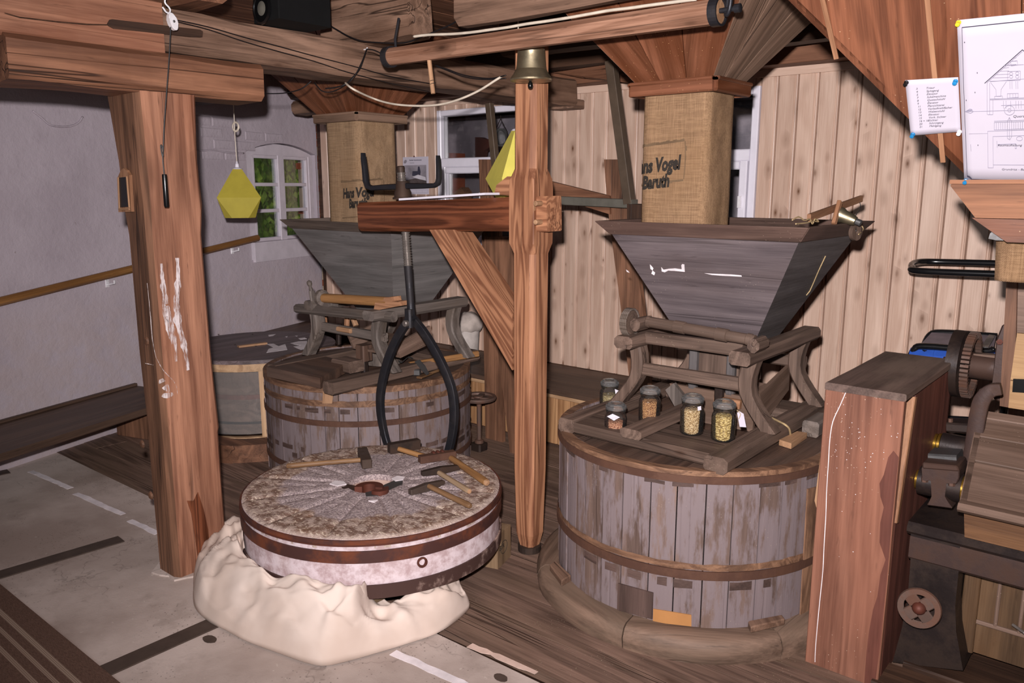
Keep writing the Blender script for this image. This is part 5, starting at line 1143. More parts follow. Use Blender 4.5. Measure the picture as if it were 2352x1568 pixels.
mk('bottom_board', slab(NB(), [q[3] + Vec((-.02, 0, 0)), q[2] + Vec((-.02, 0, 0)), q[2] + Vec((-.38, 0, 0)), q[3] + Vec((-.38, 0, 0))], (0, 0, .012)), M['mach_wood'], shl, grain=(0, 1, 0))
mk('spout', lathe(NB(), [(.11, 0), (.12, .06), (.10, .14)], at_z(880, 832, .68), (0, 0, 1), 20), G, shl, grain=(0, 0, 1))
for i, (x0, y0, x1, y1, m) in enumerate(((745, 720, 747, 752, 'new_wood'), (778, 745, 778, 790, 'mach_dark'), (798, 718, 796, 760, 'new_wood'), (810, 728, 818, 748, 'cut_wood'))):
    tb('adjusting_stick', at_y(x0, y0, 2.9), at_y(x1, y1, 2.9), .03, .024, M[m], shl, grain=None) if False else mk('adjusting_stick', beam(NB(), at_y(x0, y0, 2.9), at_y(x1, y1, 2.9), .03, .024), M[m], shl, grain=(0, 0, 1))
P = at_y(790, 757, 2.765); bm = NB(); beam(bm, P - Vec((.05, 0, 0)), P + Vec((.06, 0, 0)), .03, .026); mk('wedge', bm, M['cut_wood'], shl)
bm = NB(); beam(bm, at_z(841, 852, .69), at_z(841, 852, .69) + Vec((0, 0, .02)), .05, .05); a = at_z(838, 855, .672); tb('lid_post', a, a + Vec((0, 0, .15)), .035, .035, M['mach_dark'], shl); tb('lid_post_head', a + Vec((0, 0, .07)), a + Vec((0, 0, .16)), .07, .07, M['lid'], shl)
bm.free()
# tools lying on the left casing
tl = thing('hand_adze', (-3.3, 2.9, .68), 'small hand adze with long orange wooden handle on the left casing lid', 'tool')
h0 = at_z(940, 838, .72); h1 = at_z(1098, 812, .745); tb('handle', h0, h1, .03, .034, M['handle_orange'], tl, ch=.008, n=3)
P = [at_y(x, y, h0.y - .02) for x, y in ((952, 830), (962, 826), (975, 840), (984, 858), (980, 862), (968, 850))]; mk('blade', slab(NB(), P, (0, .006, 0)), M['dull_steel'], tl)
P = [at_z(x, y, .705) for x, y in ((915, 828), (922, 832), (930, 826), (938, 820), (948, 822))]; mk('wire_loop', tube(NB(), smooth_path(P, 4), .003, 6), M['dull_steel'], tl)
tl = thing('hammer', (-3.3, 2.7, .68), 'short wooden handled hammer lying flat behind the left arm of the tongs', 'tool')
h0 = at_z(862, 878, .672); h1 = at_z(940, 862, .672); tb('handle', h0 + Vec((0, 0, .02)), h1 + Vec((0, 0, .02)), .024, .022, M['handle'], tl, ch=.006); p = at_z(942, 862, .672); bm = NB(); beam(bm, p + Vec((-.03, -.02, .02)), p + Vec((.05, .03, .02)), .034, .036, .006); mk('head', bm, M['dull_steel'], tl)
tl = thing('scraper', (-3.2, 2.8, .68), 'thin wooden spatula lying on the left casing right of the tongs', 'tool')
h0 = at_z(963, 872, .672); h1 = at_z(1022, 850, .672); tb('blade', h0 + Vec((0, 0, .012)), h0.lerp(h1, .4) + Vec((0, 0, .012)), .04, .012, M['handle'], tl); tb('handle', h0.lerp(h1, .4) + Vec((0, 0, .012)), h1 + Vec((0, 0, .012)), .018, .016, M['handle'], tl)
# burlap sleeve and funnel of the left mill
cSL = (-3.795, 3.15); slvL = rr_ring(cSL, .155, .15, .04)
a = at_y(750, 285, cSL[1]); 
sl = sleeve('burlap_sleeve', 'faded burlap sleeve with stamped lettering feeding the left hopper', slvL, 1.33, 2.08, M['burlap_L'], seed=9, wob=.005)
zL = lambda py: at_y(800, py, 3.0).z
stamp([('Hans Vogel', .125, zL(455), .060, .06, .98), ('Baruth', .175, zL(477), .056, .06, .98)], slvL, .007, par=sl, soot=(.11, .42, zL(495) - .01, zL(420), .06))
funnel('flared plank funnel above the left burlap sleeve, under the main beam', cSL, .17, .165, 2.095, 2.50, .8, .8, M['funnel'], M['funnel'], .045, M['funnel_grey'], 4)
scale_about_eye(1.0)
# ------------------------------------------------------------------ the loose millstone on its pallet
STC = Vec((-2.66, 2.211, 0)); SR = .563; SZ0, SZ1 = .152, .4015
stone = thing('millstone', (*STC.xy, SZ0), 'round dressed millstone with rusty iron hoops lying on a pallet in the foreground', 'millstone')
NR, NA = 26, 180
def furrow(r, a):
    """depth of the dressing: radial master furrows with slanted companions"""
    if r < .16 or r > .552: return 0
    m = 12; k = (a/(2*PI)*m) % 1; d0 = abs((k if k < .5 else k - 1))*2*PI/m*r
    k2 = ((a + .10*(r - .12)/.4)/(2*PI)*m + .46) % 1; d2 = abs((k2 if k2 < .5 else k2 - 1))*2*PI/m*r
    v = max(0, 1 - d0/.017); v2 = max(0, 1 - d2/.012)*(1 if r > .24 else 0)
    return .010*v + .007*v2
bm = NB(); V = []
rs = [.115 + (SR - .115)*i/NR for i in range(NR + 1)]
for i, r in enumerate(rs):
    row = []
    for k in range(NA):
        a = k*2*PI/NA; x, y = r*math.cos(a), r*math.sin(a); rr = r
        e = max(0, (r - .535)/(SR - .535)); z = SZ1 - furrow(r, a) - .010*e*e + .0025*nz((x, y, 0), 22) + (.004*nz((x, y, 3), 40)*e)
        if e > .5: rr = r - .004 + .004*nz((x, y, 9), 30)
        row.append(bm.verts.new((STC.x + rr*math.cos(a), STC.y + rr*math.sin(a), z)))
    V.append(row)
inn = [bm.verts.new((v.co.x, v.co.y, SZ1 - .09)) for v in V[0]]; out = [bm.verts.new((v.co.x, v.co.y, SZ1 - .05)) for v in V[-1]]
V = [inn] + V + [out]
for a, b in zip(V, V[1:]):
    for k in range(NA): j = (k + 1) % NA; bm.faces.new((a[k], b[k], b[j], a[j]))
mk('grinding_face', bm, M['stone_top'], stone, smooth=45)
mk('plaster_side', lathe(NB(), [(SR - .02, SZ0 + .01), (SR - .004, SZ0 + .01), (SR - .004, .30), (SR - .003, SZ1 - .012), (SR - .03, SZ1 - .012)], STC, (0, 0, 1), 120, caps=False), M['stone_side'], stone, smooth=50)
mk('eye_plug', lathe(NB(), [(.118, SZ1 - .085), (.118, SZ1 - .028), (.10, SZ1 - .022), (.05, SZ1 - .03), (.004, SZ1 - .032)], STC, (0, 0, 1), 40), M['chalk_pink'], stone)
mk('core', lathe(NB(), [(.5, SZ0), (.5, SZ1 - .09)], STC, (0, 0, 1), 40), M['stone_side'], stone)
K = 1.033
def zs(z): return 1.7 - K*(1.7 - z)
for z0, z1, m, wob in ((.409, .431, 'stone_hoop', 0), (.342, .388, 'stone_hoop', 0), (.199, .252, 'stone_hoop_flaked', 0)):
    mk('iron_hoop', band(NB(), STC, SR - .002, SR + .006, zs(z0), zs(z1), 120), M[m], stone, smooth=40)
mk('hoop_lip', band(NB(), STC, SR - .002, SR + .008, zs(.409), zs(.414), 120), M['rust'], stone, smooth=40)
p = on_cyl(970, 1291, STC, SR); d = Vec((p.x - STC.x, p.y - STC.y, 0)).normalized()
bm = NB(); lathe(bm, [(.021, -.01), (.021, .004), (.016, .005), (.015, -.004), (.003, -.005)], p, d, 20); mk('lifting_socket', bm, M['rust'], stone)
# rynd: iron cross piece in the eye
def on_top(px, py, dz=0): return at_z(px, py, SZ1 + dz)
def flat(name, pts, t, mat, par, dz=0, grain=(1, 0, 0), bev=.0):
    bm = NB(); slab(bm, [on_top(x, y, dz) for x, y in pts], (0, 0, t))
    if bev: bmesh.ops.bevel(bm, geom=bm.edges[:], offset=bev, segments=1, affect='EDGES')
    return mk(name, bm, mat, par, grain=grain)
flat('rynd_arm', [(778, 1118), (800, 1117), (830, 1122), (828, 1134), (800, 1130), (786, 1128)], .012, M['mach_iron'], stone, -.012, bev=.003)
flat('rynd_arm', [(884, 1120), (918, 1104), (928, 1106), (924, 1120), (888, 1135), (868, 1146), (840, 1148), (838, 1138), (862, 1134)], .016, M['dull_steel'], stone, -.014, bev=.003)
c_ = on_top(848, 1130, -.004)
mk('rynd_boss', band(NB(), c_, .030, .062, SZ1 - .02, SZ1 + .022, 24, .15*PI, 1.25*PI), M['rust'], stone, smooth=30)
mk('rynd_boss', band(NB(), on_top(872, 1132, -.004), .016, .040, SZ1 - .02, SZ1 + .018, 16, -.55*PI, .45*PI), M['rust'], stone, smooth=30)
for pts in ([(757, 1112), (770, 1105), (790, 1107), (796, 1113), (775, 1117)], [(900, 1100), (912, 1094), (930, 1096), (926, 1103), (908, 1106)], [(846, 1151), (868, 1149), (860, 1154)]): flat('plaster_fill', pts, .004, M['chalk'], stone, 0)
# pallet under the stone
pal = thing('wooden_pallet', (-2.6, 2.3, 0), 'stamped wooden transport pallet under the millstone', 'pallet')
px0, px1, py0, py1 = -3.07, -2.268, 1.66, 2.69
for i in range(5): bx('deck_board', (px0, py0 + i*.222, .122), (px1, py0 + i*.222 + .14, .144), M['pallet'], pal, 'x', ch=.002)
for i in range(3): bx('stringer_board', (px0 + i*.33, py0, .10), (px0 + i*.33 + .14, py1 + .0, .122), M['pallet'], pal, 'y', ch=.002)
for i in range(3):
    for j in range(3): bx('block', (px0 + i*.33, py0 + j*.445, .022), (px0 + i*.33 + .14, py0 + j*.445 + .14, .10), M['pallet'], pal, 'y', ch=.003)
for j in range(3): bx('base_board', (px0, py0 + j*.445, 0), (px1, py0 + j*.445 + .14, .022), M['pallet'], pal, 'x', ch=.002)
e0 = at_y(1148, 1215, 2.52); xx = px1 + .001
# the stamped end block that shows at the right of the stone
q = [at_z(1148, 1300, .01), at_z(1173, 1275, .01)]
blk = Vec((q[0].x, q[0].y, 0)); blk1 = Vec((q[1].x, q[1].y, 0)); dn = (blk1 - blk).normalized(); nn = Vec((dn.y, -dn.x, 0))
h = at_pl(1160, 1216, blk, nn).z
bm = NB(); slab(bm, [blk - dn*.02, blk1, blk1 + Vec((0, 0, h)), blk - dn*.02 + Vec((0, 0, h))], -nn*.10); mk('end_block', bm, M['pallet'], pal, grain=(0, 0, 1))
bm = NB(); o = at_pl(1146, 1266, blk + nn*.0, nn); text_on(bm, 'EUR', .030, o, dn, Vec((0, 0, 1)), lift=.002 if dn.cross(Vec((0, 0, 1))).dot(nn) > 0 else -.002, offset=.0004)
cE = at_pl(1157, 1255, blk, nn)
ov = [cE + dn*(.034*math.cos(i*PI/12)) + Vec((0, 0, .030*math.sin(i*PI/12))) + nn*.0015 for i in range(24)]; tube(bm, ov, .0012, 4, closed=True); mk('stamp_mark', bm, M['stamp'], pal)
tb('side_rail', blk + Vec((0, 0, h - .03)) + nn*.0, at_z(930, 1400, h - .03) if False else blk + Vec((-.05, -.5, h - .05)), .02, .05, M['pallet'], pal)
# crumpled sheet around the front of the stone
outp = [(553, 1243), (518, 1246), (480, 1278), (449, 1305), (444, 1350), (447, 1395), (478, 1428), (520, 1450), (565, 1474), (640, 1502), (700, 1523), (744, 1531), (800, 1520), (860, 1503), (930, 1482), (1000, 1458), (1042, 1432), (1072, 1406), (1080, 1390), (1066, 1374)]
inp = [(560, 1262), (556, 1270), (560, 1285), (575, 1300), (590, 1312), (610, 1322), (640, 1335), (680, 1348), (715, 1358), (750, 1366), (785, 1372), (815, 1370), (840, 1372), (862, 1380), (880, 1400), (905, 1412), (940, 1412), (975, 1392), (1005, 1376), (1030, 1368)]
O_ = smooth_path([at_z(x, y, .002) for x, y in outp], 7); I_ = []
for (x, y) in inp:
    p = on_cyl(x, y, STC, SR + .016)
    if (x >= 860) or p.z < .02: p = at_z(x, y, .03)
    I_.append(p)
I_ = smooth_path(I_, 7); nI = len(I_)
def sheet(u, v):
    k = u*(nI - 1); i = min(int(k), nI - 2); a = O_[i].lerp(O_[i + 1], k - i); b = I_[i].lerp(I_[i + 1], k - i)
    p = a.lerp(b, v); bulge = max(0, math.sin(PI*min(1, v*1.0)))**.7
    hgt = bulge*(.055 + .03*nz((u*4, v*1.2, 1)) + .035*max(0, 1 - abs(u - .16)/.18) + .05*max(0, 1 - abs(u - .60)/.16) - .02*max(0, 1 - abs(u - .76)/.1))
    def ridge(f, w, s): q = nz(f, 1, s); t = max(0, 1 - abs(q)/w); return t*t*(3 - 2*t)
    wr = .027*ridge((u*5.5 + v*1.6, v*1.5 - u*2, 2), .45, 1) + .014*ridge((u*11 - v*2.2, v*2.4 + u*3, 5), .42, 3) + .004*ridge((u*22 + v*4, v*5, 8), .4, 6)
    q2 = Vec((p.x*2.6 + p.y*1.4, p.y*6.5 - p.x*3.2, 1.3)); q3 = Vec((p.x*7 - p.y*5, p.y*9 + p.x*3, 4.7))
    wr += .034*ridge(q2, .34, 11) + .014*ridge(q3, .36, 13)
    wr += .010*max(0, 1 - abs(v - .085 - .015*math.sin(u*25))/.035)
    env = min(1, v*7)*min(1, (1 - v)*5 + .1)
    out = (a - b); out.z = 0; out.normalize()
    return p + Vec((0, 0, max(0, hgt) + wr*env)) + out*(.010*nz((u*9, v*3, 4))*env) + Vec((0, 0, .004))
o = mk('linen_sheet', grid(NB(), sheet, 170, 44), M['cloth'], smooth=True, label='crumpled cream linen sheet on the floor around the front of the millstone', cat='cloth'); solidify(o, .004)
# hammers on the stone
def hammer(name, lab, head, handle, hw, hh, hm, r, wm, lift=.028, taper=(1, 1), dz0=0, dz1=0):
    t = thing(name, on_top(*head[0]), lab, 'hammer'); z = hh/2
    a, b = on_top(*head[0], z), on_top(*head[1], z); rings = []
    d = (b - a).normalized(); s = Vec((-d.y, d.x, 0)); n = 6
    for i in range(n + 1):
        tt_ = i/n; e = 1 - (1 - taper[0])*max(0, 1 - tt_*2) - (1 - taper[1])*max(0, tt_*2 - 1); p = a.lerp(b, tt_); h2 = hh/2*e; w2 = hw/2*(.6 + .4*e)
        rings.append([p + s*x + Vec((0, 0, zz)) for x, zz in ((-w2, -h2), (w2, -h2), (w2, h2), (-w2, h2))])
    bm = NB(); loft(bm, rings); bmesh.ops.bevel(bm, geom=bm.edges[:], offset=.0025, segments=1, affect='EDGES'); mk('head', bm, hm, t, grain=d)
    c, e = on_top(*handle[0], lift + dz0), on_top(*handle[1], r + .003 + dz1); mk('handle', lathe(NB(), [(r*.9, 0), (r, .01), (r*1.02, (e - c).length*.5), (r*1.12, (e - c).length*.92), (r*1.0, (e - c).length - .004), (r*.7, (e - c).length)], c, e - c, 12), wm, t, grain=e - c, smooth=40)
    if wm is not M['handle']: mk('cut_end', lathe(NB(), [(r*.95, 0), (r*.9, .0025), (.001, .003)], e, e - c, 12), M['cut_wood'], t)
    return t
hammer('sledge_hammer', 'long handled square hammer lying at the rear left of the millstone', ((832, 1036), (843, 1066)), ((838, 1055), (658, 1070)), .046, .044, M['dress_iron'], .0115, M['handle'], .02)
hammer('bush_hammer', 'toothed bush hammer with pale handle at the rear of the millstone', ((893, 1030), (963, 1018)), ((915, 1030), (990, 1053)), .042, .05, M['nut'], .0125, M['handle_orange'], .05)
t = hammer('ribbed_hammer', 'hammer with ridged rusty head and thick orange handle, farthest right on the millstone', ((963, 1055), (1045, 1042)), ((1036, 1052), (1118, 1108)), .04, .036, M['hoop'], .0155, M['handle_orange'], .03)
a, b = on_top(985, 1048, .02), on_top(1035, 1040, .02)
for f in (.15, .35, .55): mk('collar', lathe(NB(), [(.021, 0), (.024, .004), (.024, .010), (.021, .014)], a.lerp(b, f), b - a, 16), M['rust'], t)
hammer('mill_pick', 'flat mill pick head with bleached handle, middle right of the millstone', ((968, 1087), (1055, 1072)), ((1008, 1085), (1078, 1128)), .03, .034, M['nut'], .0115, M['handle_light'], .03, (.6, .6))
hammer('mill_pick', 'double pointed mill pick with dark brown handle, nearest the eye of the millstone', ((941, 1130), (1019, 1106)), ((985, 1116), (1081, 1162)), .03, .034, M['dress_iron'], .0115, M['handle'], .03, (.7, .5))

# ------------------------------------------------------------------ left side
bl_ = thing('plank_bench', (-4.6, 1.7, 0), 'long dark plank bench along the left plaster wall', 'bench')
def bpt(s, off, z): return wl(s, z, off)
n0, n1 = -1.6, 1.0
mk('seat', beam(NB(), bpt(n0, .29, .278), bpt(n1, .29, .278), .55, .045, .006, 8, .002), M['bench'], bl_, grain=WD)
mk('back_strip', beam(NB(), bpt(n0, .02, .310), bpt(n1, .02, .310), .03, .02, .004), M['bench'], bl_, grain=WD)
for s in (-.9, .80): mk('leg_board', beam(NB(), bpt(s, .06, .128), bpt(s, .50, .128), .06, .256, .006), M['post_wane'], bl_, grain=(0, 0, 1)); mk('foot', beam(NB(), bpt(s + .09, .47, .0), bpt(s + .09, .47, .256), .09, .09, .008), M['post_wane'], bl_, grain=(0, 0, 1))
sb = thing('corner_bench', wl(3.0, 0, .2), 'dark bench top behind the round flour tub, below the six-pane window', 'bench')
mk('seat', beam(NB(), bpt(2.3, .21, .44), bpt(S_C - .30, .21, .44), .40, .04, .005), M['bench'], sb, grain=WD); mk('front', beam(NB(), bpt(2.3, .37, .21), bpt(S_C - .30, .37, .21), .03, .42, .004), M['dark_wood'], sb, grain=WD)
hr = thing('handrail', wl(1.5, 1.0, .07), 'brown wooden handrail sloping along the left plaster wall', 'handrail')
def hp(px, py): return at_pl(px, py, WA + WN*.07, WN)
a = hp(0, 692); b = hp(592, 546); a = a - (b - a)*.4
Q = [a.lerp(b, t) for t in (0, .25, .5, .75, .985, 1)]
bm = NB(); beam(bm, a, b, .045, .05, .014); mk('rail', bm, M['handrail'], hr, grain=b - a)
for px, py in ((262, 640), (548, 566), (-120, 740)):
    P = hp(px, py); wq = P - WN*.068; mk('bracket', tube(NB(), [P + Vec((0, 0, -.01)), P + Vec((0, 0, -.03)), wq + Vec((0, 0, -.045)), wq + Vec((0, 0, -.02))], .007, 8), M['white_metal'], hr); mk('bracket_plate', beam(NB(), wq + Vec((0, 0, -.06)), wq + Vec((0, 0, -.0)), .03, .006, .001, up=WN), M['white_metal'], hr)
# third casing with a window of glass
scale_about_eye(1.065); cB = (-4.73, 2.97); RB = .50; zB = .65
bt = thing('flour_tub', (*cB, 0), 'round tub with dark boarded lid and pale framed glass front behind the post', 'tub')
ang = lambda px, py: (lambda p: math.atan2(p.y - cB[1], p.x - cB[0]))(on_cyl(px, py, cB, RB))
aL_, aR_ = ang(470, 930), ang(606, 930)
k = 0
while k < 27:
    a0 = aR_ + (2*PI - (aR_ - aL_))*k/27; a1 = aR_ + (2*PI - (aR_ - aL_))*(k + 1)/27; bm = NB(); band(bm, cB, RB - .03, RB, .16, zB - .02, 3, a0 + .003, a1 - .003); mk('stave', bm, M['stave'], bt, grain=(0, 0, 1)); k += 1
mk('inner_drum', band(NB(), cB, RB - .10, RB - .08, .16, zB - .03, 60), M['mach_wood'], bt); mk('drum_hoop', band(NB(), cB, RB - .08, RB - .075, at_z(540, 932, .4).z*0 + .385, .415, 60), M['boxstain'], bt); mk('drum_hoop', band(NB(), cB, RB - .08, RB - .075, .225, .24, 60), M['mach_dark'], bt)
mk('glass_front', band(NB(), cB, RB - .012, RB - .008, .18, zB - .03, 24, aL_, aR_), M['old_glass'], bt)
mk('top_rail', band(NB(), cB, RB - .02, RB + .012, zB - .068, zB - .02, 24, aL_ - .05, aR_ + .35), M['pine_frame'], bt, grain=(1, 0, 0)); mk('bottom_rail', band(NB(), cB, RB - .02, RB + .012, .125, .165, 24, aL_ - .05, aR_ + .35), M['pine_frame'], bt, grain=(1, 0, 0))
for a in (aL_ + .01, aR_ - .04): mk('stile', band(NB(), cB, RB - .02, RB + .010, .165, zB - .068, 3, a, a + .085), M['pine_frame'], bt, grain=(0, 0, 1))
s = -.53
while s < .52:
    e = s + .15; bm = NB(); circ_strip(bm, cB, .515, s + .001, min(e, .515) - .001, zB - .02, zB + .004, 'y'); o = mk('lid_board', bm, M['lid_grey'], bt, grain=(0, 1, 0)); s = e
for pts in ([(612, 790), (628, 789), (640, 795), (655, 790), (660, 803), (640, 806), (612, 810), (617, 801), (628, 798)], [(667, 788), (685, 784), (705, 783), (705, 801), (690, 803), (674, 796), (690, 793), (676, 791)], [(685, 777), (700, 775), (705, 778), (690, 780)], [(616, 769), (634, 767), (628, 771), (617, 772)], [(678, 771), (684, 771), (682, 773)], [(655, 773), (661, 772), (659, 775)]):
    bm = NB(); slab(bm, [at_z(x, y, zB + .006) for x, y in pts], (0, 0, .001)); mk('white_patch', bm, M['chalk'], bt)  # irregular white patches on the lid boards
P = [at_z(x, y, zB + .006) for x, y in ((547, 797), (612, 789), (609, 793), (547, 801))]; bm = NB(); beam(bm, P[0], P[1], .035, .02, .003); mk('handle_batten', bm, M['cut_wood'], bt, grain=P[1] - P[0])
for q in ((502, 768), (475, 797), (540, 792), (588, 795), (580, 768)): mk('nail', lathe(NB(), [(.006, 0), (.006, .003), (.001, .004)], at_z(*q, zB + .004), (0, 0, 1), 8), M['mach_dark'], bt)
scale_about_eye(1.0)
mk('base', band(NB(), cB, RB - .12, RB + .02, 0, .118, 16, aL_ - .3, aR_ + .12, wob=.01), M['beam'], bt)
mk('floor_ring', band(NB(), (cB[0]*1.065, cB[1]*1.065), .2, .50, 0, .03, 30), M['dark_wood'], bt)
# slate thermometer, pulley and cord on the left post
th_ = thing('framed_slate', at_y(286, 440, PY - .02), 'small wooden framed dark panel on the left face of the thick post', 'frame')
YF = PY - .012
bm = NB(); poly(bm, [at_y(x, y, YF) for x, y in ((271, 405), (277, 392), (283, 386), (290, 391), (297, 402), (302, 486), (272, 487))], (0, .012, 0)); mk('back_board', bm, M['new_wood'], th_, grain=(0, 0, 1))
bm = NB(); poly(bm, [at_y(x, y, YF - .004) for x, y in ((272, 408), (290, 406), (295, 475), (275, 476))], (0, .005, 0)); mk('dark_panel', bm, M['black'], th_)
for a, b in (((271, 407), (274, 478)), ((291, 405), (297, 477)), ((273, 480), (297, 480))): tb('edge', at_y(*a, YF - .006), at_y(*b, YF - .006), .006, .006, M['cut_wood'], th_, ch=.001)
XPc = -3.14
pu = thing('pulley', at_x(395, 48, XPc), 'small white metal pulley on a hook carrying a black cord', 'pulley')
P = [at_x(x, y, XPc) for x, y in ((384, -14), (379, 0), (380, 8), (388, 17), (391, 24), (388, 30), (381, 27), (376, 20), (373, 16))]; mk('hook', tube(NB(), smooth_path(P, 5), .0035, 8), M['white_metal'], pu, smooth=True)
pc = at_x(396, 50, XPc); up_ = (at_x(391, 36, XPc) - at_x(401, 66, XPc)).normalized()
bm = NB(); S2 = Vec((0, up_.z, -up_.y)); slab(bm, [pc + up_*(.033*math.sin(i*PI/10)) + S2*(.016*math.cos(i*PI/10)) + Vec((.012, 0, 0)) for i in range(20)], (-.024, 0, 0)); bmesh.ops.bevel(bm, geom=bm.edges[:], offset=.002, segments=1, affect='EDGES'); mk('pulley_cheek', bm, M['white_metal'], pu)
mk('axle', lathe(NB(), [(.005, 0), (.005, .014), (.002, .015)], pc, (1, 0, 0), 10), M['dull_steel'], pu); mk('shank', tube(NB(), [at_x(390, 27, XPc), at_x(393, 40, XPc)], .003, 6), M['white_metal'], pu)
cp = thing('pull_cord', at_x(378, 440, XPc), 'black pull cord with a dark rod handle hanging in front of the thick post', 'cord')
P = [at_x(x, y, XPc) for x, y in ((392, 62), (388, 140), (382, 220), (377, 290), (375, 340), (374, 366), (377, 400))]; mk('cord', tube(NB(), smooth_path(P, 4), .0024, 6), M['cable_black'], cp)
P = [at_x(x, y, XPc) for x, y in ((374, 362), (371, 350), (369, 336), (371, 333), (374, 345), (375, 358))]; mk('knot_loop', tube(NB(), smooth_path(P, 3), .0022, 6), M['cable_black'], cp)
a, b = at_x(377.5, 400, XPc), at_x(383, 476, XPc); mk('handle', lathe(NB(), [(.009, 0), (.0098, .004), (.0105, (b - a).length*.95), (.008, (b - a).length)], a, b - a, 14), M['black'], cp, smooth=40)
for i, pts in enumerate([[(400, 48), (480, 68), (560, 95), (640, 118), (720, 140), (800, 166), (900, 192), (985, 210)], [(402, 45), (480, 62), (560, 85), (640, 106), (720, 128), (820, 154), (900, 176), (990, 192)]]):
    mk('beam_cord', tube(NB(), smooth_path([at_x(x, y, -3.222) for x, y in pts], 4), .0022, 5), M['cable_black'], label=('lower of the two thin black cords along the main beam', 'upper of the two thin black cords along the main beam')[i], cat='cord')
# loudspeaker on the beam
sp = thing('loudspeaker', (-3.36, 2.25, 2.40), 'black loudspeaker standing on the main beam at the top edge', 'speaker')
c0 = at_z(590, 62, 2.403); xr = at_y(640, 78, 2.14).x
XA, XB = at_y(582, 40, 2.14).x, at_y(641, 40, 2.14).x
bx('cabinet', (XA, 2.14, 2.402), (XB, 2.415, 2.66), M['black_matte'], sp, 'z', ch=.004)
cc = at_y(604, 20, 2.138)
mk('driver_ring', lathe(NB(), [(.062, 0), (.066, .004), (.066, .009), (.056, .012), (.052, .008)], cc, (0, -1, 0), 30), M['black'], sp, smooth=40); mk('driver_cone', lathe(NB(), [(.052, .006), (.04, -.002 + .006), (.02, .012), (.003, .015)], cc, (0, -1, 0), 24), M['grey_steel'], sp, smooth=True)
# hanging yellow lamps
def pendant(c_top, zmid, zbot, rm, turn, lab, cord, mats):
    t = thing('pendant_lamp', c_top, lab, 'lamp'); c = Vec((c_top.x, c_top.y, 0)); zt_ = c_top.z; rt = rm*.2; rb_ = rm*.80
    bm = NB(); T = []; Md = []; Bt = []; rn = rm*.50; hw = rm*.27
    for i in range(4):
        a = turn + PI/4 + i*PI/2; T.append(bm.verts.new(c + Vec((rt*math.cos(a), rt*math.sin(a), zt_)))); Md.append(bm.verts.new(c + Vec((rm*math.cos(a), rm*math.sin(a), zmid))))
        an = a + PI/4; Bt.append([bm.verts.new(c + Vec((rn*math.cos(an) - s*math.sin(an), rn*math.sin(an) + s*math.cos(an), zbot))) for s in (-hw, hw)])
    for i in range(4):
        j = (i + 1) % 4; bm.faces.new((T[i], Md[i], Md[j], T[j])); bm.faces.new((Md[i], Bt[i][0], Bt[i][1], Md[j])); bm.faces.new((Md[j], Bt[i][1], Bt[j][0]))
    bm.faces.new(T); o = mk('lamp_shade', bm, mats, t); solidify(o, .003)
    mk('cap', lathe(NB(), [(.030*rm/.15, -.002), (.028, .006), (.014, .012), (.012, .03), (.006, .04), (.003, .05)], c_top, (0, 0, 1), 16), M['white_plastic'], t)
    mk('cord', tube(NB(), cord, .003, 6), M['cable_white'], t); return t
LY = 2.95; lt = at_y(545, 388, LY); turn = YAW + PI/2*0 + math.radians(12)
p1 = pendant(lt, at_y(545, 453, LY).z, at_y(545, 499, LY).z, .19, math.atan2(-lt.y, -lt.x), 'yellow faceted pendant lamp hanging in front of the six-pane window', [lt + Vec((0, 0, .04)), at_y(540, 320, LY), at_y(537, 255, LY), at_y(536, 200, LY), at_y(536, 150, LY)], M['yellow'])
cl = at_y(541, 291, LY); mk('cord_coil', tube(NB(), [cl + Vec((0, (.02 + .006*math.sin(i*.9))*math.cos(i*.5)*.3, 0)) + Vec(((.026 + .004*math.sin(i*.37))*math.cos(i*.5), 0, (.028 + .004*math.sin(i*.37))*math.sin(i*.5))) for i in range(52)], .003, 6), M['cable_white'], p1, smooth=True)
LY = 3.08; lt = at_y(1190, 300, LY)
pendant(lt, at_y(1190, 410, LY).z, at_y(1190, 462, LY).z, .178, math.atan2(-lt.y, -lt.x) + .35, 'yellow faceted pendant lamp half hidden behind the crane post, its colour lightened as if lit', [lt + Vec((0, 0, .04)), lt + Vec((0, 0, .3)), Vec((lt.x, lt.y, 2.64))], M['yellow_lit'])
# ------------------------------------------------------------------ things between the mills and the board wall
cal = thing('wall_calendar', at_y(955, 400, Y_WALL - .004), 'printed wall calendar with a grey landscape photo on the board wall', 'calendar')
CX = lambda px, py, o=.004: at_y(px, py, Y_WALL - o)
c00, c10, c01 = CX(927, 447), CX(985, 447), CX(927, 359)
uw = c10.x - c00.x; hh_ = CX(955, 359).z - CX(955, 445).z; zb_ = CX(955, 446).z
def CP(x, y, o=.005): return Vec((c00.x + x*uw, Y_WALL - o, zb_ + y*hh_))
mk('sheet', slab(NB(), [CP(0, 0, .003), CP(1, 0, .003), CP(1, 1, .003), CP(0, 1, .003)], (0, .002, 0)), M['paper'], cal)
mk('photo', slab(NB(), [CP(.06, .17, .0036), CP(.92, .17, .0036), CP(.92, .78, .0036), CP(.06, .78, .0036)], (0, .0004, 0)), M['photo_grey'], cal)
mk('photo_field', slab(NB(), [CP(.06, .17, .0040), CP(.92, .17, .0040), CP(.92, .36, .0040), CP(.5, .43, .0040), CP(.06, .37, .0040)], (0, .0003, 0)), M['photo_dark'], cal)
mk('photo_sky', slab(NB(), [CP(.38, .47, .0040), CP(.5, .43, .0040), CP(.9, .36, .0040), CP(.88, .46, .0040), CP(.6, .52, .0040)], (0, .0003, 0)), M['photo_light'], cal)
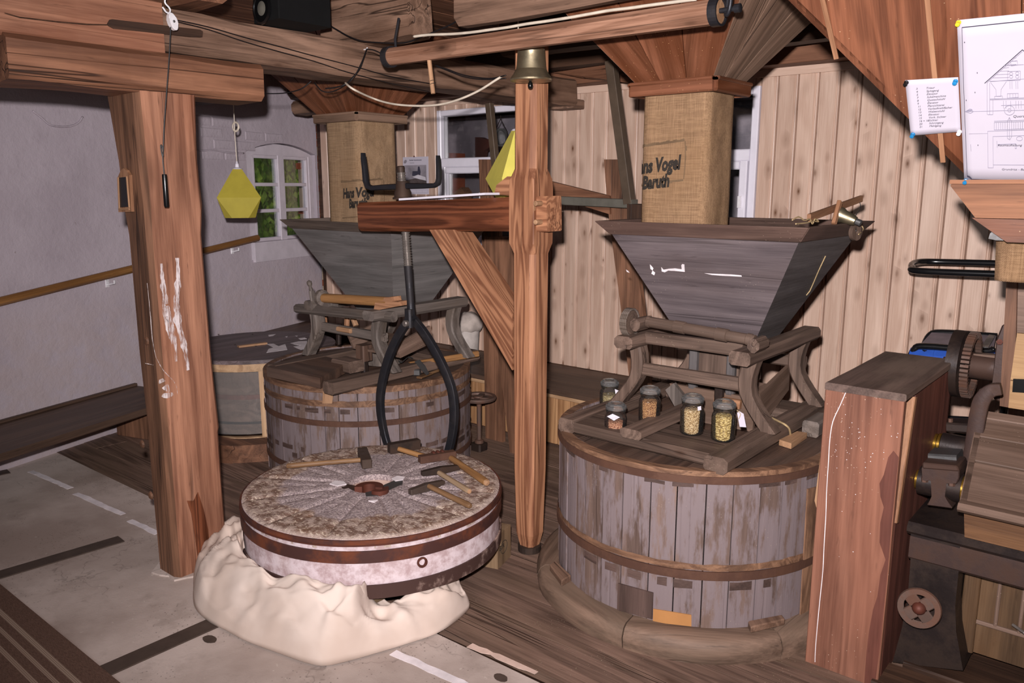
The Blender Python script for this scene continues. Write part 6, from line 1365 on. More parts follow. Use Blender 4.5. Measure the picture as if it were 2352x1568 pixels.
mk('photo_engine', slab(NB(), [CP(.36, .50, .0042), CP(.44, .49, .0042), CP(.60, .53, .0042), CP(.68, .51, .0042), CP(.70, .60, .0042), CP(.66, .74, .0042), CP(.60, .74, .0042), CP(.58, .62, .0042), CP(.38, .62, .0042)], (0, .0002, 0)), M['ink'], cal)
bm = NB(); text_on(bm, 'Baruther Industriemuseum', .0135, CP(.27, .90, .0036), (1, 0, 0), (0, 0, 1), offset=.0004); text_on(bm, 'Kalenderblatt', .010, CP(.28, .83, .0036), (1, 0, 0), (0, 0, 1)); mk('lettering', bm, M['ink'], cal)
bm = NB(); poly(bm, [CP(.07 + .06*math.cos(a) + .03 + .02*math.sin(a), .88 + .05*math.sin(a), .0037) for a in [i*PI/6 for i in range(12)]], (0, .0002, 0)); mk('emblem', bm, M['photo_grey'], cal)
bm = NB(); [line_on(bm, lambda x, y: CP(x, y, .0036), [(.08 + .22*i, .04), (.08 + .22*i, .12)], .004) for i in range(5)]; [line_on(bm, lambda x, y: CP(x, y, .0036), [(.08, v_), (.96, v_)], .004) for v_ in (.04, .12)]; mk('day_grid', bm, M['ink_grey'], cal, kind='stuff')
mk('push_pin', lathe(NB(), [(.006, 0), (.006, .006), (.002, .008)], CP(.47, 1.01), (0, -1, 0), 10), M['rust'], cal)

def stick(name, p0, p1, wd, t, mat, lab, cat, y0, y1=None, n=1):
    a = at_y(*p0, y0); b = at_y(*p1, y1 if y1 is not None else y0); bm = NB(); beam(bm, a, b, wd, t, .003, n, up=Vec((0, 1, 0)) if abs((b - a).normalized().y) < .9 else None); return mk(name, bm, M[mat], grain=b - a, label=lab, cat=cat)
lf = thing('linkage_frame', (-2.3, 3.8, 0), 'brown boards joined by grey steel bars, standing behind the left edge of the right hopper', 'frame')
def stick(name, p0, p1, wd, t, mat, par, y0):
    a = at_y(*p0, y0); b = at_y(*p1, y0); return mk(name, beam(NB(), a, b, wd, t, .003, up=Vec((0, 1, 0))), M[mat], par, grain=b - a)
def plank(name, pts, y, t, mat, par, grain=(0, 0, 1)):
    return mk(name, poly(NB(), [p if isinstance(p, Vec) else at_y(*p, y) for p in pts], (0, t, 0)), M[mat], par, grain=grain)
stick('steel_pole', (1403, 140), (1446, 468), .05, .05, 'brown_steel', lf, 3.75); stick('steel_bar', (1262, 459), (1458, 468), .046, .06, 'grey_steel', lf, 3.76)
lb0, lb1 = at_y(1500, 1075, 3.82), at_y(1456, 1078, 3.82)
plank('leaning_board', [(1387, 366), (1421, 366), (1447, 470), (1451, 520), (1475, 700), (1490, 870), Vec((lb0.x, 3.82, 0)), Vec((lb1.x, 3.82, 0)), (1444, 860), (1425, 700), (1396, 480)], 3.82, .035, 'post_wane', lf)
plank('tapered_plank', [(1258, 418), (1262, 416), (1400, 450), (1400, 492), (1330, 470), (1258, 466)], 3.80, .03, 'beam', lf, (1, 0, 0))
plank('cross_block', [(1440, 468), (1483, 470), (1484, 508), (1440, 508)], 3.72, .10, 'dark_wood', lf)
ub = thing('upright_board', at_y(1120, 450, 3.95), 'brown upright board covering part of the inner window, with a dark steel pole', 'board')
u0, u1 = at_y(1107, 560, 3.95), at_y(1148, 560, 3.95)
plank('board', [(1099, 366), (1127, 366), (1142, 455), (1148, 560), Vec((u1.x + .02, 3.95, 0)), Vec((u0.x + .02, 3.95, 0)), (1107, 560)], 3.95, .03, 'post_wane', ub)
stick('steel_pole', (1124, 238), (1146, 455), .042, .042, 'brown_steel', ub, 3.925)
bp = thing('back_post', (-3.15, 3.85, 0), 'brown wooden post leaning behind the crane brace', 'post')
a0, a1 = at_z(1157, 1046, 0), at_z(1215, 1046, 0)
mk('timber', slab(NB(), [Vec((a0.x, 3.82, 0)), Vec((a0.x + .16, 3.82, 0)), at_y(1190, 545, 3.82), at_y(1112, 545, 3.82)], (0, .14, 0)), M['post_wane'], bp, grain=(0, 0, 1))
# spindle stand with an iron hand wheel
wst = thing('handwheel_stand', at_z(1101, 1035, 0), 'iron hand wheel lying flat on a thin spindle stand beside the left casing', 'wheel')
bz = at_z(1101, 1033, 0); wz = at_y(1105, 915, bz.y).z; wc_ = Vec((bz.x - .005, bz.y, wz))
mk('base_block', beam(NB(), bz - Vec((0, 0, .0)), bz + Vec((0, 0, .05)), .085, .085, .01), M['mach_dark'], wst); mk('spindle', lathe(NB(), [(.03, .05), (.03, .07), (.016, .075), (.016, wz)], Vec((bz.x, bz.y, 0)), (0, 0, 1), 14), M['wheel_iron'], wst)
R_ = .115
mk('wheel_rim', lathe(NB(), [(R_ - .02, -.012), (R_, -.008), (R_ + .004, .004), (R_ - .002, .014), (R_ - .022, .012)], wc_, (0, 0, 1), 36, caps=False), M['wheel_iron'], wst, smooth=40)
mk('hub', lathe(NB(), [(.03, -.012), (.034, 0), (.026, .014), (.004, .016)], wc_, (0, 0, 1), 18), M['wheel_iron'], wst)
for i in range(4): a = i*PI/2 + .5; mk('spoke', beam(NB(), wc_ + Vec((.02*math.cos(a), .02*math.sin(a), 0)), wc_ + Vec(((R_ - .012)*math.cos(a), (R_ - .012)*math.sin(a), 0)), .04, .012, .004), M['wheel_iron'], wst)
# bucket with rags on the wall bench
bk = thing('bucket', at_z(1068, 822, .395), 'pale plastic bucket with grey rags, on the wall bench behind the left mill', 'bucket')
b0 = at_z(1072, 818, .397); bt_ = at_y(1070, 745, b0.y).z - b0.z
mk('pail', lathe(NB(), [(.085, 0), (.09, .004), (.105, bt_), (.11, bt_ + .003), (.104, bt_ + .003), (.085, .01), (.004, .008)], b0, (0, 0, 1), 28), M['bucket'], bk, smooth=40)
bm = NB(); ball(bm, b0 + Vec((0, 0, bt_ + .01)), .12, 28, (1, 1, .75)); bmesh.ops.subdivide_edges(bm, edges=bm.edges[:], cuts=1)
for v in bm.verts: d = (v.co - b0 - Vec((0, 0, bt_))).normalized(); v.co += d*(.022*nz(v.co, 11) + .012*abs(nz(v.co, 26, 4)))
mk('rag', bm, M['rag'], bk, smooth=True)

# ------------------------------------------------------------------ right side
BX0, BX1, BY0, BY1, BZ = -.893, -.642, 2.721, 3.40, 1.045
gd = thing('belt_guard', ((BX0 + BX1)/2, 3.0, 0), 'tall reddish wooden box with a white line down its front, right of the mill', 'box')
bx('front_board', (BX0, BY0, .0), (BX1, BY0 + .03, BZ - .022), M['boxpost'], gd, 'z', ch=.003, n=6, rough=.002)
bx('top_board', (BX0 - .0, BY0 - .004, BZ - .022), (BX1 + .006, BY1, BZ + .004), M['boxtop'], gd, 'y', ch=.004, n=6, rough=.002)
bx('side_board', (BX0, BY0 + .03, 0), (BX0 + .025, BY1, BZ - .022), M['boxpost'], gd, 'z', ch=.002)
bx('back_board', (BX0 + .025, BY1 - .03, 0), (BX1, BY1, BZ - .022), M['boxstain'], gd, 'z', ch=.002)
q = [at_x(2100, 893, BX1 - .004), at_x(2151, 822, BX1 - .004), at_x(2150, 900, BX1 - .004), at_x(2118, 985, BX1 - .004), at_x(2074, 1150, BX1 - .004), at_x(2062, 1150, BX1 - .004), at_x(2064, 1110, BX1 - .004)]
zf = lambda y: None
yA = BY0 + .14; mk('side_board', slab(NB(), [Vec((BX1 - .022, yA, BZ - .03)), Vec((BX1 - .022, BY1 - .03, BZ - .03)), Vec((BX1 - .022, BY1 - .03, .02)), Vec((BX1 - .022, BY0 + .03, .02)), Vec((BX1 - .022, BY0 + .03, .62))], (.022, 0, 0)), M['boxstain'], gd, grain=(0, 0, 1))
mk('lit_edge_strip', beam(NB(), Vec((BX1 - .008, yA - .02, BZ - .03)), Vec((BX1 - .008, BY0 + .035, .60)), .03, .03, .003), M['new_wood'], gd, grain=(0, 0, 1))  # pale strip standing in for the lit edge of the side board
mk('left_lath', slab(NB(), [at_y(x, y, BY0 + .012) for x, y in ((1884, 1050), (1889, 1050), (1884, 1170), (1875, 1165), (1871, 1150))], (0, .03, 0)), M['cut_wood'], gd, grain=(0, 0, 1))
# white thread-like line on the front
P = [at_y(x, y, BY0 - .0015) for x, y in ((1946, 893), (1930, 930), (1913, 968), (1906, 1010), (1903, 1060), (1899, 1120), (1897, 1180), (1893, 1250), (1890, 1310), (1884, 1370), (1878, 1430), (1873, 1490), (1872, 1520))]
mk('white_line', tube(NB(), smooth_path(P, 4), .0015, 5), M['chalk'], gd, grain=(0, 0, 1))
bm = NB(); poly(bm, [at_y(x, y, BY0 - .001) for x, y in ((2052, 1035), (2040, 1050), (2030, 1090), (2020, 1110), (2022, 1140), (2030, 1165), (2022, 1200), (2020, 1245), (2034, 1285), (2022, 1320), (2015, 1370), (2005, 1400), (1996, 1450), (1990, 1500), (1985, 1568), (2010, 1568), (2022, 1480), (2036, 1340), (2048, 1200), (2064, 1050))], (0, .001, 0)); mk('oil_stain', bm, M['boxstain'], gd, grain=(0, 0, 1))
bm = NB(); rnd = random.Random(9)
for i in range(60):
    x = rnd.uniform(1925, 2070); y = rnd.gauss(1020, 45) if i < 40 else rnd.uniform(900, 1500); p = at_y(x - max(0, (y - 900)*.06), y, BY0 - .0008)
    if p.x > BX1 - .01 or p.x < BX0 + .01: continue
    r = rnd.uniform(.0008, .0018); bm.faces.new([bm.verts.new(p + Vec((r*math.cos(a), 0, r*math.sin(a)))) for a in (0, 1.25, 2.5, 3.75, 5)])
mk('paint_specks', bm, M['chalk'], gd, kind='stuff')
# black tubular folding chair with a blue seat, by the board wall
ch = thing('folding_chair', (-.9, 4.4, 0), 'black tubular folding chair with blue seat standing behind the red box', 'chair')
T_ = M['black_tube']; cy0, cy1 = 4.25, 4.50
def cpt(px, py, y): return at_y(px, py, y)
mk('arm_loop', tube(NB(), smooth_path([cpt(2350, 607, cy1), cpt(2300, 605, cy1), cpt(2155, 601, cy1), cpt(2115, 601, cy1 - .05), cpt(2096, 606, (cy0 + cy1)/2), cpt(2096, 615, cy0 + .05), cpt(2112, 622, cy0), cpt(2310, 630, cy0), cpt(2345, 631, cy0)], 6), .016, 10), T_, ch, smooth=True)
mk('seat_tube', tube(NB(), smooth_path([cpt(2120, 800, cy1), cpt(2135, 770, cy1), cpt(2165, 763, cy1), cpt(2290, 772, cy1)], 5), .016, 10), T_, ch, smooth=True)
mk('seat_tube', tube(NB(), smooth_path([cpt(2085, 835, cy0), cpt(2100, 803, cy0), cpt(2125, 795, cy0), cpt(2260, 806, cy0), cpt(2284, 800, cy0)], 5), .017, 10), T_, ch, smooth=True)
mk('backrest', slab(NB(), [cpt(2115, 793, cy0 + .02), cpt(2282, 803, cy0 + .02), cpt(2288, 774, cy1 - .01), cpt(2140, 766, cy1 - .01)], (0, 0, .008)), M['grey_cloth'], ch)
bm = NB(); beam(bm, cpt(2150, 824, cy0 + .03), cpt(2295, 832, cy0 + .03), .12, .11, .03); mk('seat', bm, M['blue'], ch)
bm = NB(); beam(bm, cpt(2095, 822, cy0 + .03), cpt(2150, 824, cy0 + .03), .12, .11, .03); mk('seat_end', bm, M['blue'], ch)
for x in (2160, 2262): mk('bracket', beam(NB(), cpt(x, 798, cy0), cpt(x + 18, 768, cy1), .03, .006, .001), M['dull_steel'], ch)
mk('low_tube', tube(NB(), [cpt(2085, 853, cy0 + .02), cpt(2290, 862, cy0 + .02)], .016, 10), T_, ch); mk('low_tube', tube(NB(), [cpt(2120, 957, cy0 - .08), cpt(2300, 968, cy0 - .08)], .014, 10), T_, ch)
for x, y0 in ((2345, cy0), (2350, cy1 - .02)):
    a = cpt(x, 600, y0); mk('leg', tube(NB(), [Vec((a.x, y0, .39 if y0 > 4.1 else 0)), Vec((a.x, y0, a.z))], .014, 8), T_, ch)
a = cpt(2125, 803, cy0); mk('leg', tube(NB(), [a, Vec((a.x + .02, cy0, .39))], .014, 8), T_, ch)

# big plank funnel over the roller mill with drawings pinned to it
FP = Vec((0, 2.75, 1.71)); FN = Vec((0, -.832, -.555)).normalized()
def fp(px, py, o=0): return at_pl(px, py, FP + FN*o, FN)
bf = thing('plank_funnel', (0, 2.9, 1.7), 'large reddish plank funnel at the upper right with papers pinned to it', 'funnel')
seams = [((1768, -40), (2235, 421)), ((1888, -15), (2195, 421), (1921, 140)), ((2129, -15), (2168, 421)), ((2331, -15), (2360, 421)), ((2520, -15), (2520, 421)), ((2760, -15), (2700, 421))]
def hull(a, b, c, d, m=None): pass
lt_, lb_ = fp(1768, -42), fp(2237, 421)
# boards run up the slope; their lower ends are cut along the diagonal edge
def up(p, zt=2.63): # continue up the slope to the ceiling
    s = Vec((0, -.555, .832)); return p + s*((zt - p.z)/s.z)
def xs_at(px): return fp(px, 421).x
base = fp(2300, 421).z; sl_ = (lt_ - lb_)
def edge_pt(x): # point of the diagonal edge at world x
    t = (x - lb_.x)/sl_.x; return lb_ + sl_*t
ltc = edge_pt(lb_.x + sl_.x*1.0); tt2 = (2.63 - lb_.z)/sl_.z; ltop = lb_ + sl_*tt2
bxs = [ltop.x, fp(1905, 62).x, fp(2150, 240).x, fp(2345, 240).x, fp(2345, 240).x + .23, fp(2345, 240).x + .46]
for i, (xa, xb) in enumerate(zip(bxs, bxs[1:])):
    xa += .0015; xb -= .0015
    def low(x): return edge_pt(x) if x < lb_.x else Vec((x, lb_.y, lb_.z))
    pa, pb = low(xa), low(xb); pts = [pa]
    if xa < lb_.x < xb: pts.append(lb_.copy())
    pts += [pb, Vec((xb, *up(pb).yz)), Vec((xa, *up(pa).yz))]
    if (pts[-1] - pts[0]).length < .01: pts.pop()
    bm = NB(); slab(bm, pts, -FN*.025); mk('front_board', bm, M['bigfunnel'], bf, grain=(0, -.555, .832))
for px0, px1 in (((1885, -20), (1921, 135)), ((2128, -20), (2166, 372))):
    a, b = fp(*px0, .0), fp(*px1, .0); a = fp(*px0, .003); b = fp(*px1, .003); mk('cover_strip', beam(NB(), a, b, .014, .006, .001, up=FN), M['new_wood'], bf, grain=b - a)
sd = [lb_, lb_ + Vec((0, .4, 0)), Vec((ltop.x, ltop.y + .3, 2.63)), ltop]; mk('side_board', slab(NB(), sd, (.025, 0, 0)), M['bigfunnel'], bf, grain=ltop - lb_)
q = [at_y(x, y, 2.735) for x, y in ((2183, 427), (2240, 500))]; x9 = at_y(2520, 420, 2.735).x
mk('ledge_board', slab(NB(), [q[0], at_y(2186, 420, 2.735), Vec((x9, 2.735, q[0].z + .008)), Vec((x9, 2.735, q[1].z)), q[1]], (0, .03, 0)), M['ledge'], bf)
mk('ledge_top', slab(NB(), [Vec((q[0].x, 2.72, q[0].z + .006)), Vec((x9, 2.72, q[0].z + .006)), Vec((x9, 2.78, q[0].z + .006)), Vec((q[0].x, 2.78, q[0].z + .006))], (0, 0, .012)), M['ledge'], bf)
q2 = [at_y(x, y, 2.77) for x, y in ((2232, 500), (2312, 556), (2312, 553))]
mk('spout_board', slab(NB(), [q2[0], q2[1], Vec((x9, 2.77, q2[1].z)), Vec((x9, 2.77, q2[0].z))], (0, .02, 0)), M['bigfunnel'], bf)
P = [at_y(x, y, 2.80) for x, y in ((2270, 548), (2274, 536), (2284, 527), (2313, 552), (2290, 552))]; mk('tin_flap', slab(NB(), P, (0, .05, 0)), M['dull_steel'], bf)
# burlap cuff under it
cf = (at_y(2283, 553, 2.86).x + .16, 2.99); cuff = rr_ring(cf, .16, .14, .05, lambda z: 1 - (1.56 - z)*.35)
zc0, zc1 = at_y(2320, 648, 2.85).z, at_y(2320, 548, 2.85).z
sleeve('burlap_cuff', 'short burlap cuff hanging under the big funnel at the right edge', cuff, zc0, zc1, M['burlap'], 12, 36, .006, 4)
# papers
def paper(name, lab, pts, o, mat='paper', curl=0):
    t = thing(name, fp(*pts[3], o), lab, 'paper'); bm = NB(); n = 10
    c = [fp(*p, o) for p in pts]
    def f(u, v): p = c[0].lerp(c[1], u).lerp(c[3].lerp(c[2], u), v); return p + FN*(curl*(math.sin(u*7)*.5 + nz((u*3, v*3, 1)))*(.3 + abs(v - .5)))
    oo = mk('sheet', grid(bm, f, n, n), M[mat], t, smooth=True); solidify(oo, .0008); return t, f
def pmap(f, o=.0032): return lambda x, y: f(x, 1 - y) + FN*o
lst, f1 = paper('list_sheet', 'small handwritten list sheet pinned left of the large drawing', [(2079, 184), (2201, 177), (2207, 302), (2092, 311)], .012, curl=.0006)
P1 = pmap(f1)
ex = (f1(1, .5) - f1(0, .5)).normalized(); ey = (f1(.5, 0) - f1(.5, 1)).normalized()
bm = NB()
for i, (n_, tx) in enumerate((('3', 'Trieur'), ('4', 'Spitzgang'), ('5', 'Elevator'), ('7', 'Schälmaschine'), ('8', 'Quetschstuhl'), ('9', 'Elevator'), ('11', 'Plansichterei'), ('12', 'Vorlaufmehlfächer'), ('13', 'Walzenstuhl'), ('14', 'Elevator'), ('15', 'Vork. Sichter'), ('16 + 18', 'Sichter'), ('20', 'Schrotgang'), ('21', 'Mahlgang'))):
    y = .835 - i*.053; x = .20 + .000*i
    text_on(bm, n_, .0085, P1(x, y), ex, ey, shear=.2); text_on(bm, tx, .0085, P1(.395 + .0*i, y), ex, ey, shear=.3)
mk('handwriting', bm, M['ink'], lst, kind='stuff')
dr, f2 = paper('mill_drawing', 'large white sheet with a section drawing of the mill, upper right', [(2198, 46), (2440, 22), (2440, 424), (2215, 419)], .015, curl=.0004)
P2 = pmap(f2)
sc_ = lambda px, py: None
# the drawing: border, section of the building above, plan below (sheet coordinates 0..1)
def D(px, py): # photo pixel -> sheet coords by inverse bilinear (few newton steps)
    t = fp(px, py, .015); u = v = .5
    for _ in range(8):
        p = f2(u, v); du = (f2(u + .01, v) - p)/.01; dv = (f2(u, v + .01) - p)/.01; e = t - p
        a, b, c_ = du.dot(du), du.dot(dv), dv.dot(dv); r1, r2 = e.dot(du), e.dot(dv); det = a*c_ - b*b; u += (r1*c_ - r2*b)/det; v += (a*r2 - b*r1)/det
    return (u, 1 - v)
bm = NB()
def ln(pts, wd=.0012): line_on(bm, P2w, [D(*p) for p in pts], wd)
def P2w(x, y): return P2(x, y)
# line_on works in sheet units, so give it metric-ish widths
bm_b = NB()
def L(pts, wd=.004, tgt=None): line_on(tgt if tgt is not None else bm, P2, [D(*p) for p in pts], wd)
L([(2420, 40), (2210, 62), (2214, 200), (2222, 403), (2232, 410), (2420, 417)], .005, bm_b)
L([(2222, 403), (2228, 405), (2232, 410)], .012, bm_b)
L([(2262, 190), (2349, 113), (2420, 178)], .005, bm_b); L([(2267, 189), (2349, 117)], .003)
for i in range(9): y = 184 - i*7.5; L([(2272 + i*8.2, y + 1), (2318 if i < 5 else 2335, y)], .0025)
L([(2275, 186), (2352, 180), (2420, 176)], .003)
for x in (2268, 2274): L([(x, 188), (x, 262)], .003)
L([(2276, 188), (2288, 204), (2289, 220), (2299, 220), (2300, 204), (2312, 186)], .003); L([(2285, 220), (2303, 219), (2303, 225), (2285, 226), (2285, 220)], .003)
L([(2274, 226), (2420, 221)], .003); L([(2274, 228), (2420, 224)], .003)
for x in (2314, 2320, 2327, 2333, 2339): L([(x, 214), (x, 224)], .003)
L([(2314, 214), (2340, 213)], .003); L([(2314, 224), (2340, 222)], .003)
for x in (2320, 2325, 2334, 2338): L([(x, 185), (x + .4, 203)], .003)
for cx_, cy_ in ((2323, 168), (2337, 167), (2323, 175), (2337, 175)):
    L([(cx_ + 4*math.cos(a), cy_ + 3.5*math.sin(a)) for a in [i*PI/5 for i in range(11)]], .003)
L([(2315, 163), (2344, 162), (2344, 183), (2315, 184), (2315, 163)], .003); L([(2322, 140), (2337, 138), (2338, 148), (2323, 150), (2322, 140)], .003); L([(2305, 150), (2352, 147)], .003)
L([(2269, 262), (2281, 262)], .003); L([(2281, 228), (2281, 262)], .003); L([(2217, 255), (2222, 253), (2228, 249), (2233, 250), (2236, 255), (2230, 259), (2224, 257), (2217, 255)], .004); L([(2217, 255), (2300, 253), (2420, 250)], .003); L([(2222, 253), (2233, 252)], .008)
L([(2308 + 12*math.cos(a) + 11, 252 + 11*math.sin(a)) for a in [i*PI/8 for i in range(17)]], .003); L([(2319 + 4*math.cos(a), 252 + 4*math.sin(a)) for a in [i*PI/5 for i in range(11)]], .003)
for x in (2305, 2311, 2322, 2334, 2340, 2346): L([(x, 230), (x + .3, 248)], .003)
L([(2300, 241), (2420, 236)], .003)
for i in range(15): L([(2284 + i*5, 280 - i*.2), (2284 + i*5, 297 - i*.2)], .003)
L([(2284, 280), (2420, 275)], .003); L([(2284, 297), (2420, 292)], .003); L([(2284, 277), (2420, 272)], .003)
L([(2314, 295), (2314, 278), (2319, 268), (2324, 278), (2324, 312), (2320, 320), (2314, 316), (2314, 295)], .003); L([(2319, 268), (2319, 318)], .003)
L([(2269, 300), (2420, 295)], .003); L([(2269, 300), (2270, 384), (2282, 384), (2281, 312), (2420, 308)], .003); L([(2282, 377), (2420, 378)], .003); L([(2290, 322), (2291, 338)], .003); L([(2292, 331), (2334, 329)], .004); L([(2332, 331), (2332, 340), (2335, 340), (2335, 331)], .003)
L([(2342 + 7*math.cos(a), 317 + 5*math.sin(a)) for a in [i*PI/6 for i in range(13)]], .003); L([(2230, 330), (2231, 346)], .003); L([(2226, 306), (2269, 305)], .002)
for q in ((2245, 166), (2220, 229), (2247, 332), (2216, 96), (2240, 211)): L([(q[0] - .8, q[1]), (q[0] + .8, q[1])], .008, bm_b)
def T2(tx, px, py, size): text_on(bm_b, tx, size, P2(*D(px, py)), (f2(1, .5) - f2(0, .5)), (f2(.5, 0) - f2(.5, 1)), shear=.2)
T2('Querschnitt', 2327, 268, .0105); T2('Grundriss - Balkendecke', 2301, 389, .0095); T2('Raumaufteilung', 2292, 334, .0095)
mk('drawing_lines', bm, M['ink_grey'], dr, kind='stuff'); mk('bold_lines', bm_b, M['ink'], dr, kind='stuff')
def pin(px, py, mat, par, o=.006):
    c = fp(px, py, o); return mk('push_pin', lathe(NB(), [(.0065, 0), (.0065, .003), (.004, .005), (.004, .010), (.006, .013), (.0055, .015), (.001, .016)], c, FN, 12), M[mat], par)
pin(2082, 189, 'pin_black', lst, .012); pin(2195, 186, 'pin_blue', lst, .012); pin(2097, 308, 'pin_blue', lst, .012); pin(2204, 302, 'chalk', lst, .012); pin(2202, 51, 'pin_yellow', dr, .015); pin(2218, 414, 'pin_blue', dr, .015)

# ------------------------------------------------------------------ roller mill at the right edge
rm = thing('roller_mill', (-.2, 3.2, 0), 'old cast iron roller mill with wooden housing at the right edge', 'machine'); IR, ID, IW = M['mach_iron'], M['mach_dark'], M['wheel_iron']
YM = 2.88; XE = .75
def q_(px, py, y=YM): return at_y(px, py, y)
leg = [(2092, 1215), (2205, 1243), (2203, 1300), (2194, 1390), (2196, 1450), (2212, 1540), (2050, 1520), (2072, 1440), (2085, 1370), (2091, 1290)]
P = [q_(*p) for p in leg]
mk('cast_leg', slab(NB(), P, (0, .16, 0)), ID, rm, grain=(0, 0, 1))
zt0 = q_(2085, 1206).z; xL = q_(2085, 1206).x
bm = NB(); beam(bm, (xL, 3.07, zt0 - .008), (XE, 3.07, zt0 - .008), .40, .045, .014); mk('table', bm, ID, rm)
bm = NB(); beam(bm, (xL + .012, 2.90, zt0 - .075), (XE, 2.90, zt0 - .075), .05, .09, .01); mk('apron', bm, M['mach_iron'], rm)
# hand wheel
hc = q_(2111, 1396, 2.80); 
mk('handwheel_rim', lathe(NB(), [(.048, -.008), (.066, -.007), (.069, 0), (.066, .008), (.048, .008)], hc, (.1, -1, .12), 36, caps=False), IW, rm, smooth=40)
mk('handwheel_hub', lathe(NB(), [(.022, -.01), (.022, .006), (.014, .02), (.004, .024)], hc, (.1, -1, .12), 18), M['rust'], rm, smooth=40)
Mh = frame((.1, -1, .12), hc)
for i in range(4):
    a = i*PI/2 + .75; u_ = Mh @ Vec((0, .018*math.cos(a), .018*math.sin(a))); v_ = Mh @ Vec((0, .052*math.cos(a), .052*math.sin(a))); mk('handwheel_spoke', beam(NB(), u_, v_, .044, .01, .003, up=Vec((0, -1, 0))), IW, rm)
mk('handwheel_shaft', lathe(NB(), [(.012, 0), (.012, .09)], hc, (0, 1, 0), 12), ID, rm)
# bearings
def cyl(name, a, b, r, mat, seg=22, prof=None): a, b = Vec(a), Vec(b); return mk(name, lathe(NB(), prof or [(r, 0), (r, (b - a).length)], a, b - a, seg), mat, rm, smooth=35)
yb1 = 3.22; a, b = q_(2085, 1018, yb1), q_(2235, 1022, yb1); zc = (a.z + b.z)/2
cyl('upper_shaft', (a.x, yb1, zc), (b.x, yb1, zc), .028, ID); x_ = q_(2147, 1020, yb1).x
for dx in (0, .012): cyl('brass_ring', (x_ + dx, yb1, zc), (x_ + dx + .009, yb1, zc), .038 + dx*.3, M['brass_ring'])
cyl('bearing_sleeve', (x_ + .024, yb1, zc), (b.x + .03, yb1, zc), .046, ID)
bm = NB(); beam(bm, q_(2180, 975, yb1 - .02), q_(2228, 978, yb1 - .02), .09, .035, .006); mk('bearing_cap', bm, ID, rm)
for px, py in ((2183, 966), (2192, 1042)): cyl('bolt', q_(px, py + 6, yb1 - .05), q_(px, py - 5, yb1 - .05), .008, IW, 6)
yb2 = 2.98; a, b = q_(2070, 1092, yb2), q_(2240, 1110, yb2); zc = q_(2090, 1096, yb2).z
cyl('lower_shaft', (a.x, yb2, zc), (b.x, yb2, zc), .022, M['dull_steel']); x_ = q_(2097, 1098, yb2).x
for dx in (0, .012): cyl('brass_ring', (x_ + dx, yb2, zc), (x_ + dx + .008, yb2, zc), .034, M['brass_ring'])
cyl('bearing_sleeve', (x_ + .022, yb2, zc), (q_(2214, 1100, yb2).x, yb2, zc), .05, ID)
cyl('brass_ring', (q_(2214, 1100, yb2).x, yb2, zc), (q_(2220, 1100, yb2).x, yb2, zc), .045, M['brass_ring'])
P = [q_(x, y, yb2 - .06) for x, y in ((2119, 1064), (2198, 1072), (2203, 1080), (2203, 1098), (2197, 1112), (2178, 1112), (2172, 1104), (2168, 1140), (2188, 1168), (2128, 1160), (2142, 1140), (2140, 1102), (2132, 1100), (2128, 1107), (2117, 1103), (2117, 1076))]
bm = NB(); slab(bm, P, (0, .12, 0)); bmesh.ops.bevel(bm, geom=bm.edges[:], offset=.003, segments=1, affect='EDGES'); mk('pillow_block', bm, IR, rm)
P = [q_(x, y, yb2 - .066) for x, y in ((2118, 1062), (2199, 1070), (2203, 1083), (2118, 1076))]; bm = NB(); slab(bm, P, (0, .13, 0)); bmesh.ops.bevel(bm, geom=bm.edges[:], offset=.004, segments=1, affect='EDGES'); mk('block_cap', bm, IR, rm)
for px, py in ((2124, 1104), (2186, 1113)): cyl('bolt', q_(px, py + 2, yb2 - .05), q_(px, py - 9, yb2 - .05), .011, IW, 6)
bm = NB(); beam(bm, q_(2140, 1050, yb2 + .05), q_(2205, 1054, yb2 + .05), .10, .05, .006); mk('bearing_top', bm, M['dull_steel'], rm)
# curved cast arm
arm = [(2300, 905), (2272, 905), (2250, 925), (2240, 960), (2232, 1010), (2222, 1060), (2212, 1095)]
ws = [.028, .027, .026, .026, .025, .023, .020]; yarm = 3.14
mk('cast_arm', arm_t([(2300, 893), (2276, 897), (2256, 918), (2246, 955), (2238, 1010), (2228, 1060), (2216, 1105)], [.020, .023, .026, .026, .026, .024, .02], yarm), IR, rm, grain=(0, 0, 1), smooth=40)
# gear wheel on its shaft
yg = 3.45; gc = q_(2206, 835, yg); rg = .5*(q_(2206, 760, yg).z - q_(2206, 912, yg).z)
cyl('gear_wheel', gc - Vec((.03, 0, 0)), gc + Vec((.03, 0, 0)), rg, ID, 48, [(rg - .03, 0), (rg, .0), (rg, .042), (rg - .012, .046), (rg - .03, .06), (rg - .05, .06), (rg - .05, .03), (.03, .03), (.03, .0)])
tth = None
for i in range(48):
    a = i*2*PI/48; ct_ = gc + Vec((.024, (rg - .008)*math.cos(a), (rg - .008)*math.sin(a)))
    bm = NB(); rr_ = Vec((0, math.cos(a), math.sin(a))); tg_ = Vec((0, -math.sin(a), math.cos(a))); loft(bm, [[ct_ + Vec((s0, 0, 0)) + rr_*s1 + tg_*s2 for s1, s2 in ((-.018, -.005), (.006, -.005), (.006, .005), (-.018, .005))] for s0 in (-.002, .026)]); mk('gear_tooth', bm, IW, rm)
cyl('gear_shaft', gc - Vec((.06, 0, 0)), Vec((q_(2320, 850, yg).x, yg, gc.z)), .045, M['mach_iron'], 24, [(.02, 0), (.02, .03), (.05, .032), (.05, .24), (.056, .245), (.056, .30)])
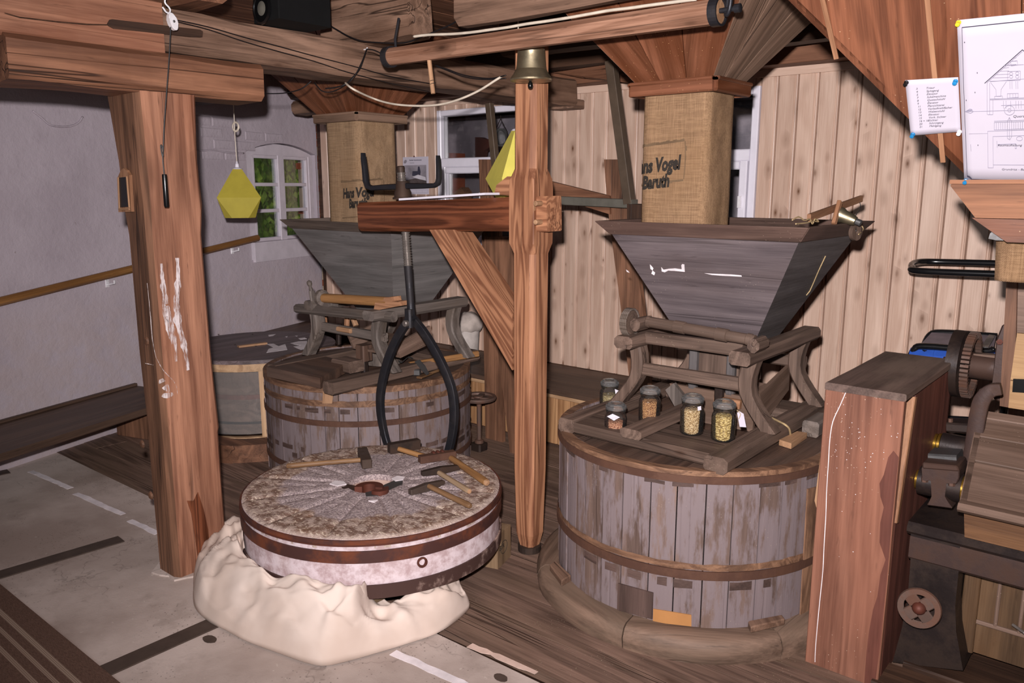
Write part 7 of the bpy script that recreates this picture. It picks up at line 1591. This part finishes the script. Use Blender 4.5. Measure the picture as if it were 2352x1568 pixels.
bm = NB(); beam(bm, q_(2238, 822, yg), q_(2290, 826, yg), .05, .04, .006); mk('shaft_cover', bm, M['stool'], rm); cyl('axle_nut', gc - Vec((.055, 0, 0)), gc - Vec((.03, 0, 0)), .02, M['brass_ring'], 8)
P = [q_(x, y, 3.36) for x, y in ((2288, 780), (2302, 745), (2318, 745), (2318, 935), (2280, 915), (2278, 890))]; bm = NB(); slab(bm, P, (0, .1, 0)); bmesh.ops.bevel(bm, geom=bm.edges[:], offset=.005, segments=1, affect='EDGES'); mk('bearing_flange', bm, IR, rm)
for px, py in ((2296, 785), (2284, 900)): cyl('bolt', q_(px, py, 3.36) , q_(px, py, 3.33), .011, M['rust'], 6)
# wooden housing
P = [q_(x, y, 3.34) for x, y in ((2312, 640), (2336, 640), (2330, 938), (2296, 932))]; mk('corner_post', slab(NB(), P, (0, .1, 0)), M['post_wane'], rm, grain=(0, 0, 1))
P = [q_(x, y, 3.36) for x, y in ((2334, 640), (2620, 640), (2620, 780), (2334, 770))]; mk('upper_panel', slab(NB(), P, (0, .03, 0)), M['mach_wood'], rm, grain=(1, 0, 0))
xz = q_(2332, 765, 3.33); xb_ = q_(2317, 930, 3.33)
for k_, (ya, yb_) in enumerate(((765, 872), (874, 936))):
    a, b = q_(2336 if k_ == 0 else 2321, ya, 3.33), q_(2321 if k_ == 0 else 2316, yb_, 3.33)
    mk('plywood_board', slab(NB(), [a, Vec((XE, 3.33, a.z)), Vec((XE, 3.33, b.z)), b], (0, .02, 0)), M['ply'], rm)
P = [q_(x, y, 3.32) for x, y in ((2327, 870), (2420, 874), (2420, 906), (2325, 900))]; mk('black_clasp', slab(NB(), P, (0, .012, 0)), M['black'], rm)
# sloping boarded cover, four boards
ct0, ct1 = q_(2249, 938, 3.24), q_(2201, 1164, 2.80); L0_, L1_ = Vec((ct0.x, ct0.y, ct0.z)), Vec((ct1.x, ct1.y, ct1.z))
mids = [0, .10, .30, .55, 1.0]
for a, b in zip(mids, mids[1:]):
    pa, pb = L0_.lerp(L1_, a + .008), L0_.lerp(L1_, b - .008); bu = Vec((0, -.45, .9)).normalized()
    bm = NB(); slab(bm, [pa, Vec((XE, pa.y, pa.z)), Vec((XE, pb.y, pb.z)), pb], -Vec((0, -.45, .9)).normalized()*.02); bmesh.ops.bevel(bm, geom=bm.edges[:], offset=.003, segments=1, affect='EDGES'); mk('cover_board', bm, M['mach_wood'], rm)
mk('cover_end', slab(NB(), [L0_, L1_, Vec((L1_.x, 3.24, L1_.z))], (.02, 0, 0)), M['mach_wood'], rm)
bm = NB(); beam(bm, (q_(2199, 1165, 2.79).x, 2.82, q_(2199, 1165, 2.79).z), (XE, 2.82, q_(2199, 1165, 2.79).z), .07, .03, .01); mk('cover_moulding', bm, M['mach_wood'], rm)
a, b = q_(2214, 1172, 2.86), q_(2214, 1245, 2.86); mk('lower_rail', slab(NB(), [a, Vec((XE, 2.86, a.z)), Vec((XE, 2.86, max(b.z, zt0 + .016))), Vec((b.x, 2.86, max(b.z, zt0 + .016)))], (0, .04, 0)), M['mach_rail'], rm)
# panelled door under the table
yd = 2.98; a, b = q_(2214, 1260, yd), q_(2205, 1490, yd); dz0, dz1 = b.z, a.z; dx0 = (a.x + b.x)/2
dr_ = mk('door', slab(NB(), [(dx0 + .05, yd + .01, dz0), (XE, yd + .01, dz0), (XE, yd + .01, dz1), (dx0 + .05, yd + .01, dz1)], (0, .02, 0)), M['mach_door'], rm, grain=(0, 0, 1))
bx('door_stile', (dx0, yd - .004, dz0), (dx0 + .05, yd + .03, dz1), M['mach_door'], dr_, 'z', ch=.003)
for k_ in (.10, .17): bx('door_moulding', (dx0 + k_, yd, dz0 + .12), (dx0 + k_ + .012, yd + .012, dz1), M['mach_wood'], dr_, 'z', ch=.003)
bx('door_moulding', (dx0 + .05, yd, dz0 + .11), (XE, yd + .012, dz0 + .125), M['mach_wood'], dr_, 'x', ch=.003)
bx('raised_panel', (dx0 + .20, yd - .002, dz0 + .16), (dx0 + .5, yd + .012, dz1 - .06), M['mach_door'], dr_, 'x', ch=.008)
mk('door_lever', tube(NB(), [q_(2326, 1434, yd - .03), q_(2352, 1452, yd - .05), q_(2390, 1480, yd - .06)], .005, 8), M['screw'], dr_)
# sill timbers on the floor and the split timber behind
bx('sill_board', (-.66, 2.70, 0.0), (XE, 2.86, .035), M['dark_wood'], rm, 'x', ch=.006, n=6, rough=.003); bx('sill_board', (-.60, 2.862, 0.0), (XE, 3.3, .05), M['dark_wood'], rm, 'x', ch=.006)
st_ = thing('split_timber', (-.6, 3.1, 0), 'rough split timber standing between the red box and the iron machine', 'timber')
P = [at_y(x, y, 3.05) for x, y in ((2072, 1120), (2098, 1120), (2094, 1230), (2090, 1350), (2048, 1350), (2054, 1230))]; P = P[:3] + [Vec((P[3].x, 3.05, 0)), Vec((P[4].x, 3.05, 0))] + P[5:]
mk('trunk', slab(NB(), P, (0, .07, 0)), M['funnel'], st_, grain=(0, 0, 1))
tb('floor_plank', at_z(2022, 1500), at_z(2058, 1385), .12, .01, M['new_wood'], floor)

# ------------------------------------------------------------------ cables
def cable(pts, y, r, mat, lab, xp=None, n=6, cat='cable'):
    P = [at_y(px, py, y) if xp is None else at_x(px, py, xp) for px, py in pts]; return mk('cable', tube(NB(), smooth_path(P, n), r, 7), M[mat], label=lab, cat=cat, smooth=True)
cable([(950, 84), (985, 80), (1040, 78), (1085, 74), (1128, 68), (1165, 63), (1210, 55), (1260, 48), (1310, 40), (1360, 31), (1400, 24), (1450, 18), (1500, 11), (1600, -2)], 2.535, .0058, 'cable_white', 'white cable clipped along above the winding beam')
P = [at_x(793, 190, -3.20), at_x(812, 205, -3.1), at_y(860, 227, 2.72), at_y(905, 239, 2.72), at_y(960, 243, 2.72), at_y(1010, 240, 2.72), at_y(1055, 228, 2.72), at_y(1100, 208, 2.72), at_y(1140, 183, 2.72), at_y(1152, 176, 2.74)]
mk('cable', tube(NB(), smooth_path(P, 6), .0052, 7), M['cable_white'], label='white cable sagging in a bow between main beam and crane post', cat='cable', smooth=True)
cable([(718, 45), (745, 52), (770, 66), (800, 83), (830, 94), (870, 98), (905, 99), (935, 97), (965, 86), (1000, 72), (1040, 54), (1070, 35), (1100, 5), (1110, -10)], 2.66, .0035, 'cable_black', 'black cable looping from the loudspeaker along the joist')
P = [at_x(842, 114, -3.21), at_x(835, 135, -3.2), at_x(826, 158, -3.2), at_x(808, 180, -3.2), at_x(792, 194, -3.2), at_x(770, 201, -3.25), at_x(748, 203, -3.3)]
mk('cable', tube(NB(), smooth_path(P, 5), .0034, 6), M['cable_black'], label='black cable hanging from a hook across the main beam face', cat='cable', smooth=True)
P = [at_x(840, 118, -3.20), at_x(832, 140, -3.19), at_x(816, 172, -3.19), at_x(795, 194, -3.22), at_x(765, 210, -3.3), at_x(740, 209, -3.35), at_x(722, 190, -3.4)]
mk('cable', tube(NB(), smooth_path(P, 5), .003, 6), M['cable_black'], label='second black cable looping below the main beam', cat='cable', smooth=True)
cable([(842, 113), (858, 115), (872, 121), (885, 128)], 2.52, .003, 'cable_black', 'short black cable from beam hook to the winding beam end')
cable([(1000, 150), (1030, 160), (1060, 171), (1095, 178), (1130, 180), (1162, 173)], 2.73, .003, 'cable_black', 'black cable leading from the wooden peg to the bell post')
cable([(1002, 152), (1035, 165), (1065, 176), (1100, 182), (1135, 182), (1162, 180)], 2.74, .0026, 'cable_black', 'lower black cable leading to the bell post')
P = [at_x(715, 186, -3.35), at_x(690, 205, -3.4), at_x(650, 214, -3.5), at_x(605, 215, -3.6)]; mk('cable', tube(NB(), smooth_path(P, 5), .003, 6), M['cable_black'], label='black cable in the dark beside the rounded bolster end', cat='cable', smooth=True)
hk = at_x(842, 113, -3.215); mk('cable_hook', tube(NB(), [hk + Vec((-.02, 0, 0)), hk, hk + Vec((.006, 0, .008))], .003, 6), M['white_metal'], label='tiny bright cable hook on the main beam', cat='hook')
